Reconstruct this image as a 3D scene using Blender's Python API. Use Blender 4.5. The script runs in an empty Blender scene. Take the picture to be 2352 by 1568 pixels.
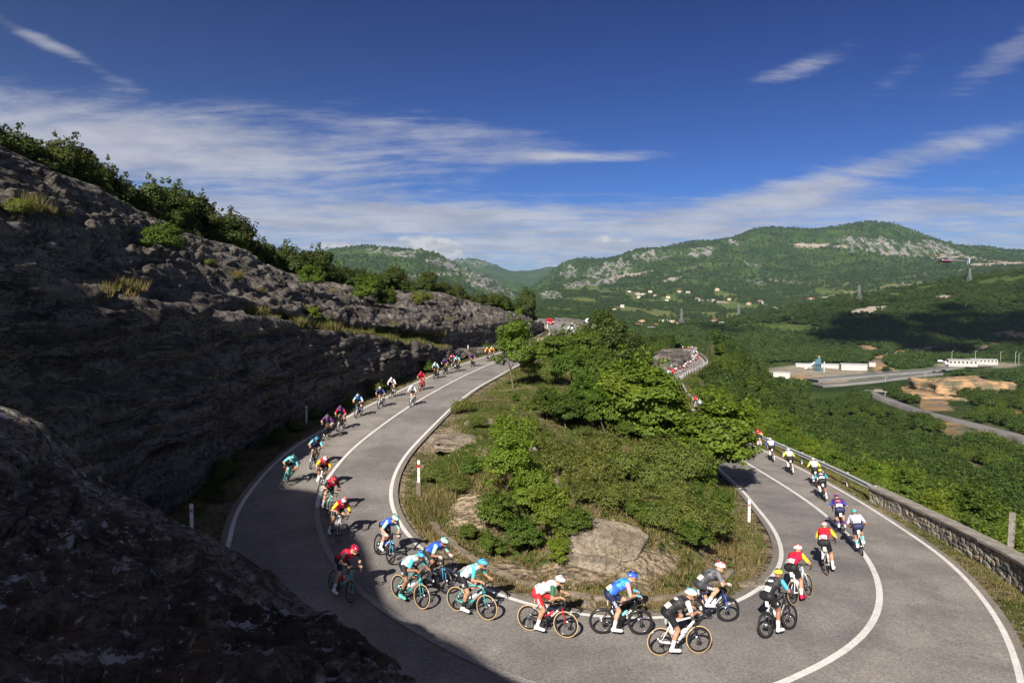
import bpy, math, random
import numpy as np
from mathutils import Matrix, Vector

scene = bpy.context.scene
COL = scene.collection
random.seed(7)
RNG = np.random.default_rng(11)

# ------------------------------------------------------------------ camera
FPX, CX, CY, HOR = 1568.0, 1176.0, 784.0, 700.0      # focal length, centre and eye level of the photograph (2352 px wide)
PITCH = math.atan((CY - HOR) / FPX)
CP, SP = math.cos(PITCH), math.sin(PITCH)
cam_d = bpy.data.cameras.new('camera')
cam_d.lens = 24.0; cam_d.sensor_width = 36.0
cam_d.clip_start = 0.1; cam_d.clip_end = 60000.0
cam = bpy.data.objects.new('camera', cam_d)
COL.objects.link(cam)
cam.rotation_euler = (math.pi / 2 - PITCH, 0, 0)
scene.camera = cam

# ------------------------------------------------------------------ sun, sky, exposure
SUN_EL, SUN_AZ = math.radians(35.0), math.radians(19.0)     # light travels towards +x sin(az), +y cos(az)
LDIR = Vector((math.sin(SUN_AZ) * math.cos(SUN_EL), math.cos(SUN_AZ) * math.cos(SUN_EL), -math.sin(SUN_EL)))
sun_d = bpy.data.lights.new('sun', 'SUN')
sun_d.energy = 5.0; sun_d.angle = math.radians(0.53); sun_d.color = (1.0, 0.93, 0.82)
sun = bpy.data.objects.new('sun', sun_d)
COL.objects.link(sun)
sun.rotation_euler = LDIR.to_track_quat('-Z', 'Y').to_euler()

scene.view_settings.view_transform = 'Standard'
scene.view_settings.look = 'None'
scene.view_settings.gamma = 1.0
scene.view_settings.use_curve_mapping = False
scene.view_settings.exposure = 0.88
scene.cycles.max_bounces = 8
scene.cycles.diffuse_bounces = 4
scene.cycles.glossy_bounces = 2
scene.cycles.transmission_bounces = 3
scene.cycles.transparent_max_bounces = 4
scene.cycles.volume_bounces = 0
scene.cycles.use_denoising = True
scene.cycles.denoising_prefilter = 'NONE'


class NT:
    """small helper to write node trees"""
    def __init__(self, tree):
        self.t = tree; self.n = tree.nodes; self.l = tree.links; self.n.clear()
    def new(self, typ, **kw):
        nd = self.n.new(typ)
        for k, v in kw.items(): setattr(nd, k, v)
        return nd
    def put(self, sock, v):
        if isinstance(v, bpy.types.NodeSocket): self.l.new(v, sock)
        elif v is not None:
            if hasattr(sock.default_value, '__len__') and not hasattr(v, '__len__'): v = (v,) * len(sock.default_value)
            if hasattr(sock.default_value, '__len__') and len(sock.default_value) == 4 and len(v) == 3: v = (*v, 1)
            sock.default_value = v
    def m(self, op, a, b=None, c=None, clamp=False):
        nd = self.new('ShaderNodeMath', operation=op, use_clamp=clamp)
        for i, v in enumerate((a, b, c)):
            if v is not None: self.put(nd.inputs[i], v)
        return nd.outputs[0]
    def vm(self, op, a, b=None):
        nd = self.new('ShaderNodeVectorMath', operation=op)
        self.put(nd.inputs[0], a)
        if b is not None:
            self.put(nd.inputs[3] if op == 'SCALE' else nd.inputs[1], b)
        return nd.outputs['Value'] if op in ('DOT_PRODUCT', 'LENGTH') else nd.outputs[0]
    def mix(self, f, a, b, typ='MIX'):
        nd = self.new('ShaderNodeMix', data_type='RGBA', blend_type=typ)
        self.put(nd.inputs[0], f); self.put(nd.inputs[6], a); self.put(nd.inputs[7], b)
        return nd.outputs[2]
    def noise(self, vec, scale, detail=4, rough=.55, dist=0.0, lac=2.0, out='Fac'):
        nd = self.new('ShaderNodeTexNoise')
        if vec is not None: self.put(nd.inputs['Vector'], vec)
        self.put(nd.inputs['Scale'], scale); self.put(nd.inputs['Detail'], detail)
        self.put(nd.inputs['Roughness'], rough); self.put(nd.inputs['Distortion'], dist)
        return nd.outputs[out]
    def ramp(self, f, lo, hi, a=0.0, b=1.0):
        nd = self.new('ShaderNodeMapRange', interpolation_type='SMOOTHSTEP')
        self.put(nd.inputs[0], f); self.put(nd.inputs[1], lo); self.put(nd.inputs[2], hi)
        self.put(nd.inputs[3], a); self.put(nd.inputs[4], b)
        return nd.outputs[0]
    def comb(self, x, y, z):
        nd = self.new('ShaderNodeCombineXYZ')
        self.put(nd.inputs[0], x); self.put(nd.inputs[1], y); self.put(nd.inputs[2], z)
        return nd.outputs[0]
    def sep(self, v):
        nd = self.new('ShaderNodeSeparateXYZ'); self.put(nd.inputs[0], v)
        return nd.outputs


def pdir(px, py):
    """direction of a photograph pixel in the world"""
    xr, yr = (px - CX) / FPX, (CY - py) / FPX
    return np.array([xr, CP + SP * yr, -SP + CP * yr])


world = bpy.data.worlds.new('World'); scene.world = world; world.use_nodes = True
w = NT(world.node_tree)
sky = w.new('ShaderNodeTexSky', sky_type='NISHITA')
sky.sun_disc = False
sky.sun_elevation = SUN_EL
sky.sun_rotation = math.atan2(-LDIR.x, -LDIR.y) % (2 * math.pi)
sky.altitude = 400; sky.air_density = 1.0; sky.dust_density = 0.6; sky.ozone_density = 3.2
tc = w.new('ShaderNodeTexCoord').outputs['Generated']
d = w.vm('NORMALIZE', tc)
sx, sy, sz = w.sep(d)
elev = w.m('ARCSINE', sz)
az = w.m('ARCTAN2', sx, sy)
dz = w.m('ADD', w.m('MAXIMUM', sz, 0.0), 0.10)
cx_, cy_ = w.m('DIVIDE', sx, dz), w.m('DIVIDE', sy, dz)
flat = w.comb(cx_, cy_, 0.0)
warp = w.noise(flat, 0.5, 3, .5, out='Color')
flatw = w.vm('ADD', flat, w.vm('SCALE', w.vm('SUBTRACT', warp, (.5, .5, .5)), 0.6))
stretch = w.new('ShaderNodeMapping'); w.put(stretch.inputs[0], flatw)
stretch.inputs['Rotation'].default_value = (0, 0, math.radians(-10)); stretch.inputs['Scale'].default_value = (.30, 1.15, 1)
stretch.inputs['Location'].default_value = (3.1, 1.7, 0)
n1 = w.noise(stretch.outputs[0], 1.6, 11, .66, .35)
n2 = w.noise(w.vm('MULTIPLY', flatw, (1.0, 2.2, 1.0)), 3.6, 10, .68)
cir = w.m('ADD', w.m('MULTIPLY', n1, .60), w.m('MULTIPLY', n2, .40))


def veil(px, py, sa, se, amp, tilt=0.0):
    """a bank of high cloud centred on one direction"""
    v = pdir(px, py); a0 = math.atan2(v[0], v[1]); e0 = math.asin(v[2] / np.linalg.norm(v))
    da = w.m('SUBTRACT', az, a0); de = w.m('SUBTRACT', elev, e0)
    if tilt: de = w.m('SUBTRACT', de, w.m('MULTIPLY', da, tilt))
    q = w.m('ADD', w.m('POWER', w.m('ABSOLUTE', w.m('DIVIDE', da, sa)), 2.0), w.m('POWER', w.m('ABSOLUTE', w.m('DIVIDE', de, se)), 2.0))
    return w.m('MULTIPLY', w.m('EXPONENT', w.m('MULTIPLY', q, -1.0)), amp)


cov = None
for args in ((520, 350, .40, .056, .70, -.03), (60, 320, .25, .06, .34), (1060, 300, .26, .024, .42, -.06), (1300, 362, .18, .010, .45), (950, 492, .36, .016, .45), (1150, 530, .5, .03, .3),
             (1840, 155, .10, .020, .55, .20), (2310, 130, .08, .030, .6, .45), (2240, 330, .24, .020, .38, .25), (1850, 425, .2, .025, .5, .25), (2250, 440, .3, .03, .25, .1),
             (2060, 175, .06, .025, .45, .55), (50, 75, .05, .010, .40, -.35), (175, 128, .06, .010, .36, -.4)):
    b = veil(*args); cov = b if cov is None else w.m('ADD', cov, b)
low = w.ramp(elev, .055, .18, .66, 0.0)          # cloud sheets crowd together towards the horizon
cov = w.m('MINIMUM', w.m('ADD', cov, low), .85)
thr = w.m('SUBTRACT', .64, w.m('MULTIPLY', cov, .52))
cmask = w.ramp(cir, thr, w.m('ADD', thr, .34))
cmask = w.m('MULTIPLY', cmask, w.ramp(cov, 0.0, .12))
cmask = w.m('MULTIPLY', cmask, .93)
cshade = w.ramp(w.noise(flatw, 1.8, 6, .6), .35, .65)
# heaped clouds above the far ridges
pv = w.comb(w.m('MULTIPLY', az, 26.0), w.m('MULTIPLY', elev, 44.0), 0.0)
pn = w.noise(pv, 1.6, 7, .6)
pm = None
for px, py, sa, se, amp in ((975, 566, .050, .020, 1.0), (1015, 578, .03, .014, .8), (770, 566, .045, .016, .8), (1380, 550, .022, .007, .75), (1430, 552, .018, .006, .6), (905, 424, .018, .006, .5),
                            (1275, 575, .016, .007, .6), (1190, 578, .02, .007, .55), (690, 345, .035, .012, .35), (1250, 600, .035, .007, .55)):
    b = veil(px, py, sa, se, amp); pm = b if pm is None else w.m('ADD', pm, b)
puff = w.ramp(w.m('ADD', w.m('MULTIPLY', pm, .62), w.m('MULTIPLY', pn, .7)), .62, .84)
puff = w.m('MULTIPLY', puff, w.ramp(pm, .12, .3))
skyc = w.mix(1.0, sky.outputs[0], (.150, .205, .270), 'MULTIPLY')
gam = w.new('ShaderNodeGamma'); w.put(gam.inputs[0], skyc); gam.inputs[1].default_value = 1.75
SKYC = w.mix(1.0, gam.outputs[0], (.05, .92, 1.55), 'MULTIPLY')
hazef = w.m('EXPONENT', w.m('DIVIDE', w.m('MAXIMUM', elev, 0.0), -.125))
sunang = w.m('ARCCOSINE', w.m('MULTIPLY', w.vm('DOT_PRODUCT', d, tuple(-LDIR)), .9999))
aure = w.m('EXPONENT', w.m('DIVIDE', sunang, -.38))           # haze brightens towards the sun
hz_c = w.mix(hazef, (0, 0, 0), (2.6, 4.4, 4.6))
SKYC = w.mix(1.0, SKYC, hz_c, 'ADD')
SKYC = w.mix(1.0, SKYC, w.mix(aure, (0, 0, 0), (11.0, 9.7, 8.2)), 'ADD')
ccol = w.mix(cshade, (4.3, 4.5, 5.4), (6.0, 6.1, 6.8))
out_c = w.mix(cmask, SKYC, ccol)
out_c = w.mix(puff, out_c, w.mix(w.ramp(pn, .4, .62), (4.9, 5.1, 5.8), (7.2, 7.2, 7.3)))
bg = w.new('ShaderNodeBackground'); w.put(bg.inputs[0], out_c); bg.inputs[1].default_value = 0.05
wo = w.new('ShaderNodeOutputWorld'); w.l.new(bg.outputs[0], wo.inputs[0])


# ------------------------------------------------------------------ general helpers
def tag(o, label=None, cat=None, group=None, kind=None):
    if label: o['label'] = label
    if cat: o['category'] = cat
    if group: o['group'] = group
    if kind: o['kind'] = kind
    return o


def U(px, py, y):
    """world point seen at photograph pixel (px, py) at forward distance y"""
    v = pdir(px, py)
    return v * (y / v[1])


def ihash(ix, iy, iz, seed):
    h = (ix.astype(np.int64) * 374761393 + iy.astype(np.int64) * 668265263 + iz.astype(np.int64) * 2147483647 + seed * 1274126177) & 0xffffffff
    h = ((h ^ (h >> 13)) * 1274126177) & 0xffffffff
    h = ((h ^ (h >> 16)) * 2246822519) & 0xffffffff
    return ((h ^ (h >> 15)) & 0xffff) / 32767.5 - 1.0


def vnoise(p, seed=0):
    p = np.asarray(p, dtype=np.float64)
    i = np.floor(p).astype(np.int64); f = p - i
    u = f * f * (3 - 2 * f)
    r = 0
    for dx in (0, 1):
        wx = u[..., 0] if dx else 1 - u[..., 0]
        for dy in (0, 1):
            wy = u[..., 1] if dy else 1 - u[..., 1]
            for dzz in (0, 1):
                wz = u[..., 2] if dzz else 1 - u[..., 2]
                r = r + wx * wy * wz * ihash(i[..., 0] + dx, i[..., 1] + dy, i[..., 2] + dzz, seed)
    return r


def fbm(p, octv=4, gain=.5, seed=0, ridged=False):
    s, a, t = 0, 1.0, 0
    p = np.asarray(p, dtype=np.float64)
    for k in range(octv):
        n = vnoise(p * 2.03 ** k + 17.3 * k, seed + k)
        if ridged: n = 1 - 2 * np.abs(n)
        s = s + a * n; t += a; a *= gain
    return s / t


def sstep(a, b, x):
    t = np.clip((x - a) / (b - a), 0, 1)
    return t * t * (3 - 2 * t)


def mesh_obj(name, V, F, mats, parent=None, smooth=True, mi=None, col=None, fattr=None):
    """link one mesh object; F is an (n,3|4) array or a list"""
    me = bpy.data.meshes.new(name)
    V = np.asarray(V, dtype=np.float32)
    if isinstance(F, np.ndarray):
        n, k = F.shape
        me.vertices.add(len(V)); me.vertices.foreach_set('co', V.ravel())
        me.loops.add(n * k); me.loops.foreach_set('vertex_index', F.astype(np.int32).ravel())
        me.polygons.add(n); me.polygons.foreach_set('loop_start', np.arange(0, n * k, k, dtype=np.int32))
        me.update(calc_edges=True)
    else:
        me.from_pydata([tuple(map(float, v)) for v in V], [], F)
    for m_ in (mats if isinstance(mats, (list, tuple)) else [mats]): me.materials.append(m_)
    np_ = len(me.polygons)
    if smooth: me.polygons.foreach_set('use_smooth', np.ones(np_, dtype=bool))
    if mi is not None: me.polygons.foreach_set('material_index', np.asarray(mi, dtype=np.int32))
    if col is not None:
        a = me.color_attributes.new('Col', 'FLOAT_COLOR', 'POINT')
        c4 = np.ones((len(V), 4), dtype=np.float32); c4[:, :3] = col
        a.data.foreach_set('color', c4.ravel())
    if fattr:
        for k_, v_ in fattr.items():
            a = me.attributes.new(k_, 'FLOAT', 'POINT'); a.data.foreach_set('value', np.asarray(v_, dtype=np.float32))
    me.validate(); me.update()
    o = bpy.data.objects.new(name, me); COL.objects.link(o)
    if parent: o.parent = parent
    return o


def empty(name, loc=(0, 0, 0), rz=0.0, parent=None):
    o = bpy.data.objects.new(name, None); COL.objects.link(o)
    o.location = loc; o.rotation_euler = (0, 0, rz); o.empty_display_size = .2
    if parent: o.parent = parent
    return o


def copy_tree(o, parent=None):
    c = o.copy(); COL.objects.link(c)
    if parent is not None:
        c.parent = parent; c.matrix_parent_inverse = o.matrix_parent_inverse.copy()
    for ch in o.children: copy_tree(ch, c)
    return c


def grid_faces(nu, nv, off=0):
    a = np.arange(nu - 1)[:, None] * nv + np.arange(nv - 1)[None, :] + off
    a = a.ravel()
    return np.stack([a, a + nv, a + nv + 1, a + 1], 1)


class MB:
    """collects simple solids into one mesh"""
    def __init__(self): self.v, self.f, self.mi = [], [], []
    def add(self, v, f, mi=0):
        o = len(self.v); self.v += [tuple(map(float, p)) for p in v]
        for q in f: self.f.append([i + o for i in q]); self.mi.append(mi)
        return self
    def box(self, c, s, mi=0, R=None, taper=1.0):
        v = []
        for z in (-1, 1):
            k = taper if z > 0 else 1.0
            for x, y in ((-1, -1), (1, -1), (1, 1), (-1, 1)):
                p = np.array((x * s[0] / 2 * k, y * s[1] / 2 * k, z * s[2] / 2))
                if R is not None: p = np.asarray(R) @ p
                v.append(p + np.asarray(c))
        return self.add(v, [(3, 2, 1, 0), (4, 5, 6, 7), (0, 1, 5, 4), (1, 2, 6, 5), (2, 3, 7, 6), (3, 0, 4, 7)], mi)
    def tube(self, pts, r, n=8, mi=0, closed=False, caps=True, flat=1.0, up=None):
        P = np.asarray(pts, float); k = len(P)
        rr = np.full(k, r, float) if np.isscalar(r) else np.asarray(r, float)
        T = np.zeros_like(P)
        if closed: T = np.roll(P, -1, 0) - np.roll(P, 1, 0)
        else:
            T[1:-1] = P[2:] - P[:-2]; T[0] = P[1] - P[0]; T[-1] = P[-1] - P[-2]
        T /= np.linalg.norm(T, axis=1)[:, None] + 1e-9
        ref = np.array(up if up is not None else (0, 0, 1.0))
        if abs(T[0] @ ref) > .95 and up is None: ref = np.array((1.0, 0, 0))
        v = []
        for i in range(k):
            a = ref - T[i] * (ref @ T[i]); a /= np.linalg.norm(a) + 1e-9
            b = np.cross(T[i], a); ref = a
            for j in range(n):
                t = 2 * math.pi * j / n
                v.append(P[i] + rr[i] * (a * math.cos(t) + b * math.sin(t) * flat))
        f = []
        for i in range(k if closed else k - 1):
            i2 = (i + 1) % k
            for j in range(n):
                j2 = (j + 1) % n
                f.append((i * n + j, i * n + j2, i2 * n + j2, i2 * n + j))
        if caps and not closed:
            f.append(tuple(range(n))[::-1]); f.append(tuple(range((k - 1) * n, k * n)))
        return self.add(v, f, mi)
    def lathe(self, prof, c=(0, 0, 0), n=24, mi=0, axis='y'):
        """prof: list of (radius, along axis), closed ring section when first == last"""
        k = len(prof); v = []
        for j in range(n):
            t = 2 * math.pi * j / n; ct, st = math.cos(t), math.sin(t)
            for r, h in prof:
                p = {'y': (r * ct, h, r * st), 'z': (r * ct, r * st, h), 'x': (h, r * ct, r * st)}[axis]
                v.append((p[0] + c[0], p[1] + c[1], p[2] + c[2]))
        f = []; fm = []
        for j in range(n):
            j2 = (j + 1) % n
            for i in range(k - 1): f.append((j * k + i, j * k + i + 1, j2 * k + i + 1, j2 * k + i))
        return self.add(v, f, mi)
    def ball(self, c, r, n=8, m_=6, mi=0, zmin=-1.0):
        r = (r,) * 3 if np.isscalar(r) else r
        v, f = [], []
        for i in range(m_ + 1):
            ph = math.pi * i / m_ - math.pi / 2
            for j in range(n):
                t = 2 * math.pi * j / n
                v.append((c[0] + r[0] * math.cos(ph) * math.cos(t), c[1] + r[1] * math.cos(ph) * math.sin(t), c[2] + r[2] * max(math.sin(ph), zmin)))
        for i in range(m_):
            for j in range(n): f.append((i * n + j, i * n + (j + 1) % n, (i + 1) * n + (j + 1) % n, (i + 1) * n + j))
        return self.add(v, f, mi)
    def build(self, name, mats, parent=None, smooth=False):
        return mesh_obj(name, self.v, self.f, mats, parent, smooth, self.mi)


# ------------------------------------------------------------------ materials
MATS = {}


def pmat(name, c1, c2=None, scale=6.0, rough=.7, bump=0.0, bscale=None, metal=0.0, spec=.3, detail=5, lo=.38, hi=.62, coat=0.0):
    """procedural surface: two colours mottled by noise, optional relief"""
    if name in MATS: return MATS[name]
    m_ = bpy.data.materials.new(name); m_.use_nodes = True
    t = NT(m_.node_tree)
    co = t.new('ShaderNodeTexCoord').outputs['Object']
    b = t.new('ShaderNodeBsdfPrincipled')
    n = t.noise(co, scale, detail, .6)
    c2 = c2 if c2 is not None else tuple(x * .82 for x in c1)
    t.put(b.inputs['Base Color'], t.mix(t.ramp(n, lo, hi), c1, c2))
    b.inputs['Roughness'].default_value = rough; b.inputs['Metallic'].default_value = metal
    b.inputs['Specular IOR Level'].default_value = spec
    b.inputs['Coat Weight'].default_value = coat; b.inputs['Coat Roughness'].default_value = .12
    if bump:
        bp = t.new('ShaderNodeBump'); bp.inputs['Strength'].default_value = bump; bp.inputs['Distance'].default_value = .02
        t.put(bp.inputs['Height'], t.noise(co, bscale or scale * 3, 6, .65)); t.l.new(bp.outputs[0], b.inputs['Normal'])
    o = t.new('ShaderNodeOutputMaterial'); t.l.new(b.outputs[0], o.inputs[0])
    MATS[name] = m_
    return m_


def leaf_mat(name, c1, c2, trans=.3, var=.35):
    """leaves: two greens mixed by a per-leaf value and a per-plant value, light shining through"""
    m_ = bpy.data.materials.new(name); m_.use_nodes = True
    t = NT(m_.node_tree)
    a = t.new('ShaderNodeAttribute', attribute_name='tint').outputs['Fac']
    rnd = t.new('ShaderNodeObjectInfo').outputs['Random']
    c = t.mix(a, c1, c2)
    hs = t.new('ShaderNodeHueSaturation')
    t.put(hs.inputs['Hue'], t.m('ADD', .485, t.m('MULTIPLY', rnd, .03)))
    t.put(hs.inputs['Value'], t.m('ADD', 1 - var / 2, t.m('MULTIPLY', t.m('FRACT', t.m('MULTIPLY', rnd, 7.31)), var)))
    t.put(hs.inputs['Color'], c)
    df = t.new('ShaderNodeBsdfDiffuse'); t.l.new(hs.outputs[0], df.inputs[0])
    tr = t.new('ShaderNodeBsdfTranslucent'); t.put(tr.inputs[0], t.mix(1.0, hs.outputs[0], (1.25, 1.2, .55), 'MULTIPLY'))
    mx = t.new('ShaderNodeMixShader'); mx.inputs[0].default_value = trans
    t.l.new(df.outputs[0], mx.inputs[1]); t.l.new(tr.outputs[0], mx.inputs[2])
    gl = t.new('ShaderNodeBsdfGlossy'); gl.inputs['Roughness'].default_value = .6; gl.inputs[0].default_value = (.9, .95, .8, 1)
    m2 = t.new('ShaderNodeMixShader'); m2.inputs[0].default_value = .015
    t.l.new(mx.outputs[0], m2.inputs[1]); t.l.new(gl.outputs[0], m2.inputs[2])
    o = t.new('ShaderNodeOutputMaterial'); t.l.new(m2.outputs[0], o.inputs[0])
    return m_
# ------------------------------------------------------------------ the road, from the far bend down round the hairpin and away on the right
ZL = np.array([(10, -8.55), (18, -8.5), (23.4, -8.35), (30, -8.0), (40, -7.5), (50, -7.1), (62, -6.6), (75, -6.3), (95, -5.8), (120, -5.2), (140, -5.0), (180, -4.9), (260, -4.8)])
ZR = np.array([(10, -8.55), (16, -8.5), (18, -8.55), (25, -9.3), (40, -10.4), (60, -11.8), (100, -13.8), (150, -15.8), (190, -16.6), (230, -17.0), (300, -18)])


def zroad(y, side): t = ZL if side == 'L' else ZR; return np.interp(y, t[:, 0], t[:, 1])


def onroad(px, py, side, dz=0.0):
    v = pdir(px, py); y = 30.0
    for _ in range(60):
        y2 = (zroad(y, side) + dz) / v[2] * v[1]
        y = .5 * y + .5 * y2
    p = v * (y / v[1]); p[2] = zroad(y, side)
    return p


def L_(*pts): return [onroad(a, b, 'L') for a, b in pts]
def R_(*pts): return [onroad(a, b, 'R') for a, b in pts]
def W_(*pts): return [np.array((x, y, zroad(y, s))) for x, y, s in pts]


# rows: (rock / outer side, island / inner side)
outer = (W_((-4, 250, 'L'), (2, 215, 'L'), (6.2, 178, 'L')) + L_((1255.8, 753.3), (1263.8, 760.6), (1259.2, 769.2), (1244.5, 777.8), (1224.6, 786.5), (1170, 802), (1117.8, 817.2), (1067, 833.8),
         (1016.3, 851.4), (965.5, 872.9), (910.8, 900.2), (844.4, 931.5), (801.4, 955), (738, 988.5), (684.9, 1018.5), (620, 1073), (562.5, 1143.6), (534.4, 1192.8), (525.6, 1235), (529.1, 1270))
         + W_((-8.9, 19.2, 'L'), (-7.2, 15.6, 'L'), (-4.6, 12.9, 'L'), (-1.2, 11.1, 'L'), (2.8, 10.3, 'R'), (6.8, 10.8, 'R'), (9.8, 12.6, 'R'), (11.6, 15.0, 'R'))
         + R_((2342, 1500), (2290, 1392), (2203.8, 1303.8), (2146.4, 1260), (2064.3, 1205.3), (1982.3, 1153.4), (1889.4, 1101.4), (1823.7, 1067.2))
         + W_((20.0, 58, 'R'), (21.6, 77, 'R'), (24.6, 97, 'R'), (28.6, 117, 'R')) + R_((1553, 873.8), (1568.5, 859.6), (1594.2, 848.6), (1615.5, 835.7), (1616.8, 830.6), (1612.9, 824.8), (1605.2, 817.7), (1596, 808.7), (1581, 801)) + W_((55, 275, 'R')))
inner = (W_((4, 255, 'L')) + L_((1247.9, 732.4), (1308.3, 742.6), (1333, 750.6), (1338.8, 753.9), (1342.9, 759.3)) + W_((11.8, 112, 'L'), (8.9, 102, 'L'))
         + L_((1286.5, 795.7), (1248, 812), (1206, 831.4), (1172, 848), (1143.2, 864.1), (1096.3, 890.5), (1047.5, 927.6), (1008.4, 964.7), (965.5, 1007.7), (926.3, 1051.3), (901.4, 1101), (895.2, 1142.4), (904.1, 1178.3), (927.6, 1217.4), (961, 1256.4), (999.8, 1287.7),
              (1068, 1330), (1146.3, 1369.7), (1176, 1381), (1260, 1403))
         + R_((1337.9, 1418.2), (1438.5, 1428), (1500, 1428)) + R_((1610, 1415), (1695.4, 1391.8), (1735.5, 1368.6), (1790, 1316), (1796.6, 1276), (1777.3, 1219), (1739, 1169.8), (1690, 1113))
         + W_((14.6, 55, 'R'), (16.0, 74, 'R'), (18.8, 93, 'R'), (22.8, 113, 'R')) + R_((1490, 868), (1506.6, 859.9), (1542.7, 845.4), (1562, 838.3), (1570.4, 832.5), (1571.7, 826), (1569.1, 817), (1566, 808), (1562.5, 801)) + W_((45, 282, 'R')))
outer, inner = np.array(outer), np.array(inner)


def catmull(P, n):
    """smooth curve through P resampled to about equal steps"""
    P = np.asarray(P, float); Q = np.vstack([2 * P[0] - P[1], P, 2 * P[-1] - P[-2]]); out = []
    for i in range(1, len(Q) - 2):
        t = np.linspace(0, 1, 24, endpoint=False)[:, None]
        p0, p1, p2, p3 = Q[i - 1], Q[i], Q[i + 1], Q[i + 2]
        out.append(.5 * (2 * p1 + (p2 - p0) * t + (2 * p0 - 5 * p1 + 4 * p2 - p3) * t * t + (3 * p1 - p0 - 3 * p2 + p3) * t ** 3))
    out = np.vstack(out + [P[-1:]])
    s = np.r_[0, np.cumsum(np.linalg.norm(np.diff(out, axis=0), axis=1))]
    q = np.linspace(0, s[-1], n)
    return np.stack([np.interp(q, s, out[:, k]) for k in range(3)], 1)


OUT = catmull(outer, 1500); INN = catmull(inner, 1500)
for _ in range(40):
    for A in (OUT, INN): A[1:-1] = .25 * A[:-2] + .5 * A[1:-1] + .25 * A[2:]
# pair the two edges: monotone walk that keeps the cross-sections as short as possible
ii = [0]
for i in range(1, len(OUT)):
    j0 = ii[-1]; seg = INN[j0:j0 + 14]
    ii.append(j0 + int(np.argmin(np.linalg.norm(seg - OUT[i], axis=1))))
ii = np.array(ii, float)
k_ = np.ones(61) / 61
ii = np.convolve(np.pad(ii, 30, mode='edge'), k_, 'valid')
ii = np.maximum.accumulate(np.clip(ii, 0, len(INN) - 1))
RL = OUT.copy()
RI = np.stack([np.interp(ii, np.arange(len(INN)), INN[:, k]) for k in range(3)], 1)
keep = np.r_[0, np.flatnonzero(np.linalg.norm(np.diff(RL, axis=0), axis=1) > 1e-6) + 1]
RL, RI = RL[keep], RI[keep]
zz = .5 * (RL[:, 2] + RI[:, 2]); zz = np.convolve(np.pad(zz, 20, mode='edge'), np.ones(41) / 41, 'valid')
RL[:, 2] = zz; RI[:, 2] = zz
NS = len(RL)
CROSS = RI - RL; WID = np.linalg.norm(CROSS, axis=1)
CN = CROSS / WID[:, None]                      # unit vector from the outer edge to the inner edge
RC = .5 * (RL + RI)
RT = np.gradient(RC, axis=0); RT /= np.linalg.norm(RT, axis=1)[:, None]    # riding direction (downhill)

SH = .28                                       # asphalt runs on a little outside the painted lines
tarmac = pmat('weathered_asphalt', (.118, .108, .100), (.150, .139, .128), scale=.35, rough=.9, spec=.15, lo=.3, hi=.7)
t = NT(tarmac.node_tree)
co = t.new('ShaderNodeTexCoord').outputs['Object']
lane = t.new('ShaderNodeAttribute', attribute_name='lane').outputs['Fac']
base = t.mix(t.ramp(t.noise(co, .33, 6, .66), .34, .64), (.168, .154, .144), (.258, .234, .213))
base = t.mix(t.ramp(lane, .44, .56), base, t.mix(1.0, base, (.86, .87, .90), 'MULTIPLY'))
wheelp = t.m('ABSOLUTE', t.m('SUBTRACT', t.m('FRACT', t.m('MULTIPLY', lane, 4.0)), .5))
base = t.mix(t.m('MULTIPLY', t.ramp(wheelp, .2, .45), .16), base, (.115, .111, .108))
stretchm = t.new('ShaderNodeMapping'); t.put(stretchm.inputs[0], co); stretchm.inputs['Scale'].default_value = (1, 1, 1)
base = t.mix(t.m('MULTIPLY', t.ramp(t.noise(co, 9, 3, .7), .55, .8), .35), base, (.07, .067, .066))
smudge = t.noise(co, .9, 5, .7)
base = t.mix(t.m('MULTIPLY', t.ramp(smudge, .56, .72), .35), base, (.10, .095, .09))
base = t.mix(t.m('MULTIPLY', t.ramp(lane, .06, .0), .5), base, (.20, .165, .125)); base = t.mix(t.m('MULTIPLY', t.ramp(lane, .95, 1.0), .5), base, (.20, .165, .125))
grain = t.noise(co, 15, 5, .85)
base = t.mix(t.ramp(grain, .38, .62), t.mix(1.0, base, (.70, .70, .71), 'MULTIPLY'), t.mix(1.0, base, (1.26, 1.26, 1.25), 'MULTIPLY'))
vor = t.new('ShaderNodeTexVoronoi', feature='DISTANCE_TO_EDGE'); t.put(vor.inputs['Vector'], t.vm('ADD', co, t.vm('SCALE', t.noise(co, 1.2, 3, .6, out='Color'), .8))); vor.inputs['Scale'].default_value = .22
crack = t.m('MULTIPLY', t.ramp(vor.outputs['Distance'], .002, .010, 1, 0), t.ramp(t.noise(co, .12, 2, .5), .52, .6))
base = t.mix(t.m('MULTIPLY', crack, .22), base, (.05, .048, .047))
bs = t.new('ShaderNodeBsdfPrincipled'); t.put(bs.inputs['Base Color'], base); bs.inputs['Roughness'].default_value = .88; bs.inputs['Specular IOR Level'].default_value = .2
bp = t.new('ShaderNodeBump'); bp.inputs['Strength'].default_value = .5; bp.inputs['Distance'].default_value = .012
t.put(bp.inputs['Height'], t.noise(co, 60, 4, .7)); t.l.new(bp.outputs[0], bs.inputs['Normal'])
om = t.new('ShaderNodeOutputMaterial'); t.l.new(bs.outputs[0], om.inputs[0])

nc = 9
tt = np.linspace(0, 1, nc)
V = np.concatenate([(RL - CN * SH)[:, None, :] + (CROSS + 2 * CN * SH)[:, None, :] * tt[None, :, None]], 1).reshape(-1, 3)
road = mesh_obj('road', V, grid_faces(NS, nc), tarmac, fattr={'lane': np.tile(tt, NS)})
tag(road, 'grey asphalt mountain road bending round the hairpin', kind='structure')

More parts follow.
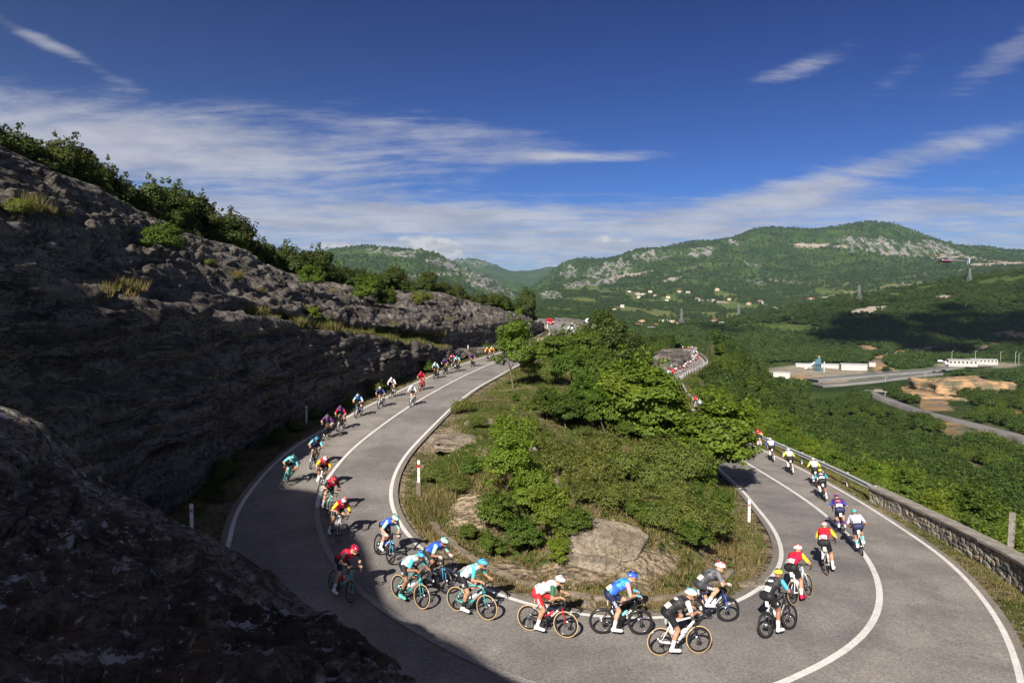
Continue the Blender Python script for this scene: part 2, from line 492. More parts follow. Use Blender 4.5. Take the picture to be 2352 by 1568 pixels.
paint = pmat('worn_white_paint', (.56, .55, .52), (.36, .35, .33), scale=9, rough=.8, lo=.42, hi=.72)
t = NT(paint.node_tree)
co = t.new('ShaderNodeTexCoord').outputs['Object']
wear = t.m('MULTIPLY', t.ramp(t.noise(co, 26, 5, .75), .49, .64), t.ramp(t.noise(co, .8, 3, .6), .35, .7, .25, 1.0))
pc = t.mix(t.ramp(t.noise(co, 3, 4, .6), .3, .7), (.66, .635, .61), (.56, .54, .515))
bs = t.new('ShaderNodeBsdfPrincipled'); t.put(bs.inputs['Base Color'], t.mix(wear, pc, (.17, .16, .15))); bs.inputs['Roughness'].default_value = .8
om = t.new('ShaderNodeOutputMaterial'); t.l.new(bs.outputs[0], om.inputs[0])


def stripe(name, C, wid, dz=.006, sel=None, label=None, mat_=None):
    """painted line along the curve C"""
    C = np.asarray(C); T = np.gradient(C, axis=0); N = np.stack([-T[:, 1], T[:, 0], 0 * T[:, 0]], 1); N /= np.linalg.norm(N, axis=1)[:, None]
    wv = wid if np.ndim(wid) else np.full(len(C), wid)
    V = np.stack([C - N * wv[:, None] / 2, C + N * wv[:, None] / 2], 1).reshape(-1, 3); V[:, 2] += dz
    o = mesh_obj(name, V, grid_faces(len(C), 2)[:, ::-1].copy(), mat_ or paint)
    return tag(o, label, kind='structure')


stripe('edge_line', RL + CN * .02, .155, label='worn white line along the outer edge of the road')
stripe('edge_line', RI - CN * .02, .155, label='worn white line along the inner edge of the road')
# the centre line, where the photograph shows it
cpx = [(1143.2, 830), (1067.1, 862.2), (969.4, 915.8), (910.8, 953), (836.6, 1007.7), (794, 1045.6), (767.2, 1079), (745, 1107), (729.4, 1136.9), (724.9, 1185.9), (732, 1222), (759.6, 1287.7), (818.2, 1360), (892.4, 1412.7), (943.2, 1443.9), (1050, 1508), (1230, 1578)]
cl = [RC[k] for k in range(0, NS) if RC[k][1] > 95 and k < NS // 2][::8] + L_(*cpx) + R_((1400, 1640), (1600, 1645), (1785, 1567), (1880, 1527), (1954.8, 1482.5), (1992.8, 1446.7), (2018.1, 1410.7), (2026.6, 1368.6), (2020.2, 1332.7), (1997.5, 1289), (1949.5, 1229.9), (1914, 1198.5), (1862, 1156.1), (1790.9, 1109.6), (1708.9, 1059)) \
    + [RC[k] for k in range(NS // 2, NS) if RC[k][1] > 60][::8]
CLN = catmull(cl, 1100)
for _ in range(24): CLN[1:-1] = .25 * CLN[:-2] + .5 * CLN[1:-1] + .25 * CLN[2:]
kk = []
for p in CLN:
    t_ = np.clip(((p[0] - RL[:, 0]) * CROSS[:, 0] + (p[1] - RL[:, 1]) * CROSS[:, 1]) / WID ** 2, 0, 1); kk.append(int(np.argmin(np.hypot(p[0] - RL[:, 0] - t_ * CROSS[:, 0], p[1] - RL[:, 1] - t_ * CROSS[:, 1]))))
CLN[:, 2] = np.convolve(np.pad(zz[kk], 4, mode='edge'), np.ones(9) / 9, 'valid')
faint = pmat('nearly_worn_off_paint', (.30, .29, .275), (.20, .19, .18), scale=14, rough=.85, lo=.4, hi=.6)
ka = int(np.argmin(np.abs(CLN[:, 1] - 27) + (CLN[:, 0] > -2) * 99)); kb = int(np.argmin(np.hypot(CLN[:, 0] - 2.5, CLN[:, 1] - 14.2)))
stripe('centre_line', CLN[:ka + 1], .165, .022, label='worn white line along the middle of the upper road')
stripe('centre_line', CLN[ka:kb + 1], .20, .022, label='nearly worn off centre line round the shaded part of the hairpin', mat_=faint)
stripe('centre_line', CLN[kb:], .185, .022, label='worn white line along the middle of the lower road')

# ------------------------------------------------------------------ terrain: heights read off the photograph, smooth between, rough on top
# distance-to-road field on a raster
GX0, GX1, GY0, GY1, GS = -30.0, 75.0, 4.0, 290.0, .5
gx = np.arange(GX0, GX1 + GS, GS); gy = np.arange(GY0, GY1 + GS, GS)
RD = np.full((len(gx), len(gy)), 1e9, np.float32); RZ = np.zeros_like(RD); RS = np.zeros_like(RD)
XX, YY = np.meshgrid(gx, gy, indexing='ij')
for k in range(0, NS, 2):
    y0, y1 = min(RL[k, 1], RI[k, 1]) - 9, max(RL[k, 1], RI[k, 1]) + 9
    x0, x1 = min(RL[k, 0], RI[k, 0]) - 9, max(RL[k, 0], RI[k, 0]) + 9
    a0, a1 = max(int((x0 - GX0) / GS), 0), min(int((x1 - GX0) / GS) + 1, len(gx)); b0, b1 = max(int((y0 - GY0) / GS), 0), min(int((y1 - GY0) / GS) + 1, len(gy))
    if a1 <= a0 or b1 <= b0: continue
    X, Y = XX[a0:a1, b0:b1], YY[a0:a1, b0:b1]
    ux, uy = X - RL[k, 0], Y - RL[k, 1]
    t_ = np.clip((ux * CROSS[k, 0] + uy * CROSS[k, 1]) / (WID[k] ** 2), 0, 1)
    dd = np.hypot(ux - t_ * CROSS[k, 0], uy - t_ * CROSS[k, 1])
    sub = RD[a0:a1, b0:b1]; mk = dd < sub
    sub[mk] = dd[mk]; RZ[a0:a1, b0:b1][mk] = zz[k]; RS[a0:a1, b0:b1][mk] = np.where(t_ < .5, -1, 1)[mk]


def sample(G, x, y):
    fx = np.clip((np.asarray(x) - GX0) / GS, 0, len(gx) - 1.001); fy = np.clip((np.asarray(y) - GY0) / GS, 0, len(gy) - 1.001)
    i, j = fx.astype(int), fy.astype(int); a, b = fx - i, fy - j
    return G[i, j] * (1 - a) * (1 - b) + G[i + 1, j] * a * (1 - b) + G[i, j + 1] * (1 - a) * b + G[i + 1, j + 1] * a * b


def nearest(G, x, y):
    i = np.clip(np.rint((np.asarray(x) - GX0) / GS).astype(int), 0, len(gx) - 1); j = np.clip(np.rint((np.asarray(y) - GY0) / GS).astype(int), 0, len(gy) - 1)
    return G[i, j]


def road_d(x, y):
    r = sample(np.minimum(RD, 50), x, y)
    out_ = (np.asarray(x) < GX0) | (np.asarray(x) > GX1) | (np.asarray(y) < GY0) | (np.asarray(y) > GY1)
    return np.where(out_, 50.0, r)


CPW = []                                       # world control points
for k in range(10, NS - 5, 14):
    if RL[k, 1] > 8:
        CPW += [tuple(RL[k] - CN[k] * .6), tuple(RI[k] + CN[k] * .6)]
CPW += [(20, 20, -12.5), (24.5, 35, -13.8), (27, 55, -15.2), (29.5, 77, -16.7), (36, 113, -18.7), (45, 147, -21), (17, 15, -12.5), (30, 15, -20), (60, 18, -33), (34, 20, -21), (38, 35, -21.5), (41, 55, -22.5), (44, 77, -24),
        (52, 113, -28), (62, 150, -31), (64, 40, -33), (70, 60, -34.5), (75, 90, -37), (80, 120, -39), (90, 160, -42), (140, 100, -48), (140, 180, -50), (200, 160, -54), (120, 250, -52), (60, 220, -26), (75, 260, -34),
        (60, 330, -40), (100, 360, -50), (20, 250, -20), (20, 330, -40), (-14, 11, -8.7), (-18, 16, -8.7), (-18, 30, -8.4), (-18, 60, -7.6), (-13, 100, -6.4), (-4, 150, -5.8), (-35, 40, -9), (-40, 80, -9), (-35, 120, -9), (-25, 200, -12),
        (-10, 260, -9), (-90, 120, -12), (-60, 60, -10), (-120, 260, -30), (0, 7, -9), (8, 7, -9), (-7, 8, -9), (27, 128, -15.0), (20, 125, -13), (24, 150, -14.2), (32, 185, -15.6), (15, 150, -9.5), (25, 215, -18)]
CPP = [(1060, 985, 36), (1390, 1195, 23), (1250, 1110, 28), (1400, 1322, 20.2), (1600, 1240, 23), (1580, 1150, 28), (1300, 1000, 40), (1480, 960, 48), (1400, 880, 68), (1290, 838, 85), (1500, 880, 105), (1440, 815, 125),
       # the small lower road, the dual carriageway and the yard beyond
       (2352, 1020, 260), (2230, 978, 300), (2130, 952, 340), (2060, 930, 390), (2010, 908, 430), (2450, 1060, 240), (1880, 895, 560), (2000, 880, 590), (2100, 863, 640), (2170, 851, 700), (2250, 838, 740), (2352, 836, 740), (2480, 836, 740),
       (1780, 857, 640), (1850, 846, 690), (1900, 841, 720), (2000, 841, 720), (1700, 880, 470), (1600, 850, 440), (2200, 905, 460), (2352, 905, 460),
       # front green hill
       (1500, 800, 600), (1650, 797, 820), (1850, 812, 820), (2000, 815, 840), (2150, 815, 860), (2352, 812, 860), (2500, 800, 860), (1650, 775, 950), (1800, 765, 1000), (2000, 748, 1030), (2200, 735, 1030), (2352, 722, 980), (2500, 700, 950),
       (1440, 770, 900), (1520, 762, 1000), (1600, 750, 1060), (1700, 737, 1130), (1800, 715, 1250), (1900, 693, 1330), (2000, 678, 1380), (2100, 665, 1420), (2230, 645, 1430), (2352, 625, 1400), (2600, 585, 1350),
       (1600, 757, 1300), (1700, 750, 1450), (1800, 738, 1600), (1900, 722, 1700), (2000, 705, 1750), (2100, 692, 1800), (2230, 676, 1800), (2352, 655, 1800), (2600, 630, 1800),
       # valley floor and village slope
       (1290, 760, 600), (1220, 780, 500), (1350, 765, 800), (1400, 755, 1000), (1350, 742, 1200), (1450, 747, 1400), (1550, 749, 1500), (1300, 705, 1900), (1450, 715, 2000), (1600, 720, 2100), (1750, 712, 2150), (1900, 700, 2250),
       (1280, 672, 2600), (1400, 672, 2700), (1500, 663, 2750), (1700, 665, 2800), (1900, 658, 2800), (2100, 640, 2900), (2352, 618, 2900), (2600, 600, 2900), (1300, 643, 3250), (1400, 637, 3350), (1500, 622, 3450), (1700, 602, 3550), (1900, 585, 3650),
       (2100, 588, 3650), (2352, 600, 3600), (2600, 590, 3600), (1255, 668, 3300), (1235, 688, 2500), (1200, 705, 2200), (1240, 700, 2100)]
CPP += [(x, y, 4300) for x, y in ((1292, 611), (1310, 604), (1400, 600), (1460, 581), (1530, 573), (1600, 559), (1690, 549), (1720, 531), (1790, 529), (1850, 531), (1900, 526), (1950, 519), (2000, 516), (2050, 521), (2100, 536), (2150, 553), (2200, 570), (2260, 573), (2352, 577), (2480, 575), (2620, 580))]
CPP += [(x, y, 5600) for x, y in ((1330, 660), (1400, 650), (1600, 620), (1800, 600), (2000, 590), (2200, 610), (2400, 615))]
CPP += [(x, y, 3700) for x, y in ((560, 640), (700, 590), (765, 577), (830, 570), (900, 574), (940, 580), (1000, 591), (1050, 613), (1100, 636), (1160, 666), (1195, 690))]
CPP += [(x, y, 4700) for x, y in ((600, 680), (765, 640), (900, 635), (1000, 645), (1090, 672), (1160, 690))]
CPP += [(750, 650, 2900), (850, 645, 2900), (950, 645, 2950), (1020, 650, 3000), (1080, 668, 3000), (1150, 693, 2850), (600, 725, 1500), (800, 725, 1700), (1000, 728, 1800), (1120, 728, 1800), (300, 700, 3000), (0, 700, 3000), (300, 650, 4200), (0, 650, 4200), (-250, 690, 3000)]
CPP += [(1165, 652, 5200), (1210, 657, 5200), (1255, 660, 5000), (1210, 680, 6300)]
CPP += [(x, y, 8200) for x, y in ((900, 640), (1000, 612), (1045, 601), (1085, 597), (1120, 605), (1160, 621), (1200, 625), (1240, 619), (1290, 613), (1340, 616), (1500, 640), (2000, 650), (2500, 650), (300, 650), (-200, 650))]
CPP += [(x, y, 9800) for x, y in ((700, 665), (1085, 640), (1290, 650), (1700, 670), (2300, 670), (0, 670))]
for a_, b_, c_ in CPP:
    p = U(a_, b_, c_); CPW.append(tuple(p))
CPW = np.array(CPW)
KL = .42
cu, cl_, cv = CPW[:, 0] / CPW[:, 1], KL * np.log(CPW[:, 1]), CPW[:, 2] / CPW[:, 1]


def tps_k(r2): return np.where(r2 > 1e-12, .5 * r2 * np.log(np.maximum(r2, 1e-12)), 0)


NTPS = len(cu)
K = tps_k((cu[:, None] - cu[None]) ** 2 + (cl_[:, None] - cl_[None]) ** 2) + np.eye(NTPS) * 2e-5
Pm = np.stack([np.ones(NTPS), cu, cl_], 1)
A_ = np.block([[K, Pm], [Pm.T, np.zeros((3, 3))]])
SOL = np.linalg.solve(A_, np.r_[cv, 0, 0, 0])


def tps(x, y):
    x, y = np.asarray(x, float).ravel(), np.asarray(y, float).ravel(); r = np.empty(len(x))
    u, l_ = (x / y).astype(np.float32), (KL * np.log(y)).astype(np.float32)
    c32, l32, s32 = cu.astype(np.float32), cl_.astype(np.float32), SOL[:NTPS].astype(np.float32)
    for s in range(0, len(x), 20000):
        a, b = u[s:s + 20000], l_[s:s + 20000]
        r2 = (a[:, None] - c32[None]) ** 2 + (b[:, None] - l32[None]) ** 2
        np.maximum(r2, 1e-12, out=r2)
        r[s:s + 20000] = (.5 * r2 * np.log(r2)) @ s32 + SOL[NTPS] + SOL[NTPS + 1] * a + SOL[NTPS + 2] * b
    return r * y


def ground_z(x, y):
    x, y = np.asarray(x, float).ravel(), np.asarray(y, float).ravel()
    z = tps(x, y)
    dr = road_d(x, y)
    P = np.stack([x, y, 0 * x], 1)
    far_ = sstep(150, 900, y)
    z = z + fbm(P / 3.1, 4, .5, 3) * .35 * sstep(1.0, 6, dr) * (1 - far_)
    amp = far_ * np.minimum(y, 4500) * .0062
    fl = np.exp(-((x / y - .56) / .2) ** 2) * sstep(520, 600, y) * (1 - sstep(730, 800, y))
    z = z + fbm(P / 260., 6, .52, 31, ridged=True) * amp * (1 - .85 * fl)
    z = z + fbm(P / 60., 4, .5, 41) * far_ * 1.6 * (1 - .85 * fl)
    bl = sstep(.35, 3.2, dr)
    zr = nearest(RZ, x, y) - .10
    near_ = (dr < 7.0)
    return np.where(near_, zr * (1 - bl) + z * bl, z)


def gz(x, y): return float(ground_z([x], [y])[0])


def photo_gz(px, py, y0=5.0, y1=9000.0):
    """first ground point met along the ray of a photograph pixel"""
    ys = np.exp(np.linspace(math.log(y0), math.log(y1), 900)); v = pdir(px, py)
    g = ground_z(ys * v[0] / v[1], ys); r = ys * v[2] / v[1]
    k = int(np.argmax(r <= g)) if (r <= g).any() else len(ys) - 1
    return np.array((ys[k] * v[0] / v[1], ys[k], g[k]))
# ------------------------------------------------------------------ terrain sheet
def proj(P):
    P = np.asarray(P); x, y, z = P[..., 0], P[..., 1], P[..., 2]
    f = CP * y - SP * z; v = SP * y + CP * z
    return CX + FPX * x / f, CY - FPX * v / f


def wmix(c, rgb, wgt): return c * (1 - wgt[:, None]) + np.asarray(rgb)[None] * wgt[:, None]


def seg_dist(px, py, pts):
    d_ = np.full(px.shape, 1e9)
    for (x0, y0), (x1, y1) in zip(pts[:-1], pts[1:]):
        dx, dy = x1 - x0, y1 - y0
        t_ = np.clip(((px - x0) * dx + (py - y0) * dy) / (dx * dx + dy * dy), 0, 1)
        d_ = np.minimum(d_, np.hypot(px - x0 - t_ * dx, py - y0 - t_ * dy))
    return d_


# bare rock and bare soil on the far slopes: (px, py, rx, ry, slope) in the photograph, distance range
ROCKS = [(1308, 628, 24, 22, 0, 3000, 4400), (1400, 622, 80, 24, -.16, 2800, 4500), (1500, 590, 62, 17, -.1, 3200, 4500), (1610, 580, 62, 16, -.1, 3200, 4500), (1360, 650, 90, 16, -.15, 2700, 4400), (1265, 682, 36, 18, 0, 2100, 3400),
         (1690, 560, 30, 10, 0, 3400, 4500), (2040, 568, 130, 26, .14, 3300, 4500), (2160, 572, 66, 20, .25, 3300, 4500), (1960, 552, 60, 14, 0, 3300, 4500), (1110, 640, 100, 40, .5, 2600, 3900), (1030, 608, 70, 18, .25, 2900, 3900), (925, 585, 60, 12, 0, 2900, 3900), (860, 578, 50, 9, 0, 2900, 3900),
         (1090, 605, 60, 9, .1, 7000, 8600), (1740, 650, 30, 9, .2, 2000, 4000), (1730, 610, 30, 8, .2, 2900, 4000)]
SOILS = [(1860, 563, 56, 4, .03, 3300, 4300), (1930, 566, 22, 3, 0, 3300, 4300), (2330, 606, 130, 3.5, -.02, 2600, 4200), (2200, 592, 70, 2.5, 0, 2900, 4200), (2060, 584, 60, 2, .05, 2900, 4200), (2000, 712, 48, 9, -.12, 900, 1500), (2165, 683, 22, 7, -.1, 1000, 1600), (2085, 808, 90, 8, -.16, 600, 1000),
         (2260, 800, 60, 7, -.3, 600, 1000), (2010, 836, 26, 10, 0, 600, 1000), (1680, 812, 34, 7, 0, 500, 1000), (1640, 812, 14, 6, 0, 500, 1000), (1640, 783, 9, 9, .6, 600, 1100), (2320, 770, 60, 10, .1, 500, 1100), (2150, 935, 48, 30, .4, 350, 560), (2215, 870, 50, 28, .1, 440, 620), (2020, 845, 22, 14, 0, 620, 800), (1880, 866, 80, 10, .05, 600, 760),
         (1900, 872, 60, 9, .1, 560, 700), (2110, 905, 60, 18, .2, 380, 600), (2200, 990, 50, 20, .3, 240, 360), (2185, 1010, 40, 22, 0, 180, 340), (2240, 1085, 36, 26, .4, 90, 240), (1480, 795, 40, 8, 0, 500, 900), (1430, 764, 60, 6, 0, 900, 1300), (1545, 640, 26, 4, -.2, 2500, 3600), (1450, 632, 60, 3, -.2, 2800, 3600), (1640, 692, 40, 2.5, .1, 1800, 2900), (1850, 700, 60, 2.5, -.2, 1500, 2900),
         (1990, 800, 30, 8, .1, 600, 1000), (2330, 950, 30, 8, .1, 280, 500), (2290, 1000, 60, 6, .25, 220, 420)]


def worley(p, seed):
    """random value of the nearest cell point: broken blocks with sharp steps between them"""
    p = np.asarray(p, float); i0 = np.floor(p).astype(np.int64); best = np.full(len(p), 9.0); val = np.zeros(len(p))
    for dx in (-1, 0, 1):
        for dy in (-1, 0, 1):
            for dz_ in (-1, 0, 1):
                c = i0 + (dx, dy, dz_); q = np.stack([ihash(c[:, 0], c[:, 1], c[:, 2], seed + k) for k in range(3)], 1) * .45 + .5 + c
                d_ = ((p - q) ** 2).sum(1); m_ = d_ < best; best[m_] = d_[m_]; val[m_] = ihash(c[:, 0], c[:, 1], c[:, 2], seed + 7)[m_]
    return val


def patch(px, py, y, lst, noi, soft=.5):
    wgt = np.zeros(px.shape)
    for x0, y0, rx, ry, sl, d0, d1 in lst:
        q = ((px - x0) / rx) ** 2 + ((py - y0 - sl * (px - x0)) / ry) ** 2
        m_ = (1.25 - q) * ((y > d0) & (y < d1))
        wgt = np.maximum(wgt, np.clip(m_, 0, 1))
    return sstep(.0, soft, wgt - noi)


nu, nv = 640, 640
uu = np.linspace(-.98, 1.06, nu); yv = np.exp(np.linspace(math.log(7.0), math.log(9800), nv))
TU, TY = np.meshgrid(uu, yv, indexing='ij')
tx, ty = (TU * TY).ravel(), TY.ravel()
tz = ground_z(tx, ty)
P3 = np.stack([tx, ty, tz], 1)
ppx, ppy = proj(P3)
q2 = np.stack([tx, ty, 0 * tx], 1)
dr_ = road_d(tx, ty)
nA, nB, nC = fbm(q2 / 5.0, 4, .55, 5), fbm(q2 / 1.3, 3, .6, 9), fbm(q2 / 70.0, 5, .55, 13)
far_ = sstep(140, 420, ty)
# near ground: dry grass, green grass, bare brown soil
c_near = wmix(np.tile(np.array((.062, .082, .020)), (len(tx), 1)), (.165, .128, .064), sstep(.0, .5, nA + .5 * nB))
c_near = wmix(c_near, (.160, .125, .088), sstep(.05, .45, nB + .3 * nA) * .85)
BARE = [(1480, 1300, 95, 46, -.15), (1075, 1170, 60, 62, 0), (1330, 1318, 110, 26, .1), (1180, 1310, 70, 26, .3), (1010, 1010, 60, 26, -.5), (1260, 1090, 34, 60, .6)]


def bare_at(P):
    a, b = proj(P); r = np.zeros(len(P))
    for x0, y0, rx, ry, sl in BARE: r = np.maximum(r, 1.2 - ((a - x0) / rx) ** 2 - ((b - y0 - sl * (a - x0)) / ry) ** 2)
    return np.clip(r, 0, 1) * (P[:, 1] < 45)


c_near = wmix(c_near, (.255, .200, .142), sstep(.25, .6, bare_at(P3) + .35 * nB))
c_near = wmix(c_near, (.175, .140, .100), (1 - sstep(.5, 1.6, dr_ + .4 * nB)) * .9)
# far ground: woods, with meadows and plots of fields in the valley
forest = wmix(np.tile(np.array((.026, .046, .012)), (len(tx), 1)), (.050, .080, .018), sstep(-.3, .4, nC))
cell = np.floor(np.stack([(tx + 60 * fbm(q2 / 300., 2, .5, 71)) / 95.0, (ty + 90 * fbm(q2 / 300., 2, .5, 73)) / 120.0, 0 * tx], 1))
hcell = ihash(cell[:, 0].astype(np.int64), cell[:, 1].astype(np.int64), cell[:, 2].astype(np.int64), 77)
valley = sstep(900, 1300, ty) * (1 - sstep(2500, 3000, ty)) * sstep(.02, .10, TU.ravel()) * (1 - sstep(.52, .75, TU.ravel()))
field = valley * (hcell > .05) * sstep(-.35, .1, fbm(q2 / 45., 3, .5, 75))
meadow = field * .95 + .8 * sstep(.22, .4, fbm(q2 / 180., 4, .5, 19)) * sstep(500, 700, ty) * (1 - sstep(1400, 2400, ty))
meadow = np.clip(meadow, 0, 1)
c_far = wmix(forest, (.105, .095, .048), .55 * sstep(.15, .5, fbm(q2 / 26., 4, .55, 83)) * (1 - sstep(600, 900, ty)))
c_far = wmix(c_far, (.090, .125, .034), meadow * .85)
c_far = wmix(c_far, (.125, .130, .048), meadow * (hcell > .55) * .7)
nR = fbm(np.stack([tx / 30., ty / 70., tz / 30.], 1), 6, .68, 23)
nS = fbm(np.stack([tx / 20., ty / 30., tz / 9.], 1), 4, .6, 29)
rockw = patch(ppx, ppy, ty, ROCKS, .62 + 1.15 * nR, .16)
rockraw = patch(ppx, ppy, ty, ROCKS, .35 * nR, 1.0)
soilw = patch(ppx, ppy, ty, SOILS, .42 + .55 * nS, .2)
rk = np.array((.155, .150, .145))[None] * (1 + .45 * nS[:, None])
warm = sstep(.1, .5, fbm(q2 / 120., 3, .5, 37))
rk = wmix(rk, (.22, .15, .105), warm * .7)
so = np.tile(np.array((.30, .195, .105)), (len(tx), 1)) * (1 + .35 * nR[:, None])
so = wmix(so, (.17, .145, .125), sstep(-.1, .3, fbm(q2 / 22., 3, .5, 53)))
so = wmix(so, (.34, .31, .27), (ty > 1000) * .7)
c_far = c_far * (1 - soilw[:, None]) + so * soilw[:, None]
# terrace lines and dirt tracks across the far slopes
for pts, wd, rgb, amt in (([(1740, 640), (1900, 655), (2060, 640), (2352, 600)], 1.3, (.26, .22, .16), .6), ([(1830, 690), (1980, 668), (2120, 650)], 1.2, (.30, .25, .17), .7), ([(2130, 585), (2352, 606)], 1.6, (.36, .28, .2), .8),
                           ([(1500, 640), (1560, 622), (1640, 600)], 1.0, (.25, .22, .17), .5), ([(1590, 765), (1720, 748), (1850, 722)], 1.0, (.15, .16, .06), .6), ([(930, 634), (1050, 628)], 1.5, (.34, .30, .25), .8)):
    dd = seg_dist(ppx, ppy, pts)
    c_far = wmix(c_far, rgb, (1 - sstep(wd * .6, wd * 1.6, dd + 1.2 * nS)) * amt * (ty > 900))
# factory yard, parking
for x0, y0, rx, ry in ((1880, 850, 130, 14), (2250, 838, 110, 8)):
    q = ((ppx - x0) / rx) ** 2 + ((ppy - y0) / ry) ** 2
    c_far = wmix(c_far, (.26, .225, .175), (1 - sstep(.6, 1.1, q + .3 * nS)) * (ty > 560) * (ty < 800))
c_all = c_near * (1 - far_[:, None]) + c_far * far_[:, None]
c_all = np.clip(c_all * (1 + .18 * nB[:, None]), .004, .8)
disp = rockw * sstep(900, 1800, ty)
P3[:, 2] += disp * (np.abs(nR) + .5 * nS) * ty * .011

ground_m = bpy.data.materials.new('ground_cover'); ground_m.use_nodes = True
t = NT(ground_m.node_tree)
co = t.new('ShaderNodeTexCoord').outputs['Object']
at = t.new('ShaderNodeAttribute', attribute_name='Col').outputs['Color']
cd = t.new('ShaderNodeVectorMath', operation='LENGTH'); t.put(cd.inputs[0], co)
b1 = t.noise(co, 4.5, 6, .68); b2 = t.noise(co, .06, 8, .7); b3 = t.noise(co, .55, 6, .68)
v_ = t.m('ADD', t.m('MULTIPLY', t.ramp(b1, .3, .7), .9), t.m('MULTIPLY', t.ramp(b2, .32, .68), .55))
v_ = t.m('ADD', v_, t.m('MULTIPLY', t.ramp(b3, .3, .7), .5))
rw_ = t.new('ShaderNodeAttribute', attribute_name='rock').outputs['Fac']
rn = t.noise(t.vm('MULTIPLY', co, (1.0, .35, .45)), .030, 9, .74)
thr_ = t.m('SUBTRACT', .72, t.m('MULTIPLY', rw_, .235))
rm_ = t.m('MULTIPLY', t.ramp(rn, thr_, t.m('ADD', thr_, .05)), t.ramp(rw_, .02, .12))
rcol = t.mix(t.ramp(t.noise(co, .012, 4, .6), .56, .72), t.mix(t.ramp(t.noise(co, .05, 6, .7), .35, .65), (.12, .115, .11), (.27, .26, .25)), (.26, .18, .13))
at = t.mix(rm_, at, rcol)
gcol = t.vm('MULTIPLY', at, t.comb(t.m('ADD', .38, t.m('MULTIPLY', v_, .64)), t.m('ADD', .40, t.m('MULTIPLY', v_, .62)), t.m('ADD', .42, t.m('MULTIPLY', v_, .58))))
bs = t.new('ShaderNodeBsdfPrincipled'); t.put(bs.inputs['Base Color'], gcol); bs.inputs['Roughness'].default_value = .95; bs.inputs['Specular IOR Level'].default_value = .05
bp = t.new('ShaderNodeBump'); bp.inputs['Strength'].default_value = .9; bp.inputs['Distance'].default_value = .06
t.put(bp.inputs['Height'], t.noise(co, 7, 6, .7)); t.l.new(bp.outputs[0], bs.inputs['Normal'])
bp2 = t.new('ShaderNodeBump'); bp2.inputs['Strength'].default_value = .8; bp2.inputs['Distance'].default_value = 5.0
t.put(bp2.inputs['Height'], t.noise(co, .11, 6, .7)); t.l.new(bp2.outputs[0], bp.inputs['Normal'])
om = t.new('ShaderNodeOutputMaterial'); t.l.new(bs.outputs[0], om.inputs[0])
terrain = mesh_obj('terrain', P3, grid_faces(nu, nv), ground_m, col=c_all, fattr={'rock': rockraw})
tag(terrain, 'hillside, wide green valley and far mountains under the road', kind='structure')

# ------------------------------------------------------------------ rock
def rock_mat(name, dark, mid, light, lichen=.35, sc=1.0, bed=(.16, -.05, .985), spec=.1, crk=.8):
    m_ = bpy.data.materials.new(name); m_.use_nodes = True
    t = NT(m_.node_tree)
    co = t.new('ShaderNodeTexCoord').outputs['Object']
    bedh = t.vm('DOT_PRODUCT', co, bed)
    wob = t.noise(co, .35 * sc, 4, .6)
    h = t.m('ADD', bedh, t.m('MULTIPLY', wob, 1.1))
    st = t.noise(t.comb(t.m('MULTIPLY', h, 2.6 * sc), t.m('MULTIPLY', t.sep(co)[1], .10 * sc), t.m('MULTIPLY', t.sep(co)[0], .10 * sc)), 1.0, 7, .68)
    big = t.noise(co, .42 * sc, 7, .66); fine = t.noise(co, 5.5 * sc, 7, .72); spk = t.noise(co, 2.3 * sc, 5, .7)
    c = t.mix(t.ramp(big, .36, .62), dark, mid)
    c = t.mix(t.m('MULTIPLY', t.ramp(st, .42, .60), .75), c, t.mix(t.ramp(fine, .3, .7), mid, light))
    c = t.mix(t.m('MULTIPLY', t.ramp(fine, .50, .38), .65), c, dark)
    c = t.mix(t.m('MULTIPLY', t.ramp(spk, .60, .66), lichen), c, light)
    if lichen > .5:
        c = t.mix(t.ramp(t.noise(co, 3.6, 7, .72), .585, .61), c, (.40, .39, .37)); c = t.mix(t.ramp(t.noise(co, 11.0, 5, .7), .62, .65), c, (.46, .45, .43))
    vst = t.noise(t.comb(t.m('MULTIPLY', t.sep(co)[0], 1.5 * sc), t.m('MULTIPLY', t.sep(co)[1], 1.5 * sc), t.m('MULTIPLY', t.sep(co)[2], .14 * sc)), 1.0, 5, .65)
    c = t.mix(t.m('MULTIPLY', t.ramp(vst, .50, .64), .6), c, dark)
    crack = t.ramp(t.m('ABSOLUTE', t.m('SUBTRACT', t.noise(t.comb(t.m('MULTIPLY', h, 1.1 * sc), t.m('MULTIPLY', t.sep(co)[1], .22 * sc), t.m('MULTIPLY', t.sep(co)[0], .3 * sc)), 1.3, 6, .62), .5)), 0.0, .02)
    c = t.mix(t.m('MULTIPLY', t.m('SUBTRACT', 1.0, crack), crk), c, (.012, .011, .010))
    bs = t.new('ShaderNodeBsdfPrincipled'); t.put(bs.inputs['Base Color'], c); bs.inputs['Roughness'].default_value = .9; bs.inputs['Specular IOR Level'].default_value = spec
    hh = t.m('ADD', t.m('ADD', t.m('MULTIPLY', st, .7), t.m('MULTIPLY', fine, .45)), t.m('MULTIPLY', t.noise(co, 13.0 * sc, 6, .75), .22))
    bp = t.new('ShaderNodeBump'); bp.inputs['Strength'].default_value = 1.0; bp.inputs['Distance'].default_value = .22 / sc
    t.put(bp.inputs['Height'], hh); t.l.new(bp.outputs[0], bs.inputs['Normal'])
    om = t.new('ShaderNodeOutputMaterial'); t.l.new(bs.outputs[0], om.inputs[0])
    return m_


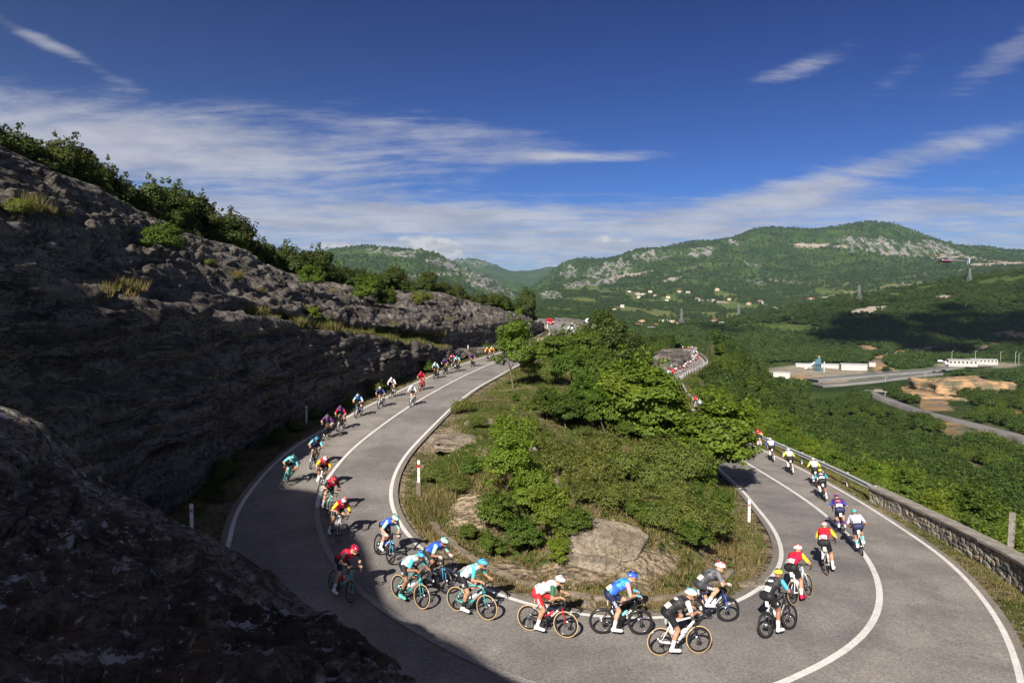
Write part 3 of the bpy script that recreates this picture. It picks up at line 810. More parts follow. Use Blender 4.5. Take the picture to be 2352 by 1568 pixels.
cliff_m = rock_mat('dark_weathered_rock', (.042, .037, .033), (.125, .109, .096), (.275, .248, .216))
fore_m = rock_mat('lichen_spotted_rock', (.042, .033, .026), (.125, .098, .073), (.36, .32, .265), lichen=.85, sc=2.0, spec=.03, crk=.4)
pale_m = rock_mat('pale_grey_rock', (.12, .098, .074), (.27, .220, .165), (.37, .325, .265), lichen=.3, sc=2.0, bed=(.2, .3, .93), crk=.45)


def UP(px, py, y): return U(px, py, y)


OUTW = np.array((-.985, .17, 0))
TOP = [np.array((-16.2, 4, 1.6)), np.array((-16.0, 14, 1.5)), UP(60, 602, 20.8), UP(180, 645, 23.3), UP(270, 682, 25.5), UP(400, 706, 29.3), UP(560, 731, 36.4), UP(640, 739, 41), UP(760, 761, 48.6), UP(860, 776, 56), UP(940, 786, 64),
       UP(1000, 797, 71), UP(1050, 806, 79), UP(1110, 803, 88), UP(1160, 796, 97), UP(1212, 783, 109), UP(1240, 771, 121), UP(1248, 762, 134)]
RID = [np.array((-29, 12, 10.5)), UP(-150, 275, 25), UP(0, 344, 32), UP(105, 386, 35), UP(186, 415, 38), UP(290, 466, 42.5), UP(422, 531, 50), UP(510, 559, 56), UP(620, 608, 64), UP(703, 636, 70), UP(826, 661, 80),
       UP(924, 668, 90), UP(1009, 672, 100), UP(1093, 697, 109), UP(1177, 717, 119), UP(1228, 738, 129), UP(1244, 746, 137), UP(1250, 752, 144)]
STP = [None, None, None, None, None, None, None, UP(640, 712, 43.5), UP(760, 732, 52), UP(860, 746, 60), UP(940, 751, 68), UP(1000, 753, 75), UP(1050, 749, 83), UP(1110, 744, 92), UP(1165, 742, 101), UP(1212, 752, 113), UP(1238, 758, 124), UP(1247, 758, 137)]
BAS = [np.array((-15.4, 4, -8.8)), np.array((-15.2, 14, -8.8)), np.array((-14.5, 20.8, -8.7))]
rows = []
for i in range(len(TOP)):
    T_, R_p = TOP[i], RID[i]
    if i < 3: B_ = BAS[i]
    else:
        k = int(np.argmin(np.abs(RL[:NS // 2, 1] - T_[1]) + (np.arange(NS // 2) > 640) * 99)); off = 2.3 if i < 13 else 1.4
        B_ = RL[k] - CN[k] * off; B_ = np.array((min(B_[0], T_[0] + .9), T_[1], B_[2] - .45))
    lw = (1.4, 1.3, 1.2, 1.2, 1.3, 1.5, 1.6, 2.0, 2.6, 2.8, 2.8, 2.4, 1.6, 1.2, 1.0, .8, .6, .3)[i]
    Ld = T_ + OUTW * lw + np.array((0, 0, .25))
    S_ = STP[i] if STP[i] is not None else Ld + OUTW * .5 + np.array((0, 0, 1.2))
    M1 = S_ + (R_p - S_) * .33 + np.array((0, 0, .35)); M2 = S_ + (R_p - S_) * .68 + np.array((0, 0, .35))
    Kp = R_p + OUTW * 5 + np.array((0, 1, -.9)); K2 = R_p + OUTW * 22 + np.array((0, 4, -9))
    Mw = B_ * .45 + T_ * .55 + (np.array((.25, 0, 0)) if i > 2 else 0)
    rows.append([B_, Mw, T_, Ld, S_, M1, M2, R_p, Kp, K2])
rows = np.array(rows)                                   # stations x section points x 3
NU, sec_n = 860, [34, 34, 18, 18, 44, 44, 44, 14, 8]
SECT = []
for j in range(rows.shape[1]):
    cj = rows[:, j]; par = np.r_[0, np.cumsum(np.linalg.norm(np.diff(rows[:, 2], axis=0), axis=1))]
    q = np.interp(np.linspace(0, 1, NU) ** 1.25, [0, 1], [0, par[-1]])
    # shape-preserving smooth interpolation
    h_ = np.diff(par); dl = np.diff(cj, axis=0) / h_[:, None]; m_ = np.zeros_like(cj); m_[0], m_[-1] = dl[0], dl[-1]
    m_[1:-1] = (dl[:-1] * h_[1:, None] + dl[1:] * h_[:-1, None]) / (h_[1:, None] + h_[:-1, None])
    k = np.clip(np.searchsorted(par, q, 'right') - 1, 0, len(par) - 2); t_ = ((q - par[k]) / h_[k])[:, None]; hh = h_[k][:, None]
    SECT.append((2 * t_ ** 3 - 3 * t_ ** 2 + 1) * cj[k] + (t_ ** 3 - 2 * t_ ** 2 + t_) * hh * m_[k] + (-2 * t_ ** 3 + 3 * t_ ** 2) * cj[k + 1] + (t_ ** 3 - t_ ** 2) * hh * m_[k + 1])
SECT = np.stack(SECT, 1)
cols, amp, nrm = [], [], []
sec_amp = [.15, .95, .5, .18, .55, .80, .78, .25, .5, .6]
for j in range(SECT.shape[1] - 1):
    ts = np.linspace(0, 1, sec_n[j], endpoint=(j == SECT.shape[1] - 2))
    for t_ in ts:
        cols.append(SECT[:, j] * (1 - t_) + SECT[:, j + 1] * t_); amp.append(sec_amp[j] * (1 - t_) + sec_amp[j + 1] * t_)
CV = np.stack(cols, 1); NVc = CV.shape[1]; amp = np.array(amp)
for _ in range(2): CV[:, 1:-1] = .25 * CV[:, :-2] + .5 * CV[:, 1:-1] + .25 * CV[:, 2:]
du = np.gradient(CV, axis=0); dv = np.gradient(CV, axis=1)
nn = np.cross(dv, du); nn /= np.linalg.norm(nn, axis=2)[..., None] + 1e-9
if nn[NU // 2, NVc // 2, 2] < 0: nn = -nn
flatc = CV.reshape(-1, 3)
bedn = np.array((.16, -.05, .985)); bh = flatc @ bedn
along = flatc @ np.array((.12, .99, 0)); across = flatc @ np.array((.9, -.1, -.42))
pa = np.stack([bh * 1.35 + .45 * fbm(flatc / 11., 3, .5, 91), along * .055, across * .10], 1)
strata = fbm(pa, 6, .58, 101)
terr = strata * 3.4; terr = (np.floor(terr) + sstep(.36, .64, terr - np.floor(terr))) / 3.4
blk = fbm(flatc / np.array((1.6, 2.6, 1.2)), 5, .55, 111, ridged=True)
lump = fbm(flatc / 5.5, 4, .5, 121)
pits = -np.clip(fbm(flatc / np.array((2.4, 4.5, 1.6)), 3, .5, 131) - .28, 0, 1) * 2.6
fine_ = fbm(flatc / np.array((.55, .9, .45)), 3, .6, 141, ridged=True)
vert = fbm(np.stack([flatc[:, 0] / 1.1, flatc[:, 1] / 1.1, flatc[:, 2] / 5.0], 1), 4, .55, 151, ridged=True)
wallw = np.zeros(NVc); wallw[:68] = 1; wallw = np.convolve(wallw, np.ones(9) / 9, 'same')
wq = np.stack([flatc @ np.array((.96, -.1, -.26)), along, bh], 1) + .35 * np.stack([fbm(flatc / 1.7, 3, .5, 161 + k) for k in range(3)], 1)
wor = .34 * worley(wq / np.array((1.5, 3.6, .55)), 171) + .17 * worley(wq / np.array((.7, 1.3, .28)), 181)
dsp = (wor + .95 * terr + .16 * blk + .30 * lump + .8 * pits + .16 * fine_ + (np.tile(wallw, NU)) * (.42 * vert - .35 * terr)).reshape(NU, NVc) * amp[None]
endf = sstep(0, 30, NU - 1 - np.arange(NU))[:, None] * .8 + .2
CLF = CV + nn * (dsp * endf)[..., None]
# tops of the ridge stay on the drawn outline
cliff = mesh_obj('rock_slope', CLF.reshape(-1, 3), grid_faces(NU, NVc)[:, ::-1].copy(), cliff_m, smooth=False)
tag(cliff, 'dark layered rock slope and cut face along the upper road', kind='structure')
SECI = np.cumsum([0] + sec_n)                           # column where each section point sits


def cliff_pt(px, j0, fr=0.0):
    """point of the rock slope in section column j0 (+fr towards the next) whose image column is nearest px"""
    c_ = int(round(SECI[j0] + fr * sec_n[min(j0, len(sec_n) - 1)])); c_ = min(c_, NVc - 1)
    X, _ = proj(CLF[:, c_]); ok = CLF[:, c_, 1] > 6
    k = int(np.argmin(np.where(ok, np.abs(X - px), 1e9)))
    return CLF[k, c_].copy()


# the rock the picture is taken from, lower left
SIL = [(-260, 880, 8.6), (-120, 905, 8.3), (0, 930, 8), (60, 948, 8.1), (112, 985, 8.0), (135, 1050, 7.7), (240, 1118, 7.6), (330, 1150, 7.4), (430, 1203, 7.1), (500, 1240, 6.9), (570, 1285, 6.6), (640, 1335, 6.2), (700, 1385, 5.8), (765, 1425, 5.5), (830, 1490, 5.0), (890, 1568, 4.6), (940, 1660, 4.1), (985, 1800, 3.4)]
sil = catmull([U(*s) for s in SIL], 260)
low1 = sil * np.array((.50, 0, 0)) + np.stack([0 * sil[:, 0], np.full(260, 2.4), np.full(260, -2.35)], 1)
low0 = sil * np.array((.30, 0, 0)) + np.stack([0 * sil[:, 0], np.full(260, -1.6), np.full(260, -2.5)], 1)
outd = np.array((.62, .78, 0))
b1_ = sil + outd * .8 + np.array((0, 0, -1.3)); b2_ = sil + outd * 1.6 + np.array((0, 0, -4.2)); b3_ = sil + outd * 2.2; b3_[:, 2] = -9.3
ctl = [low0, low1, low1 * .45 + sil * .55 + np.array((0, 0, .12)), sil, b1_, b2_, b3_]
ccols = []
for j, n__ in enumerate((14, 46, 60, 22, 16, 16)):
    for t_ in np.linspace(0, 1, n__, endpoint=(j == 5)): ccols.append(ctl[j] * (1 - t_) + ctl[j + 1] * t_)
FV = np.stack(ccols, 1)
for _ in range(6): FV[:, 1:-1] = .25 * FV[:, :-2] + .5 * FV[:, 1:-1] + .25 * FV[:, 2:]
du = np.gradient(FV, axis=0); dv = np.gradient(FV, axis=1); nn = np.cross(dv, du); nn /= np.linalg.norm(nn, axis=2)[..., None] + 1e-9
if nn[100, 60, 2] < 0: nn = -nn
ff = FV.reshape(-1, 3)
dsp = (.17 * fbm(ff / 1.9, 6, .6, 201, ridged=True) + .13 * fbm(ff / np.array((.6, .8, .25)), 6, .65, 211, ridged=True) + .2 * fbm(ff / 3.5, 3, .5, 221)).reshape(FV.shape[:2])
sidx = 14 + 46 + 60
dw = 1 - .85 * np.exp(-((np.arange(FV.shape[1]) - sidx) / 10.) ** 2)
FV = FV + nn * (dsp * dw[None])[..., None]
FV = FV + nn * ((.05 * worley(FV.reshape(-1, 3) / np.array((.34, .42, .15)) + .3 * fbm(ff / .5, 3, .5, 231)[:, None], 241)).reshape(FV.shape[:2]) * dw[None])[..., None]
fore = mesh_obj('foreground_rock', FV.reshape(-1, 3), grid_faces(*FV.shape[:2])[:, ::-1].copy(), fore_m)
tag(fore, 'large dark lichen-spotted rock in shade filling the lower left corner', 'rock')

# the hill behind the viewpoint; its crest throws the shade over rock wall and bend
G_ = [U(60, 560, 21.5), U(270, 690, 25.5)] + [onroad(a, b, 'L') for a, b in ((650, 1122), (735, 1131), (795, 1200), (850, 1276), (882, 1380), (961, 1443), (1130, 1520), (1230, 1568))]
CR = []
ld = np.array(LDIR)
for g in G_:
    k = (g[1] + 6.0) / ld[1]
    CR.append(g - ld * k)
CR = [np.array((-75, -6, 34.0)), np.array((-48, -6, 28.0))] + CR + [np.array((CR[-1][0] + 3, -6.5, CR[-1][2] - 1.0)), np.array((CR[-1][0] + 7, -7, CR[-1][2] - 4.2)), np.array((CR[-1][0] + 12, -8, -3.5)), np.array((16, -9, -6))]
CR = np.array(CR)
dl = np.r_[0, np.cumsum(np.linalg.norm(np.diff(CR, axis=0), axis=1))]; q = np.linspace(0, dl[-1], 200)
crest = np.stack([np.interp(q, dl, CR[:, k]) for k in range(3)], 1)
crest[:, 2] += .25 * fbm(np.stack([q / 2., 0 * q, 0 * q], 1), 3, .5, 301)
f1 = crest + np.array((0, 3.2, 0)); f1[:, 2] = np.minimum(crest[:, 2] * .45 - 1.5, crest[:, 2] - .5); f1[:, 1] += np.clip(-crest[:, 0] - 12, 0, 40) * .10
f2 = crest + np.array((0, 4.6, 0)); f2[:, 2] = -2.6; f2[:, 1] = np.where(crest[:, 0] < -12, np.clip(f1[:, 1] + 5, -2, 9), -1.2)
bk = crest + np.array((0, -16, 0)); bk[:, 2] = crest[:, 2] * .6 - 3
hv = np.stack([f2, f1 * .5 + f2 * .5, f1, .5 * (f1 + crest), crest, .5 * (crest + bk) + np.array((0, 0, 1.5)), bk], 1)
hill = mesh_obj('rocky_hill', hv.reshape(-1, 3), grid_faces(200, 7), cliff_m)
tag(hill, 'rocky hill rising behind the viewpoint', kind='structure')
# ------------------------------------------------------------------ plants
LEAF = {
    'bright': leaf_mat('bright_leaf', (.075, .120, .012), (.175, .235, .026), .38, .3),
    'mid': leaf_mat('mid_leaf', (.042, .080, .010), (.098, .145, .020), .32, .35),
    'oak': leaf_mat('oak_leaf', (.024, .040, .008), (.066, .082, .018), .22, .4),
    'broom': leaf_mat('broom_leaf', (.060, .085, .015), (.135, .150, .032), .28, .35),
    'light': leaf_mat('light_wood_leaf', (.050, .085, .012), (.100, .140, .022), .3, .45),
    'wood': leaf_mat('wood_leaf', (.026, .050, .009), (.058, .092, .016), .25, .5),
    'farwood': leaf_mat('far_wood_leaf', (.028, .052, .011), (.056, .090, .018), .18, .5),
    'red': leaf_mat('reddish_leaf', (.06, .07, .012), (.16, .075, .03), .3, .3),
}
grass_m = bpy.data.materials.new('grass_blade'); grass_m.use_nodes = True
t = NT(grass_m.node_tree)
a = t.new('ShaderNodeAttribute', attribute_name='Col').outputs['Color']
df = t.new('ShaderNodeBsdfDiffuse'); t.l.new(a, df.inputs[0]); tr = t.new('ShaderNodeBsdfTranslucent'); t.l.new(a, tr.inputs[0])
mx = t.new('ShaderNodeMixShader'); mx.inputs[0].default_value = .3; t.l.new(df.outputs[0], mx.inputs[1]); t.l.new(tr.outputs[0], mx.inputs[2])
om = t.new('ShaderNodeOutputMaterial'); t.l.new(mx.outputs[0], om.inputs[0])
bark_m = pmat('grey_brown_bark', (.085, .066, .050), (.15, .125, .10), 7, .9, .8, 20)


def unit(v): return v / (np.linalg.norm(v, axis=-1, keepdims=True) + 1e-9)


def leaves(C, N, s, rng, asp=.55):
    """one four-cornered leaf per centre C with normal N"""
    n = len(C); r = unit(rng.normal(size=(n, 3))); a = unit(np.cross(N, r)); b = np.cross(N, a)
    s = s * rng.uniform(.6, 1.3, n)[:, None]
    V = np.stack([C - a * s, C + b * s * asp - N * s * .12, C + a * s, C - b * s * asp - N * s * .12], 1).reshape(-1, 3)
    F = np.arange(4 * n).reshape(n, 4)
    return V, F


def crown_geo(seed, rad, nclump, nleaf, size, cr=.36, z0=.0, layered=0.0, asp=.55, flip=-.35):
    """leaves on many overlapping sprays spread through an uneven crown; rad = (rx, ry, rz), base at z0"""
    rng = np.random.default_rng(seed); rad = np.array(rad, float)
    d_ = unit(rng.normal(size=(nclump, 3))); d_[:, 2] = np.where(d_[:, 2] < flip, -d_[:, 2], d_[:, 2])
    rr = rng.uniform(.35, 1.0, nclump) ** .6
    lob = 1 + .28 * fbm(d_ * 1.4 + seed, 2, .5, seed)
    cc = d_ * (rr * lob)[:, None] * rad * (1 - .45 * cr)
    cc[:, 2] += z0 + rad[2] * .95
    csz = cr * rng.uniform(.55, 1.25, nclump) * rad.mean()
    per = rng.choice(nclump, nleaf, p=csz ** 2 / (csz ** 2).sum())
    q = unit(rng.normal(size=(nleaf, 3))); flat = np.array((1, 1, .62 - .35 * layered))
    C = cc[per] + q * (csz[per] * rng.uniform(.45, 1.05, nleaf) ** .5)[:, None] * flat
    C[:, 2] = np.maximum(C[:, 2], z0 + .03)
    cen = np.array((0, 0, z0 + rad[2] * .8))
    N = unit(unit(C - cen) * .5 + q * .55 + np.array((0, 0, .45 + layered * .8)) + rng.normal(size=(nleaf, 3)) * .45)
    ns = max(10, nclump // 2); k = rng.integers(nclump, size=ns); sd = unit(unit(cc[k] - cen) * .7 + rng.normal(size=(ns, 3)) * .35 + (0, 0, .45)); ln = rng.uniform(.12, .34, ns) * rad.mean()
    t_ = rng.uniform(.2, 1, (ns, 16)); sC = (cc[k] + sd * (csz[k] * .85)[:, None])[:, None] + sd[:, None] * (t_ * ln[:, None])[..., None] + rng.normal(size=(ns, 16, 3)) * size * .8
    m_ = ns * 16; C[:m_] = sC.reshape(-1, 3); per[:m_] = np.repeat(k, 16); N[:m_] = unit(rng.normal(size=(m_, 3)) + (0, 0, .6))
    V, F = leaves(C, N, size, rng, asp)
    ct = rng.uniform(0, 1, nclump)
    tint = np.clip(.55 * ct[per] + .45 * rng.uniform(0, 1, nleaf), 0, 1)
    return V, F, np.repeat(tint, 4)


def crown_mesh(name, mat_, *a, **k):
    V, F, tint = crown_geo(*a, **k)
    o = mesh_obj(name, V, F, mat_, smooth=False, fattr={'tint': tint})
    me = o.data; bpy.data.objects.remove(o)
    return me


def trunk_mesh(seed, h, r, nbr=5, lean=.1, spread=1.0):
    rng = np.random.default_rng(seed); b = MB()
    top = np.array((rng.normal() * lean * h, rng.normal() * lean * h, h))
    P = [np.array((0, 0, -.5)), np.array((0, 0, .0)), top * .35 + np.array((rng.normal() * .05 * h, 0, 0)), top * .7, top]
    b.tube(P, [r * 1.25, r * 1.05, r * .85, r * .55, r * .12], 7)
    for k in range(nbr):
        f = rng.uniform(.25, .8); p0 = top * f; a_ = k * 2.4 + rng.uniform(0, .8)
        e = p0 + np.array((math.cos(a_) * spread, math.sin(a_) * spread, rng.uniform(.35, .9) * h * .45))
        m_ = .5 * (p0 + e) + np.array((0, 0, .08 * h)); b.tube([p0, m_, e], [r * .5, r * .3, r * .06], 5)
    o = b.build('trunk', bark_m, smooth=True); me = o.data; bpy.data.objects.remove(o)
    return me


CROWN = {
    'oak': [crown_mesh('oak_crown', LEAF['oak'], 20 + i, (2.3 + .2 * i, 2.2, 2.3 + .25 * i), 52, 8600, .155, cr=.35, z0=.25) for i in range(4)],
    'bright': [crown_mesh('shrub_crown', LEAF['bright'], 40 + i, (1.35, 1.3, 1.45 + .2 * i), 52, 7600, .074, cr=.33, z0=.05, layered=.5) for i in range(4)],
    'mid': [crown_mesh('shrub_crown', LEAF['mid'], 50 + i, (1.5, 1.5, 1.55), 50, 7200, .082, cr=.35, z0=.05, layered=.4) for i in range(3)],
    'broad': [crown_mesh('broad_crown', LEAF['bright'], 60 + i, (2.2, 2.2, 2.55), 86, 13000, .115, cr=.33, z0=-.1, layered=.55, asp=.7, flip=-2) for i in range(3)],
    'broom': [crown_mesh('broom_crown', LEAF['broom'], 70 + i, (.95, .95, .62), 30, 4600, .062, cr=.42, z0=-.05, asp=.28) for i in range(4)],
    'wood': [crown_mesh('wood_crown', LEAF['wood'], 80 + i, (2.6, 2.6, 2.3), 36, 3200, .24, cr=.40, z0=.1, layered=.3) for i in range(3)],
    'far': [crown_mesh('far_crown', LEAF['farwood'], 90 + i, (3.3, 3.3, 2.5), 20, 520, .62, cr=.46, z0=.1) for i in range(3)],
    'light': [crown_mesh('wood_crown', LEAF['light'], 180 + i, (2.2, 2.2, 2.2 + .3 * i), 40, 4200, .19, cr=.38, z0=.1, layered=.6) for i in range(3)],
    'red': [crown_mesh('shrub_crown', LEAF['red'], 97, (1.2, 1.2, 1.1), 34, 2600, .12, cr=.36, z0=.05)],
}
TRUNK = {'oak': [trunk_mesh(1, 3.0, .16, 6, spread=1.2), trunk_mesh(2, 3.4, .18, 6, spread=1.3)], 'shrub': [trunk_mesh(3, 1.8, .05, 6, .12, .6), trunk_mesh(4, 2.0, .05, 6, .12, .7)], 'broad': [trunk_mesh(5, 3.6, .13, 7, .06, 1.1)], 'slim': [trunk_mesh(6, 2.6, .10, 5, .03, .7)],
         'small': [trunk_mesh(7, .6, .03, 4, .1, .3)]}
plant_n = [0]


def plant(name, kind, loc, s, label, cat, group=None, trunk='shrub', sz=None, rz=None, crown_name='crown', lift=0.0):
    plant_n[0] += 1; k = plant_n[0]
    e = empty(name, loc, rz if rz is not None else (k * 2.399) % 6.283)
    e.scale = (s, s, sz or s)
    tag(e, label, cat, group)
    c = bpy.data.objects.new(crown_name, CROWN[kind][k % len(CROWN[kind])]); COL.objects.link(c); c.parent = e; c.location = (0, 0, lift)
    t_ = bpy.data.objects.new('trunk' if trunk in ('oak', 'broad', 'slim') else 'stem', TRUNK[trunk][k % len(TRUNK[trunk])]); COL.objects.link(t_); t_.parent = e
    return e


# ridge trees above the rock slope
rng = np.random.default_rng(5)
OAKH = 5.2
ridge_px = [-60, -15, 30, 62, 95, 128, 160, 190, 222, 252, 283, 312, 345, 378, 408, 436, 466, 498, 530, 560, 590, 622, 655, 684, 712, 740, 768, 800, 832, 862, 893, 925, 960, 995, 1030, 1062, 1092, 1118, 1144, 1168, 1190, 1206, 1222]
for i, px in enumerate(ridge_px):
    for row in (0, 1):
        p = cliff_pt(px + row * 14, 7 if row == 0 else 8, .15 + .3 * rng.uniform() if row == 0 else .1)
        s = rng.uniform(.62, .9) * (1 if row == 0 else 1.08)
        s *= float(np.interp(px, [-60, 60, 200, 300, 420, 480, 700, 850, 950, 1100, 1200], [.82, .66, .70, .82, 1.12, .92, .98, .76, .68, .74, .95]))
        p = p + OUTW * (.9 + row * 1.2) + np.array((0, 0, -.55 - .5 * row))
        plant('oak_tree', 'oak', p, s, 'dark green oak among the row of trees along the crest of the rock slope', 'tree', 'oaks along the crest above the rock slope', 'oak')
for i, px in enumerate(range(540, 1236, 17)):
    p = cliff_pt(px, 7, .05 + .5 * rng.uniform()) + OUTW * rng.uniform(-.3, .9) - np.array((0, 0, .25)); s = rng.uniform(.46, .74) * float(np.interp(px, [540, 900, 1230], [.9, 1.0, 1.5]))
    plant('crest_shrub', ('mid', 'oak', 'mid')[i % 3], p, s * (.62 if i % 3 == 1 else 1), 'low scrubby bush on the crest between rock slope and oaks', 'bush', 'scrub along the crest of the rock slope', 'small')
# a tall dark tree where the crest meets the far bend
plant('dark_tree', 'oak', U(1212, 745, 126), .68, 'tall narrow dark tree at the lower end of the crest, above the red car', 'tree', trunk='oak', sz=1.45)

# shrubs rooted on the rock slope
def on_slope(px, py):
    """rock slope point seen nearest photograph pixel"""
    X, Y = proj(CLF); d2 = (X - px) ** 2 + (Y - py) ** 2 + np.where(CLF[..., 1] < 5, 1e9, 0)
    k = np.unravel_index(int(np.argmin(d2)), d2.shape); return CLF[k].copy()


for px, py, hpx, kind, lab in ((375, 592, 62, 'mid', 'green shrub with a yellowing top growing in the middle of the rock slope'), (405, 560, 40, 'red', 'yellow and reddish bush beside the green shrub on the rock slope'), (845, 705, 52, 'mid', 'large green bush low on the rock slope where it turns to the bend'), (885, 718, 42, 'mid', 'right-hand green bush of the pair low on the rock slope'),
                               (715, 668, 46, 'mid', 'sparse green bush in a hollow of the rock slope below the crest'), (45, 500, 34, 'broom', 'small green bush beside dry grass high on the left of the rock slope'), (905, 655, 30, 'oak', 'dark bush on the crest beside the rounded concrete shelter'), (715, 745, 34, 'bright', 'pale green bushy plant on the grassy ledge above the cut face'),
                               (965, 700, 26, 'broom', 'small bush on the bare rock knoll before the bend'), (480, 610, 16, 'broom', 'tiny bush beside a rock knob on the slope')):
    p = on_slope(px, py); h = 1.4 * hpx / FPX * p[1]
    base = {'mid': 3.0, 'red': 2.2, 'broom': 1.2, 'oak': 4.6, 'bright': 3.0}[kind]
    plant('rock_shrub', kind, p - np.array((0, 0, .1)), h / base, lab, 'shrub', trunk='small')
# plants in the ditch between wall and upper road
for i, px in enumerate((560, 600, 640, 690, 740, 790, 840, 900, 960, 1010, 1050, 1085, 1110, 1150, 1190)):
    k = int(np.argmin(np.abs(proj(RL[:NS // 2])[0] - px) + (RL[:NS // 2, 1] < 20) * 999 + (RL[:NS // 2, 1] > 110) * 999))
    p = RL[k] - CN[k] * (1.15 + .5 * (i % 3)); p[2] = zz[k] - .15
    plant('ditch_shrub', ('mid', 'broom', 'broom')[i % 3], p, (.34, .8, .6)[i % 3] * (1 + .2 * math.sin(i * 3)), 'low green plant in the shaded ditch between rock wall and upper road', 'shrub', 'plants in the ditch under the rock wall', 'small')

def inside(x, y):
    """on the island between the two arms of the road"""
    hl = np.argsort(RI[:NS // 2, 1]); xl = np.interp(y, RI[:700][::-1][:, 1], RI[:700][::-1][:, 0]); xr = np.interp(y, RI[690:1000][:, 1], RI[690:1000][:, 0])
    return (x > xl) & (x < xr) & (road_d(x, y) > .55)


# island between the two arms of the road: base pixel, height in pixels, kind, label
ISL = [
    (1178, 1095, 112, 'bright', 'bright green bush crowning the front of the road island, behind the grey rib of rock'), (1165, 1165, 118, 'bright', 'bright green bush in the middle of the front clump on the road island'), (1228, 1190, 110, 'bright', 'bright green bush just left of the rib of rock on the road island'),
    (1140, 1225, 90, 'mid', 'darker green bush at the left of the front clump on the road island'), (1262, 1240, 104, 'bright', 'bright bush over the lower right of the front clump, above the big slab'), (1315, 1245, 82, 'mid', 'bush touching the left edge of the big grey slab'), (1205, 1275, 84, 'mid', 'low bush at the foot of the front clump, centre'),
    (1128, 1285, 62, 'mid', 'low bush at the foot of the front clump, nearest the inner road line'), (1283, 1300, 56, 'bright', 'small bush in dry grass left of the slab'), (1082, 1098, 48, 'mid', 'round dark bush below the flat grey outcrop on the island'), (1078, 1246, 46, 'mid', 'low bush over gravel near the curve of the inner line'), (1055, 1132, 34, 'broom', 'small tufty bush by the red-banded marker post side of the island'),
    (1000, 1110, 30, 'broom', 'small tufty bush right of the red-banded marker post'), (1064, 950, 26, 'broom', 'small round bush beside the upper road inner line'), (1100, 985, 22, 'broom', 'small bush behind the flat grey outcrop'),
    (1475, 1012, 172, 'broad', 'large bright broad-leaved tree in the middle of the island thicket'), (1432, 1000, 120, 'bright', 'bushy tree on the left flank of the large broad-leaved tree'), (1528, 1020, 118, 'broad', 'broad-leaved tree on the right flank of the large bright tree'), (1392, 995, 96, 'mid', 'dark bush at the foot of the thicket, left of the big tree'),
    (1342, 972, 104, 'mid', 'dark green bush at the left end of the island thicket'), (1300, 985, 80, 'mid', 'bush at the far left foot of the island thicket'), (1255, 965, 72, 'mid', 'dark bush behind the flat grey outcrop on the island'), (1568, 1035, 84, 'mid', 'bush between the big tree and the tree with the slender trunk'), (1545, 960, 56, 'bright', 'bright bush in the thicket below the guardrail'),
    (1470, 905, 56, 'bright', 'yellow-green bush rising at the back of the thicket before the lower road'), (1412, 925, 84, 'mid', 'bush in the middle of the thicket behind the large tree'), (1500, 925, 42, 'bright', 'yellow-green bush hiding the lower road'), (1600, 1000, 44, 'mid', 'bush by the inner line of the lower road'),
    (1180, 893, 124, 'bright', 'slender airy sapling standing beside the upper road and hiding part of it'), (1215, 880, 50, 'bright', 'small bush at the foot of the airy sapling'), (1246, 846, 62, 'bright', 'small leafy sapling beside the road below the far bend'), (1290, 850, 84, 'mid', 'bushy tree by the upper road just below the far bend'), (1335, 850, 88, 'mid', 'dense bush below the stone wall of the far bend, left one'),
    (1385, 862, 92, 'oak', 'dark bush below the stone wall of the far bend, middle one'), (1432, 850, 84, 'oak', 'dark bush below the stone wall of the far bend, right one'), (1312, 890, 84, 'mid', 'bush in front of those below the far bend, left one'), (1368, 902, 90, 'mid', 'bush in front of those below the far bend, right one'), (1265, 880, 40, 'broom', 'low bush right of the airy sapling'), (1470, 820, 60, 'oak', 'dark bush above the rock face by the lower road'),
    (1300, 1092, 58, 'broom', 'low spiny bush right of the rib of rock'), (1362, 1115, 56, 'broom', 'low spiny bush in the middle of the island'), (1432, 1105, 54, 'broom', 'low spiny bush below the large tree'), (1345, 1160, 44, 'broom', 'low spiny bush above the big slab'), (1420, 1172, 56, 'broom', 'low spiny bush right above the big slab'), (1500, 1130, 58, 'broom', 'low spiny bush between slab and slender tree'),
    (1545, 1168, 56, 'broom', 'low spiny bush left of the slender tree trunk'), (1462, 1200, 58, 'mid', 'rounded green bush right beside the big slab'), (1510, 1215, 44, 'broom', 'low bush on bare soil right of the slab'), (1572, 1222, 60, 'broom', 'bush in tall grass near the inner line'), (1592, 1272, 74, 'mid', 'round green bush in tall grass above the grey cyclist'), (1628, 1245, 62, 'broom', 'tufty bush in tall grass left of the white marker post'),
    (1655, 1195, 66, 'mid', 'green bush under the slender tree beside the road'), (1605, 1115, 96, 'broad', 'leafy bush just left of the slender trunk'), (1250, 1040, 40, 'broom', 'low bush behind the rib of rock'), (1390, 1060, 50, 'broom', 'low bush in front of the thicket'), (1520, 1075, 56, 'broom', 'low bush in front of the thicket on its right'), (1570, 1100, 60, 'broom', 'low bush left of the leafy one at the slender tree'),
]
BASEH = {'bright': 3.1, 'mid': 3.2, 'broad': 5.0, 'broom': 1.25, 'oak': 5.0}
for px, py, hpx, kind, lab in ISL:
    p = photo_gz(px, py, 14, 160); h = hpx * 1.22 / FPX * p[1]
    if kind == 'broom': h *= 1.25
    s = h / BASEH[kind]
    tall = lab.startswith('slender airy')
    plant('sapling' if tall else ('broad_leaved_tree' if kind == 'broad' else 'bush'), kind, p - np.array((0, 0, .08)), s * (.72 if tall else 1.0), lab, 'tree' if (tall or kind == 'broad') else 'bush', trunk='broad' if kind == 'broad' else ('small' if kind == 'broom' else 'shrub'), sz=s)
rngi = np.random.default_rng(91); ni = 0
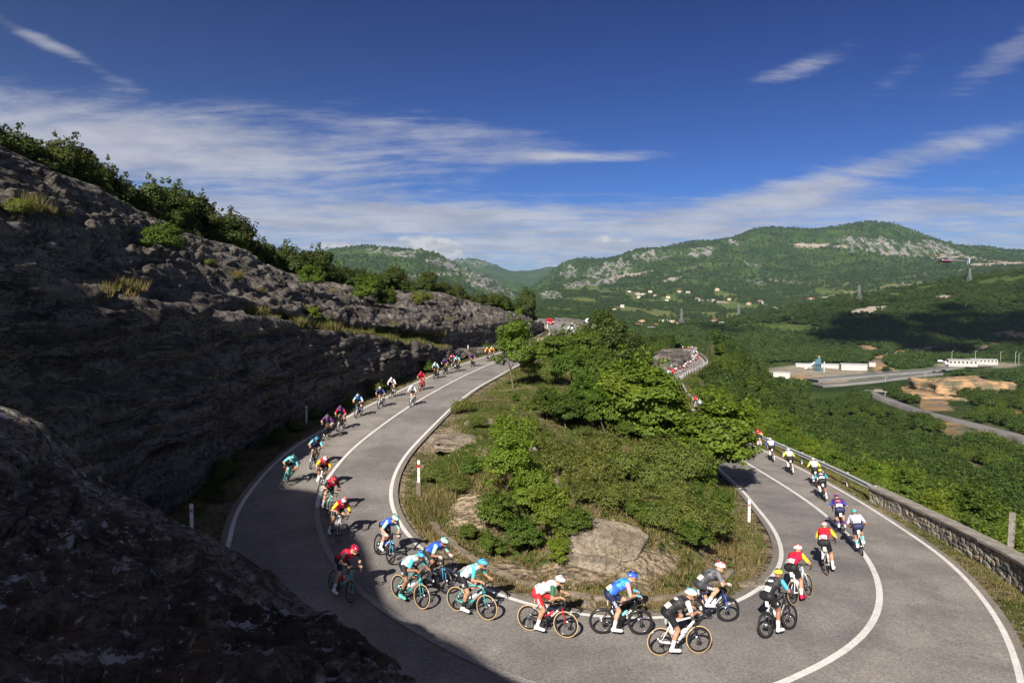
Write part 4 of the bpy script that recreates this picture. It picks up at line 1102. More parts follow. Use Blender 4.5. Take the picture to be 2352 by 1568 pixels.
for _ in range(900):
    px, py = rngi.uniform(1180, 1740), rngi.uniform(900, 1260)
    p = photo_gz(px, py, 14, 90)
    if not bool(inside(np.array([p[0]]), np.array([p[1]]))[0]) or road_d(p[0], p[1]) < 1.9 or ni >= 40: continue
    if py > 1180 and px < 1560 and rngi.uniform() < .75: continue
    if abs(px - 1385) < 110 and abs(py - 1235) < 95: continue
    kd = ('broom', 'broom', 'mid')[rngi.integers(3)]; h = rngi.uniform(.35, .95) if kd == 'broom' else rngi.uniform(.6, 1.3)
    plant('low_bush', kd, p - np.array((0, 0, .06)), h / BASEH[kd] * (1.2 if kd == 'broom' else 1), {'broom': 'low spiny green bush among the grass of the road island', 'mid': 'small leafy bush among the grass of the road island'}[kd], 'bush', {'broom': 'low spiny bushes over the island', 'mid': 'small leafy bushes over the island'}[kd], 'small'); ni += 1
p = photo_gz(1646, 1128, 14, 160)
plant('slender_tree', 'broad', p, 1.0, 'slender-trunked leafy tree leaning over the inner line of the lower road', 'tree', trunk='broad', sz=.86, lift=1.5)

# downhill side of the lower road
rng = np.random.default_rng(17); n_ok = 0; taken = []
for _ in range(9000):
    y = math.exp(rng.uniform(math.log(17), math.log(150)))
    k = int(np.argmin(np.abs(RL[NS // 2:, 1] - y))) + NS // 2
    off = rng.uniform(2.6, 34)
    x = RL[k, 0] + off; yy = y + rng.uniform(-1, 1)
    if x / yy > .88 or road_d(x, yy) < 2.4: continue
    near_wall = yy < 36
    lim = np.clip((off - 2.0) * .5 + (.5 if near_wall else 0.9), .5, 4.6)
    h = rng.uniform(.6, 1.0) * lim
    r_ = .28 * h + .25
    if any((x - a) ** 2 + (yy - b) ** 2 < (r_ + c) ** 2 * .55 for a, b, c in taken): continue
    taken.append((x, yy, r_))
    z = gz(x, yy)
    kind = 'broom' if h < 1.1 else ('bright', 'mid', 'bright', 'mid', 'broad')[rng.integers(5)]
    s = h / BASEH[kind]
    lab = {'broom': 'low tufty bush on the slope just outside the guardrail and wall', 'bright': 'bright green bush on the slope falling away below the lower road', 'mid': 'dark green bush on the slope falling away below the lower road', 'broad': 'broad-leaved young tree on the slope falling away below the lower road'}[kind]
    plant('slope_bush', kind, (x, yy, z - .1), s, lab, 'bush', {'broom': 'tufty bushes outside the guardrail', 'bright': 'bright bushes below the lower road', 'mid': 'dark bushes below the lower road', 'broad': 'young trees below the lower road'}[kind], 'broad' if kind == 'broad' else ('small' if kind == 'broom' else 'shrub'), sz=s * rng.uniform(.85, 1.15))
    n_ok += 1
    if n_ok >= 200: break

# woods further off: one scattered mass per distance band, grown from three real trees standing among them
HW = [(1870, 895), (1960, 882), (2060, 868), (2140, 857), (2175, 851)]
SR = [(2400, 1035), (2352, 1014), (2300, 992), (2230, 975), (2130, 949), (2060, 928), (2010, 905)]


def grid_at(A, x, y):
    i = np.clip(np.rint((x / y - uu[0]) / (uu[1] - uu[0])).astype(int), 0, nu - 1)
    j = np.clip(np.rint((np.log(y) - math.log(7.0)) / ((math.log(9800) - math.log(7.0)) / (nv - 1))).astype(int), 0, nv - 1)
    return A.reshape(nu, nv)[i, j]


def scatter(name, kind, n, y0, y1, u0, u1, s0, s1, label, seed, power=0.0, clump=.0, label1=None, band=None):
    rng = np.random.default_rng(seed)
    y = np.exp(rng.uniform(math.log(y0), math.log(y1), n)); u = rng.uniform(u0, u1, n); x = u * y
    z = ground_z(x, y); P = np.stack([x, y, z], 1); a, b = proj(P)
    ok = (road_d(x, y) > 4.5) & (a > -120) & (a < 2480)
    ok &= (grid_at(rockw, x, y) < .35) & (grid_at(soilw, x, y) < .4)
    md = grid_at(meadow, x, y); cl_ = fbm(np.stack([x / 55, y / 70, 0 * x], 1), 4, .55, 61)
    ok &= (md < .3) | ((md >= .3) & (cl_ > .30))
    ok &= ~(((seg_dist(a, b, HW) < 15) | (seg_dist(a, b - 14, HW) < 13)) & (y > 430) & (y < 800)) & ~(((seg_dist(a, b, SR) < 8) | (seg_dist(a, b - 12, SR) < 11)) & (y > 150) & (y < 470))
    ok &= ~((grid_at(soilw, x, np.minimum(y * 1.06, 9000)) > .4) & (y > 330) & (y < 700)) & ~((np.abs(a - 1890) < 140) & (b > 840) & (b < 886) & (y > 520)) & ~((np.abs(a - 2260) < 120) & (b > 830) & (b < 862) & (y > 560))
    ok &= ~((np.abs(a - 1890) < 135) & (np.abs(b - 850) < 16) & (y > 560)) & ~((np.abs(a - 2260) < 120) & (np.abs(b - 838) < 9) & (y > 560))
    ok &= ~((y < 150) & (u < .9) & (x < np.interp(y, RL[NS // 2:, 1], RL[NS // 2:, 0]) + 30))
    if clump: ok &= cl_ > clump
    if band: bn = fbm(np.stack([x / band[2], y / band[2], 0 * x + 9], 1), 4, .6, 63); ok &= (bn > band[0]) & (bn < band[1])
    P, rr = P[ok], rng.uniform(s0, s1, n)[ok] * (1 + .35 * cl_[ok])
    P[:, 2] -= .3 * rr
    src = bpy.data.objects.new('crown', CROWN[kind][seed % len(CROWN[kind])]); COL.objects.link(src)
    root = empty(kind == 'far' and 'distant_tree' or 'hillside_tree', P[0]); root.scale = (rr[0],) * 3; src.parent = root
    tag(root, label1, 'tree')
    tr_ = bpy.data.objects.new('trunk', TRUNK['oak'][0]); COL.objects.link(tr_); tr_.parent = root
    me = bpy.data.meshes.new(name); me.vertices.add(len(P) - 1); me.vertices.foreach_set('co', P[1:].astype(np.float32).ravel())
    at = me.attributes.new('sc', 'FLOAT', 'POINT'); at.data.foreach_set('value', rr[1:].astype(np.float32))
    at = me.attributes.new('rz', 'FLOAT', 'POINT'); at.data.foreach_set('value', rng.uniform(0, 6.28, len(P) - 1).astype(np.float32))
    o = bpy.data.objects.new(name, me); COL.objects.link(o); tag(o, label, kind='stuff')
    ng = bpy.data.node_groups.new(name, 'GeometryNodeTree')
    ng.interface.new_socket('Geometry', in_out='INPUT', socket_type='NodeSocketGeometry'); ng.interface.new_socket('Geometry', in_out='OUTPUT', socket_type='NodeSocketGeometry')
    N = ng.nodes; Lk = ng.links
    gi, go = N.new('NodeGroupInput'), N.new('NodeGroupOutput')
    m2p, iop, oi = N.new('GeometryNodeMeshToPoints'), N.new('GeometryNodeInstanceOnPoints'), N.new('GeometryNodeObjectInfo')
    oi.inputs[0].default_value = src; oi.transform_space = 'ORIGINAL'
    a1, a2, cb = N.new('GeometryNodeInputNamedAttribute'), N.new('GeometryNodeInputNamedAttribute'), N.new('ShaderNodeCombineXYZ')
    a1.inputs[0].default_value = 'sc'; a2.inputs[0].default_value = 'rz'
    Lk.new(gi.outputs[0], m2p.inputs[0]); Lk.new(m2p.outputs[0], iop.inputs['Points']); Lk.new(oi.outputs['Geometry'], iop.inputs['Instance'])
    Lk.new(a1.outputs[0], iop.inputs['Scale']); Lk.new(a2.outputs[0], cb.inputs[2]); Lk.new(cb.outputs[0], iop.inputs['Rotation'])
    Lk.new(iop.outputs[0], go.inputs[0])
    md_ = o.modifiers.new('scatter', 'NODES'); md_.node_group = ng
    return o


scatter('woodland', 'wood', 2000, 60, 190, .25, 1.0, .45, 1.15, 'dark green woodland patches covering the slope below the road', 1, label1='dark bushy tree at the near edge of the wood below the lower road', band=(-.02, 9, 14))
scatter('light_woodland', 'light', 2200, 60, 190, .25, 1.0, .40, 1.1, 'light green scrub patches covering the slope below the road', 6, label1='light green bushy tree at the near edge of the wood below the lower road', band=(-9, .06, 14))
scatter('woodland', 'wood', 8000, 150, 620, .02, 1.0, .45, 1.25, 'dark green woods on the slopes around the small valley road', 2, label1='dark bushy tree in the wood beside the small valley road', band=(-.04, 9, 30))
scatter('light_woodland', 'light', 5500, 150, 620, .02, 1.0, .35, 1.0, 'light green scrub on the slopes around the small valley road', 7, label1='light green tree in the scrub beside the small valley road', band=(-9, -.08, 30))
scatter('hill_woodland', 'far', 34000, 520, 1900, -.1, 1.0, .5, 1.15, 'woods covering the dark front hill and valley floor', 3, label1='rounded tree in the woods of the dark front hill')
scatter('mountain_woodland', 'far', 46000, 1500, 4600, -.45, 1.0, .6, 1.7, 'scrubby woods on the far mountain sides', 4, label1='rounded tree in the scrub of the far mountain side')
scatter('meadow_trees', 'far', 9000, 1000, 2900, .03, .72, .7, 1.6, 'hedges and tree clumps between the valley fields', 5, label1='rounded tree in a hedge between the valley fields', clump=.12)

# grass: blades in tufts, one object per patch of ground
def grass(name, P, hgt, label, seed, dry=.5, nb=6, spread=.09, wid=.012):
    rng = np.random.default_rng(seed); n = len(P); P = np.repeat(P, nb, 0); hh = np.repeat(hgt, nb) * rng.uniform(.45, 1.15, n * nb)
    a = rng.uniform(0, 6.283, n * nb); r_ = spread * rng.uniform(0, 1, n * nb) ** .5
    base = P + np.stack([np.cos(a) * r_, np.sin(a) * r_, 0 * a - .02], 1)
    le = rng.uniform(.15, .75, n * nb) * hh; b_ = a + rng.normal(0, .6, n * nb)
    tip = base + np.stack([np.cos(b_) * le, np.sin(b_) * le, hh], 1)
    sd = rng.uniform(0, 6.283, n * nb); w_ = wid * (1 + 1.2 * hh)
    sv = np.stack([np.cos(sd) * w_, np.sin(sd) * w_, 0 * sd], 1)
    V = np.stack([base - sv, base + sv, tip], 1).reshape(-1, 3); F = np.arange(len(V)).reshape(-1, 3)
    dn = np.clip(np.repeat(dry, nb) if np.ndim(dry) else np.full(n * nb, dry), 0, 1)
    isd = rng.uniform(0, 1, n * nb) < dn
    c = np.where(isd[:, None], np.array((.24, .185, .085)) * rng.uniform(.6, 1.25, (n * nb, 1)), np.array((.075, .105, .022)) * rng.uniform(.6, 1.35, (n * nb, 1)))
    o = mesh_obj(name, V, F, grass_m, smooth=False, col=np.repeat(c, 3, 0))
    return tag(o, label, kind='stuff')


rng = np.random.default_rng(23)
n = 76000
y = np.exp(rng.uniform(math.log(18), math.log(95), n)); x = rng.uniform(-.32, .45, n) * y
nz = fbm(np.stack([x / 2.6, y / 2.6, 0 * x], 1), 3, .55, 401)
ok = inside(x, y) & (nz + rng.uniform(-.5, .5, n) > -.28); x, y, nz = x[ok], y[ok], nz[ok]
P = np.stack([x, y, ground_z(x, y)], 1)
ok = bare_at(P) < .45 + .5 * rng.uniform(0, 1, len(x)); x, y, nz, P = x[ok], y[ok], nz[ok], P[ok]
tallr = fbm(np.stack([x / 4., y / 4., 0 * x + 5], 1), 2, .5, 411)
grass('island_grass', P, .14 + .36 * sstep(.05, .55, tallr) + .06 * rng.uniform(0, 1, len(x)), 'dry and green grass over the road island', 24, dry=.52 - .75 * nz - .35 * sstep(20, 30, y) + .24)
# verge outside the lower road
n = 40000; k = rng.integers(NS // 2 - 40, NS - 360, n); off = rng.uniform(.32, 2.6, n) ** 1.0
Q = RL[k] - CN[k] * off[:, None]; Q[:, :2] += rng.normal(0, .1, (n, 2)); ok = (Q[:, 1] > 11) & (Q[:, 1] < 130) & (rng.uniform(0, 1, n) < np.where(Q[:, 1] < 60, 1, .4)); Q = Q[ok]; off = off[ok]
Q[:, 2] = ground_z(Q[:, 0], Q[:, 1]); nz = fbm(Q / 1.8, 3, .5, 421)
grass('verge_grass', Q, .05 + .10 * rng.uniform(0, 1, len(Q)) + .12 * sstep(1.6, 2.4, off), 'short grass on the strip between road and guardrail', 25, dry=.42 + .6 * nz)
# the grassy ledge above the cut face, tufts on the slope, ditch
n = 16000
px_ = rng.uniform(545, 1000, n); fr = rng.uniform(.05, .95, n)
cidx = np.clip((SECI[2] + 0 + fr * (SECI[4] - SECI[2] - 4)).astype(int), 0, NVc - 1)
cX = proj(CLF[:, SECI[3]])[0]; ks = np.array([int(np.argmin(np.abs(np.where(CLF[:, SECI[3], 1] > 15, cX, 1e9) - q))) for q in np.linspace(545, 1000, 400)])
kk = ks[np.clip(((px_ - 545) / 455 * 399).astype(int), 0, 399)]
P = CLF[kk, cidx] + rng.normal(0, .12, (n, 3)) * np.array((1, 1, 0)); m_ = fbm(P / 2.2, 3, .5, 431) + sstep(640, 760, px_) * .55 > .12
P = P[m_]
grass('ledge_grass', P, .28 + .5 * sstep(0, .5, fbm(P / 1.6, 2, .5, 433)), 'long yellow-green grass along the ledge above the cut face', 26, dry=.36 + .5 * fbm(P / 1.2, 2, .5, 437), spread=.14, wid=.016)
Tg = []
for px, py, nn_, rad, hh in ((65, 478, 60, .5, .95), (105, 490, 24, .35, .55), (135, 497, 24, .35, .55), (280, 668, 80, .7, .85), (120, 622, 34, .8, .55), (546, 640, 40, .3, .95), (600, 668, 20, .3, .5), (690, 705, 20, .4, .5), (610, 715, 16, .3, .6), (635, 722, 16, .3, .6), (760, 668, 16, .5, .5), (968, 690, 40, 1.2, .7), (1030, 735, 14, .5, .7), (905, 748, 12, .3, .9), (255, 672, 40, .9, .5), (1245, 735, 20, 1.0, .6)):
    c = on_slope(px, py); q = rng.normal(0, rad * .5, (nn_, 3)); q[:, 2] *= .25; Tg.append(np.c_[c + q, np.full(nn_, hh * .62)])
Tg = np.vstack(Tg)
grass('rock_tufts', Tg[:, :3], Tg[:, 3], 'tufts of dry yellow grass in cracks of the rock slope', 27, dry=.72, nb=12, spread=.10, wid=.008)
n = 9000; k = rng.integers(250, 680, n); off = rng.uniform(.35, 2.3, n); Q = RL[k] - CN[k] * off[:, None]; Q[:, 2] = zz[k] - .12 - .1 * off; ok = (Q[:, 1] > 19) & (Q[:, 1] < 130); Q = Q[ok]
grass('ditch_grass', Q, .10 + .25 * rng.uniform(0, 1, len(Q)), 'rough grass in the ditch under the rock wall', 28, dry=.3)
# ------------------------------------------------------------------ road furniture
steel_m = pmat('galvanised_steel', (.50, .51, .52), (.40, .41, .42), 5, .5, .15, 30, metal=.15, spec=.5)
conc_m = pmat('old_concrete', (.29, .26, .225), (.19, .17, .145), 3.5, .92, .7, 14)
white_m = pmat('white_plastic', (.72, .71, .68), (.60, .59, .55), 12, .5)
redref_m = pmat('red_reflector', (.55, .03, .03), (.45, .025, .025), 20, .3)
black_m = pmat('black_plastic', (.018, .018, .019), (.026, .026, .027), 20, .45)
rub_m = pmat('black_rubber', (.016, .016, .016), (.024, .023, .022), 30, .8)
STONE = [pmat('wall_stone_grey', (.30, .275, .24), (.20, .18, .155), 9, .92, .8, 25), pmat('wall_stone_tan', (.36, .30, .225), (.27, .22, .165), 9, .92, .8, 25), pmat('wall_stone_dark', (.20, .185, .165), (.12, .11, .10), 9, .92, .8, 25), pmat('wall_stone_pale', (.42, .39, .34), (.30, .275, .235), 9, .92, .8, 25)]
mort_m = pmat('rubble_mortar', (.24, .215, .18), (.13, .118, .10), 12, .95, .6, 30)


def side_curve(E, off, k0, k1, step):
    """points beside road edge E, off metres outside, from row k0 to k1 about step metres apart"""
    Q = E[k0:k1] + (-CN[k0:k1] if E is RL else CN[k0:k1]) * off
    s = np.r_[0, np.cumsum(np.linalg.norm(np.diff(Q, axis=0), axis=1))]; q = np.arange(0, s[-1], step)
    return np.stack([np.interp(q, s, Q[:, c]) for c in range(3)], 1)


def krow(y, lo, hi): return lo + int(np.argmin(np.abs(RC[lo:hi, 1] - y)))


def guardrail(E, off, k0, k1, label, pstep=4.0, endred=True):
    C = side_curve(E, off, k0, k1, 1.0); root = empty('guardrail', C[0]); tag(root, label, 'guardrail'); o0 = C[0]
    T = np.gradient(C, axis=0); N = np.stack([-T[:, 1], T[:, 0], 0 * T[:, 0]], 1); N /= np.linalg.norm(N, axis=1)[:, None]
    rc = RC[k0] - C[0]
    if N[0] @ rc < 0: N = -N
    prof = [(.0, .44), (.075, .47), (.08, .515), (.0, .57), (.0, .60), (.08, .655), (.075, .70), (.0, .73), (-.015, .73), (-.015, .44)]
    V = np.stack([C - o0 + N * a + np.array((0, 0, b)) for a, b in prof], 1).reshape(-1, 3)
    mesh_obj('beam', V, grid_faces(len(C), len(prof)), steel_m, root, smooth=False)
    b = MB(); b.box((0, 0, .33), (.10, .07, .86)); po = b.build('post', steel_m); pm_ = po.data; bpy.data.objects.remove(po)
    rb = MB(); rb.box((.0, 0, 0), (.03, .09, .12)); ro = rb.build('reflector', redref_m); rm_ = ro.data; bpy.data.objects.remove(ro)
    for i in range(0, len(C), int(pstep)):
        p = bpy.data.objects.new('post', pm_); COL.objects.link(p); p.parent = root; p.location = C[i] - o0 - N[i] * .06; p.rotation_euler = (0, 0, math.atan2(N[i, 1], N[i, 0]))
        if i % 12 == 0:
            r_ = bpy.data.objects.new('reflector', rm_); COL.objects.link(r_); r_.parent = root; r_.location = C[i] - o0 + N[i] * .03 + np.array((0, 0, .585)); r_.rotation_euler = (0, 0, math.atan2(N[i, 1], N[i, 0]))
    return root


H2 = NS // 2
guardrail(RL, .85, krow(35.4, H2, H2 + 300), krow(236, H2, NS), 'long grey steel guardrail along the outer side of the lower road')
guardrail(RI, 1.0, 95, 135, 'short light guardrail at the very top of the road behind the red car')


def stone_mesh(seed):
    rng = np.random.default_rng(seed); n = 9; a = np.sort(rng.uniform(0, 6.283, n) * .15 + np.linspace(0, 6.283, n, endpoint=False) * .85)
    r_ = rng.uniform(.40, .56, n); b = MB(); out = [(max(-.5, min(.5, math.cos(t) * q * 1.4)), 0, max(-.5, min(.5, math.sin(t) * q * 1.4))) for t, q in zip(a, r_)]
    v = [(x, .0, z) for x, _, z in out] + [(x * .78, -.85 + .25 * rng.uniform(), z * .84) for x, _, z in out] + [(0, -1.0, 0)]
    f = [(i, (i + 1) % n, n + (i + 1) % n, n + i) for i in range(n)] + [(n + i, n + (i + 1) % n, 2 * n) for i in range(n)]
    b.add(v, f); return b


STM = []
for s in range(7):
    for m_ in STONE[s % 4:s % 4 + 1]:
        o = stone_mesh(s).build('stone', m_, smooth=False); STM.append(o.data); bpy.data.objects.remove(o)


def stone_wall(name, C, zb, zt, thick, label, front, cell=(.36, .17), cap=True, arches=None):
    """masonry wall along C (plan curve); single stones set proud of the mortar core on the road face"""
    rng = np.random.default_rng(len(C)); C = np.asarray(C); root = empty(name, (C[0][0], C[0][1], zb[0])); o0 = np.array(root.location); tag(root, label, 'wall')
    T = np.gradient(C[:, :2], axis=0); T /= np.linalg.norm(T, axis=1)[:, None]; N = np.stack([-T[:, 1], T[:, 0]], 1) * front
    A = np.c_[C[:, :2], zb]; F0 = A.copy(); F0[:, :2] += N * (thick / 2 - .03); F1 = F0.copy(); F1[:, 2] = zt; Bk = A.copy(); Bk[:, :2] -= N * thick / 2; B1 = Bk.copy(); B1[:, 2] = zt
    V = np.stack([F0, F1, B1, Bk], 1).reshape(-1, 3) - o0; m = len(C)
    f = []
    for i in range(m - 1):
        for j in range(3): f.append((4 * i + j, 4 * i + j + 1, 4 * i + 5 + j, 4 * i + 4 + j))
    f += [(0, 3, 2, 1), (4 * m - 4, 4 * m - 3, 4 * m - 2, 4 * m - 1)]
    mesh_obj('core', V, f, mort_m, root, smooth=False)
    s = np.r_[0, np.cumsum(np.linalg.norm(np.diff(C[:, :2], axis=0), axis=1))]
    def at(q):
        p = np.array([np.interp(q, s, C[:, 0]), np.interp(q, s, C[:, 1])]); i = min(int(np.searchsorted(s, q)), m - 1)
        return p, N[i], T[i], np.interp(q, s, zb), np.interp(q, s, zt)
    cnt = 0
    if cell:
        q = 0.0; cols_ = []
        nrow = max(2, int(round((zt[0] - zb[0]) / cell[1])))
        for r_ in range(nrow):
            q = rng.uniform(0, .2)
            while q < s[-1] - .1:
                wd = cell[0] * rng.uniform(.6, 1.45); p, n_, t_, z0, z1 = at(q + wd / 2); hh = (z1 - z0) / nrow
                zc = z0 + hh * (r_ + .5) + rng.normal() * .012
                o = bpy.data.objects.new('stone', STM[rng.integers(7)]); COL.objects.link(o); o.parent = root
                o.location = (p[0] + n_[0] * (thick / 2 - .05) - o0[0], p[1] + n_[1] * (thick / 2 - .05) - o0[1], zc - o0[2])
                o.rotation_euler = (rng.normal() * .06, rng.normal() * .10, math.atan2(n_[1], n_[0]) + math.pi / 2)
                o.scale = (wd * rng.uniform(1.02, 1.22), .05 + .05 * rng.uniform(), hh * rng.uniform(1.0, 1.45)); q += wd; cnt += 1
    if cap:
        q = 0.0
        while q < s[-1] - .05:
            wd = min(1.5 * rng.uniform(.85, 1.15), s[-1] - q); p, n_, t_, z0, z1 = at(q + wd / 2); pa, _, _, _, za = at(q); pb, _, _, _, zb_ = at(q + wd)
            b = MB(); L = wd - .015; hw = thick / 2 + .07; dz_ = (zb_ - za) / 2
            v = [(x * L / 2, y * hw + rng.normal() * .008, zz_ + x * dz_) for zz_ in (0, .10) for x, y in ((-1, -1), (1, -1), (1, 1), (-1, 1))]
            b.add(v, [(3, 2, 1, 0), (4, 5, 6, 7), (0, 1, 5, 4), (1, 2, 6, 5), (2, 3, 7, 6), (3, 0, 4, 7)])
            o = b.build('coping_slab', conc_m, root); o.location = (p[0] - o0[0], p[1] - o0[1], z1 - o0[2] + .002); o.rotation_euler = (0, 0, math.atan2(t_[1], t_[0])); q += wd
    return root, at


wc = catmull([(18.75, 35.0, 0), (18.35, 31, 0), (17.7, 26.5, 0), (16.95, 22.3, 0), (15.9, 18.5, 0), (14.4, 15, 0)], 60)
wr = np.array([zz[krow(y, H2 - 20, H2 + 200)] for y in wc[:, 1]]); wr = np.convolve(np.pad(wr, 5, mode='edge'), np.ones(11) / 11, 'valid')
stone_wall('parapet_wall', wc, wr - .35, wr + .55, .46, 'low stone parapet wall with concrete coping slabs on the right of the lower road', -1)
k0, k1 = krow(206, 100, 400), krow(113, 100, 500)
fc = side_curve(RI, 1.6, k0, k1, 1.5); fb = fc[:, 2] - .3
fwall, fat = stone_wall('arched_parapet', fc, fb, fc[:, 2] + .95, .5, 'stone parapet with small arched openings round the outside of the far upper bend', -1 if True else 1, cell=None)
fs = float(np.sum(np.linalg.norm(np.diff(fc[:, :2], axis=0), axis=1)))
fp = pmat('far_masonry', (.36, .31, .245), (.20, .17, .135), 2.2, .95, .6, 5, lo=.42, hi=.56)
for ch in fwall.children:
    if ch.name.startswith('core'): ch.data.materials[0] = fp
for i in range(9):
    q = 8 + i * (fs - 14) / 9; p, n_, t_, z0, z1 = fat(q)
    sgn = 1 if (np.array(RC[krow(p[1], 100, 500)][:2]) - p) @ n_ > 0 else -1
    b = MB(); nA_ = 10; v = [(.75 * math.cos(math.pi * j / nA_), yy, .58 * math.sin(math.pi * j / nA_)) for yy in (0, .10) for j in range(nA_ + 1)]
    b.add(v, [tuple(range(nA_ + 1))[::-1], tuple(range(nA_ + 1, 2 * nA_ + 2))] + [(j, j + 1, nA_ + 2 + j, nA_ + 1 + j) for j in range(nA_)])
    o = b.build('arch_opening', black_m, fwall); o.location = np.array((p[0] + n_[0] * sgn * .25, p[1] + n_[1] * sgn * .25, z0 + .34)) - np.array(fwall.location); o.rotation_euler = (0, 0, math.atan2(t_[1], t_[0]))

# marker posts
def marker(px, py, side, label, red=False, h=1.0):
    if side in 'LR': p = onroad(px, py, side)
    else: p = photo_gz(px, py, 12, 300)
    e = empty('marker_post', p); tag(e, label, 'marker post')
    b = MB(); b.box((0, 0, .35), (.11, .07, 1.3)); b.box((0, .0, 1.02), (.11, .07, .06), taper=.7); b.build('post', white_m, e)
    if red:
        b = MB(); b.box((0, 0, .80), (.116, .076, .16)); b.build('red_band', redref_m, e)
        b = MB(); b.box((0, -.042, .80), (.05, .01, .10)); b.build('reflector', redref_m, e)
    else:
        b = MB(); b.box((0, 0, .80), (.116, .076, .14)); b.build('dark_band', pmat('grey_band', (.45, .45, .44), (.38, .38, .37), 20, .5), e)
        b = MB(); b.box((0, -.042, .80), (.05, .01, .08)); b.build('reflector', redref_m, e)
    e.scale = (1, 1, h)


marker(962, 1112, 'G', 'white marker post with red band on the inside of the upper curve', True, 1.05)
marker(1720, 1201, 'G', 'plain white marker post on the inside of the curve by the lower road', False, 1.0)
marker(1075, 812, 'L', 'white marker post in front of the end of the rock wall beside the upper road')
marker(704, 969, 'L', 'white marker post in the shade under the rock wall', False)
marker(441, 1221, 'L', 'grey-topped marker post in shade behind the foreground rock')
marker(1257, 753, 'L', 'thin white marker post at the rocky inside of the far upper bend', False)
marker(1562, 836, 'R', 'tiny white marker post inside the distant bend of the lower road')


def chevron(px, py, y, label, rz):
    c = U(px, py, y); e = empty('chevron_sign', (c[0], c[1], zroad(y, 'L') - .1), rz); tag(e, label, 'sign'); h = c[2] - e.location[2]
    b = MB(); b.box((0, 0, 0), (.95, .03, .95)); o = b.build('board', black_m, e); o.location = (0, 0, h)
    b = MB(); v = [(x, yy, z) for yy in (-.028, -.019) for x, z in ((.40, .47), (.02, .47), (-.42, 0), (.02, -.47), (.40, -.47), (-.04, 0))]
    b.add(v, [(0, 1, 2, 5), (5, 2, 3, 4), (6, 11, 8, 7), (11, 10, 9, 8)] + [(i, (i + 1) % 6, 6 + (i + 1) % 6, 6 + i) for i in range(6)]); o = b.build('arrow', white_m, e); o.location = (0, 0, h)
    b = MB(); b.tube([(0, .04, -.3), (0, .04, h - .2)], .035, 8); b.build('pole', steel_m, e)


chevron(1348, 736, 143, 'white chevron board in front of the far end of the arched parapet', -.1)
chevron(1319, 762, 118, 'white chevron board standing behind the bushes below the far bend', -.35)
# concrete post behind the parapet
p = np.array((18.05, 24.3, gz(18.05, 24.3))); hp = -7.5 - p[2]
e = empty('concrete_post', p); tag(e, 'leaning square concrete post behind the stone parapet at the right edge', 'post'); e.rotation_euler = (0, .03, .5)
b = MB(); b.box((0, 0, hp / 2 - .2), (.17, .15, hp + .4), taper=.9); b.build('shaft', conc_m, e)
for i in range(9):
    b = MB(); b.box((-.0, -.077, hp - .3 - i * .24), (.035, .012, .09)); b.build('hole', black_m, e)

# kerb stones round the inside of the hairpin
k0, k1 = krow(33, 560, 700), krow(19.4, 690, 760)
kc = side_curve(RI, 1.15, k0, k1, .85); kroot = empty('kerb', kc[0]); tag(kroot, 'low old concrete kerb round the inside of the hairpin', kind='structure')
rng = np.random.default_rng(31)
kerb_m = pmat('earthy_concrete', (.225, .185, .145), (.15, .125, .095), 4, .95, .8, 16)
for i in range(len(kc) - 1):
    if rng.uniform() < .06: continue
    a, c = kc[i], kc[i + 1]; m_ = .5 * (a + c); b = MB(); L = np.linalg.norm(c - a) - .03
    b.box((0, 0, -.10), (L, .20, .34), taper=.93); o = b.build('kerb_stone', kerb_m, kroot); o.location = np.array((m_[0], m_[1], gz(m_[0], m_[1]) + .03 + .03 * rng.normal())) - kc[0]; o.rotation_euler = (rng.normal() * .05, rng.normal() * .03, math.atan2(c[1] - a[1], c[0] - a[0]) + rng.normal() * .03)


# loose rocks and outcrops on the island
def boulder(name, loc, size, seed, label, mat_=None, rot=0.0, tilt=(0, 0), flat=1.0, rough=.3):
    n, m = 64, 40; a = np.linspace(0, 2 * math.pi, n, endpoint=False); ph = np.linspace(-math.pi / 2, math.pi / 2, m)
    A, Ph = np.meshgrid(a, ph, indexing='ij'); d_ = np.stack([np.cos(Ph) * np.cos(A), np.cos(Ph) * np.sin(A), np.sin(Ph)], -1)
    q = np.sign(d_) * np.abs(d_) ** .62; q /= np.max(np.abs(q), axis=-1, keepdims=True) ** .35
    r_ = 1 + rough * fbm(d_ * 1.7 + seed * 3.1, 5, .55, seed) + .12 * rough * fbm(d_ * np.array((3, 3, 14)) + seed, 4, .6, seed + 5)
    V = (q * r_[..., None] * np.asarray(size) / 2).reshape(-1, 3)
    F = []
    i, j = np.meshgrid(np.arange(n), np.arange(m - 1), indexing='ij'); i2 = (i + 1) % n
    F = np.stack([i * m + j, i2 * m + j, i2 * m + j + 1, i * m + j + 1], -1).reshape(-1, 4)
    o = mesh_obj(name, V, F, mat_ or pale_m); o.location = loc; o.rotation_euler = (tilt[0], tilt[1], rot); tag(o, label, 'rock')
    return o


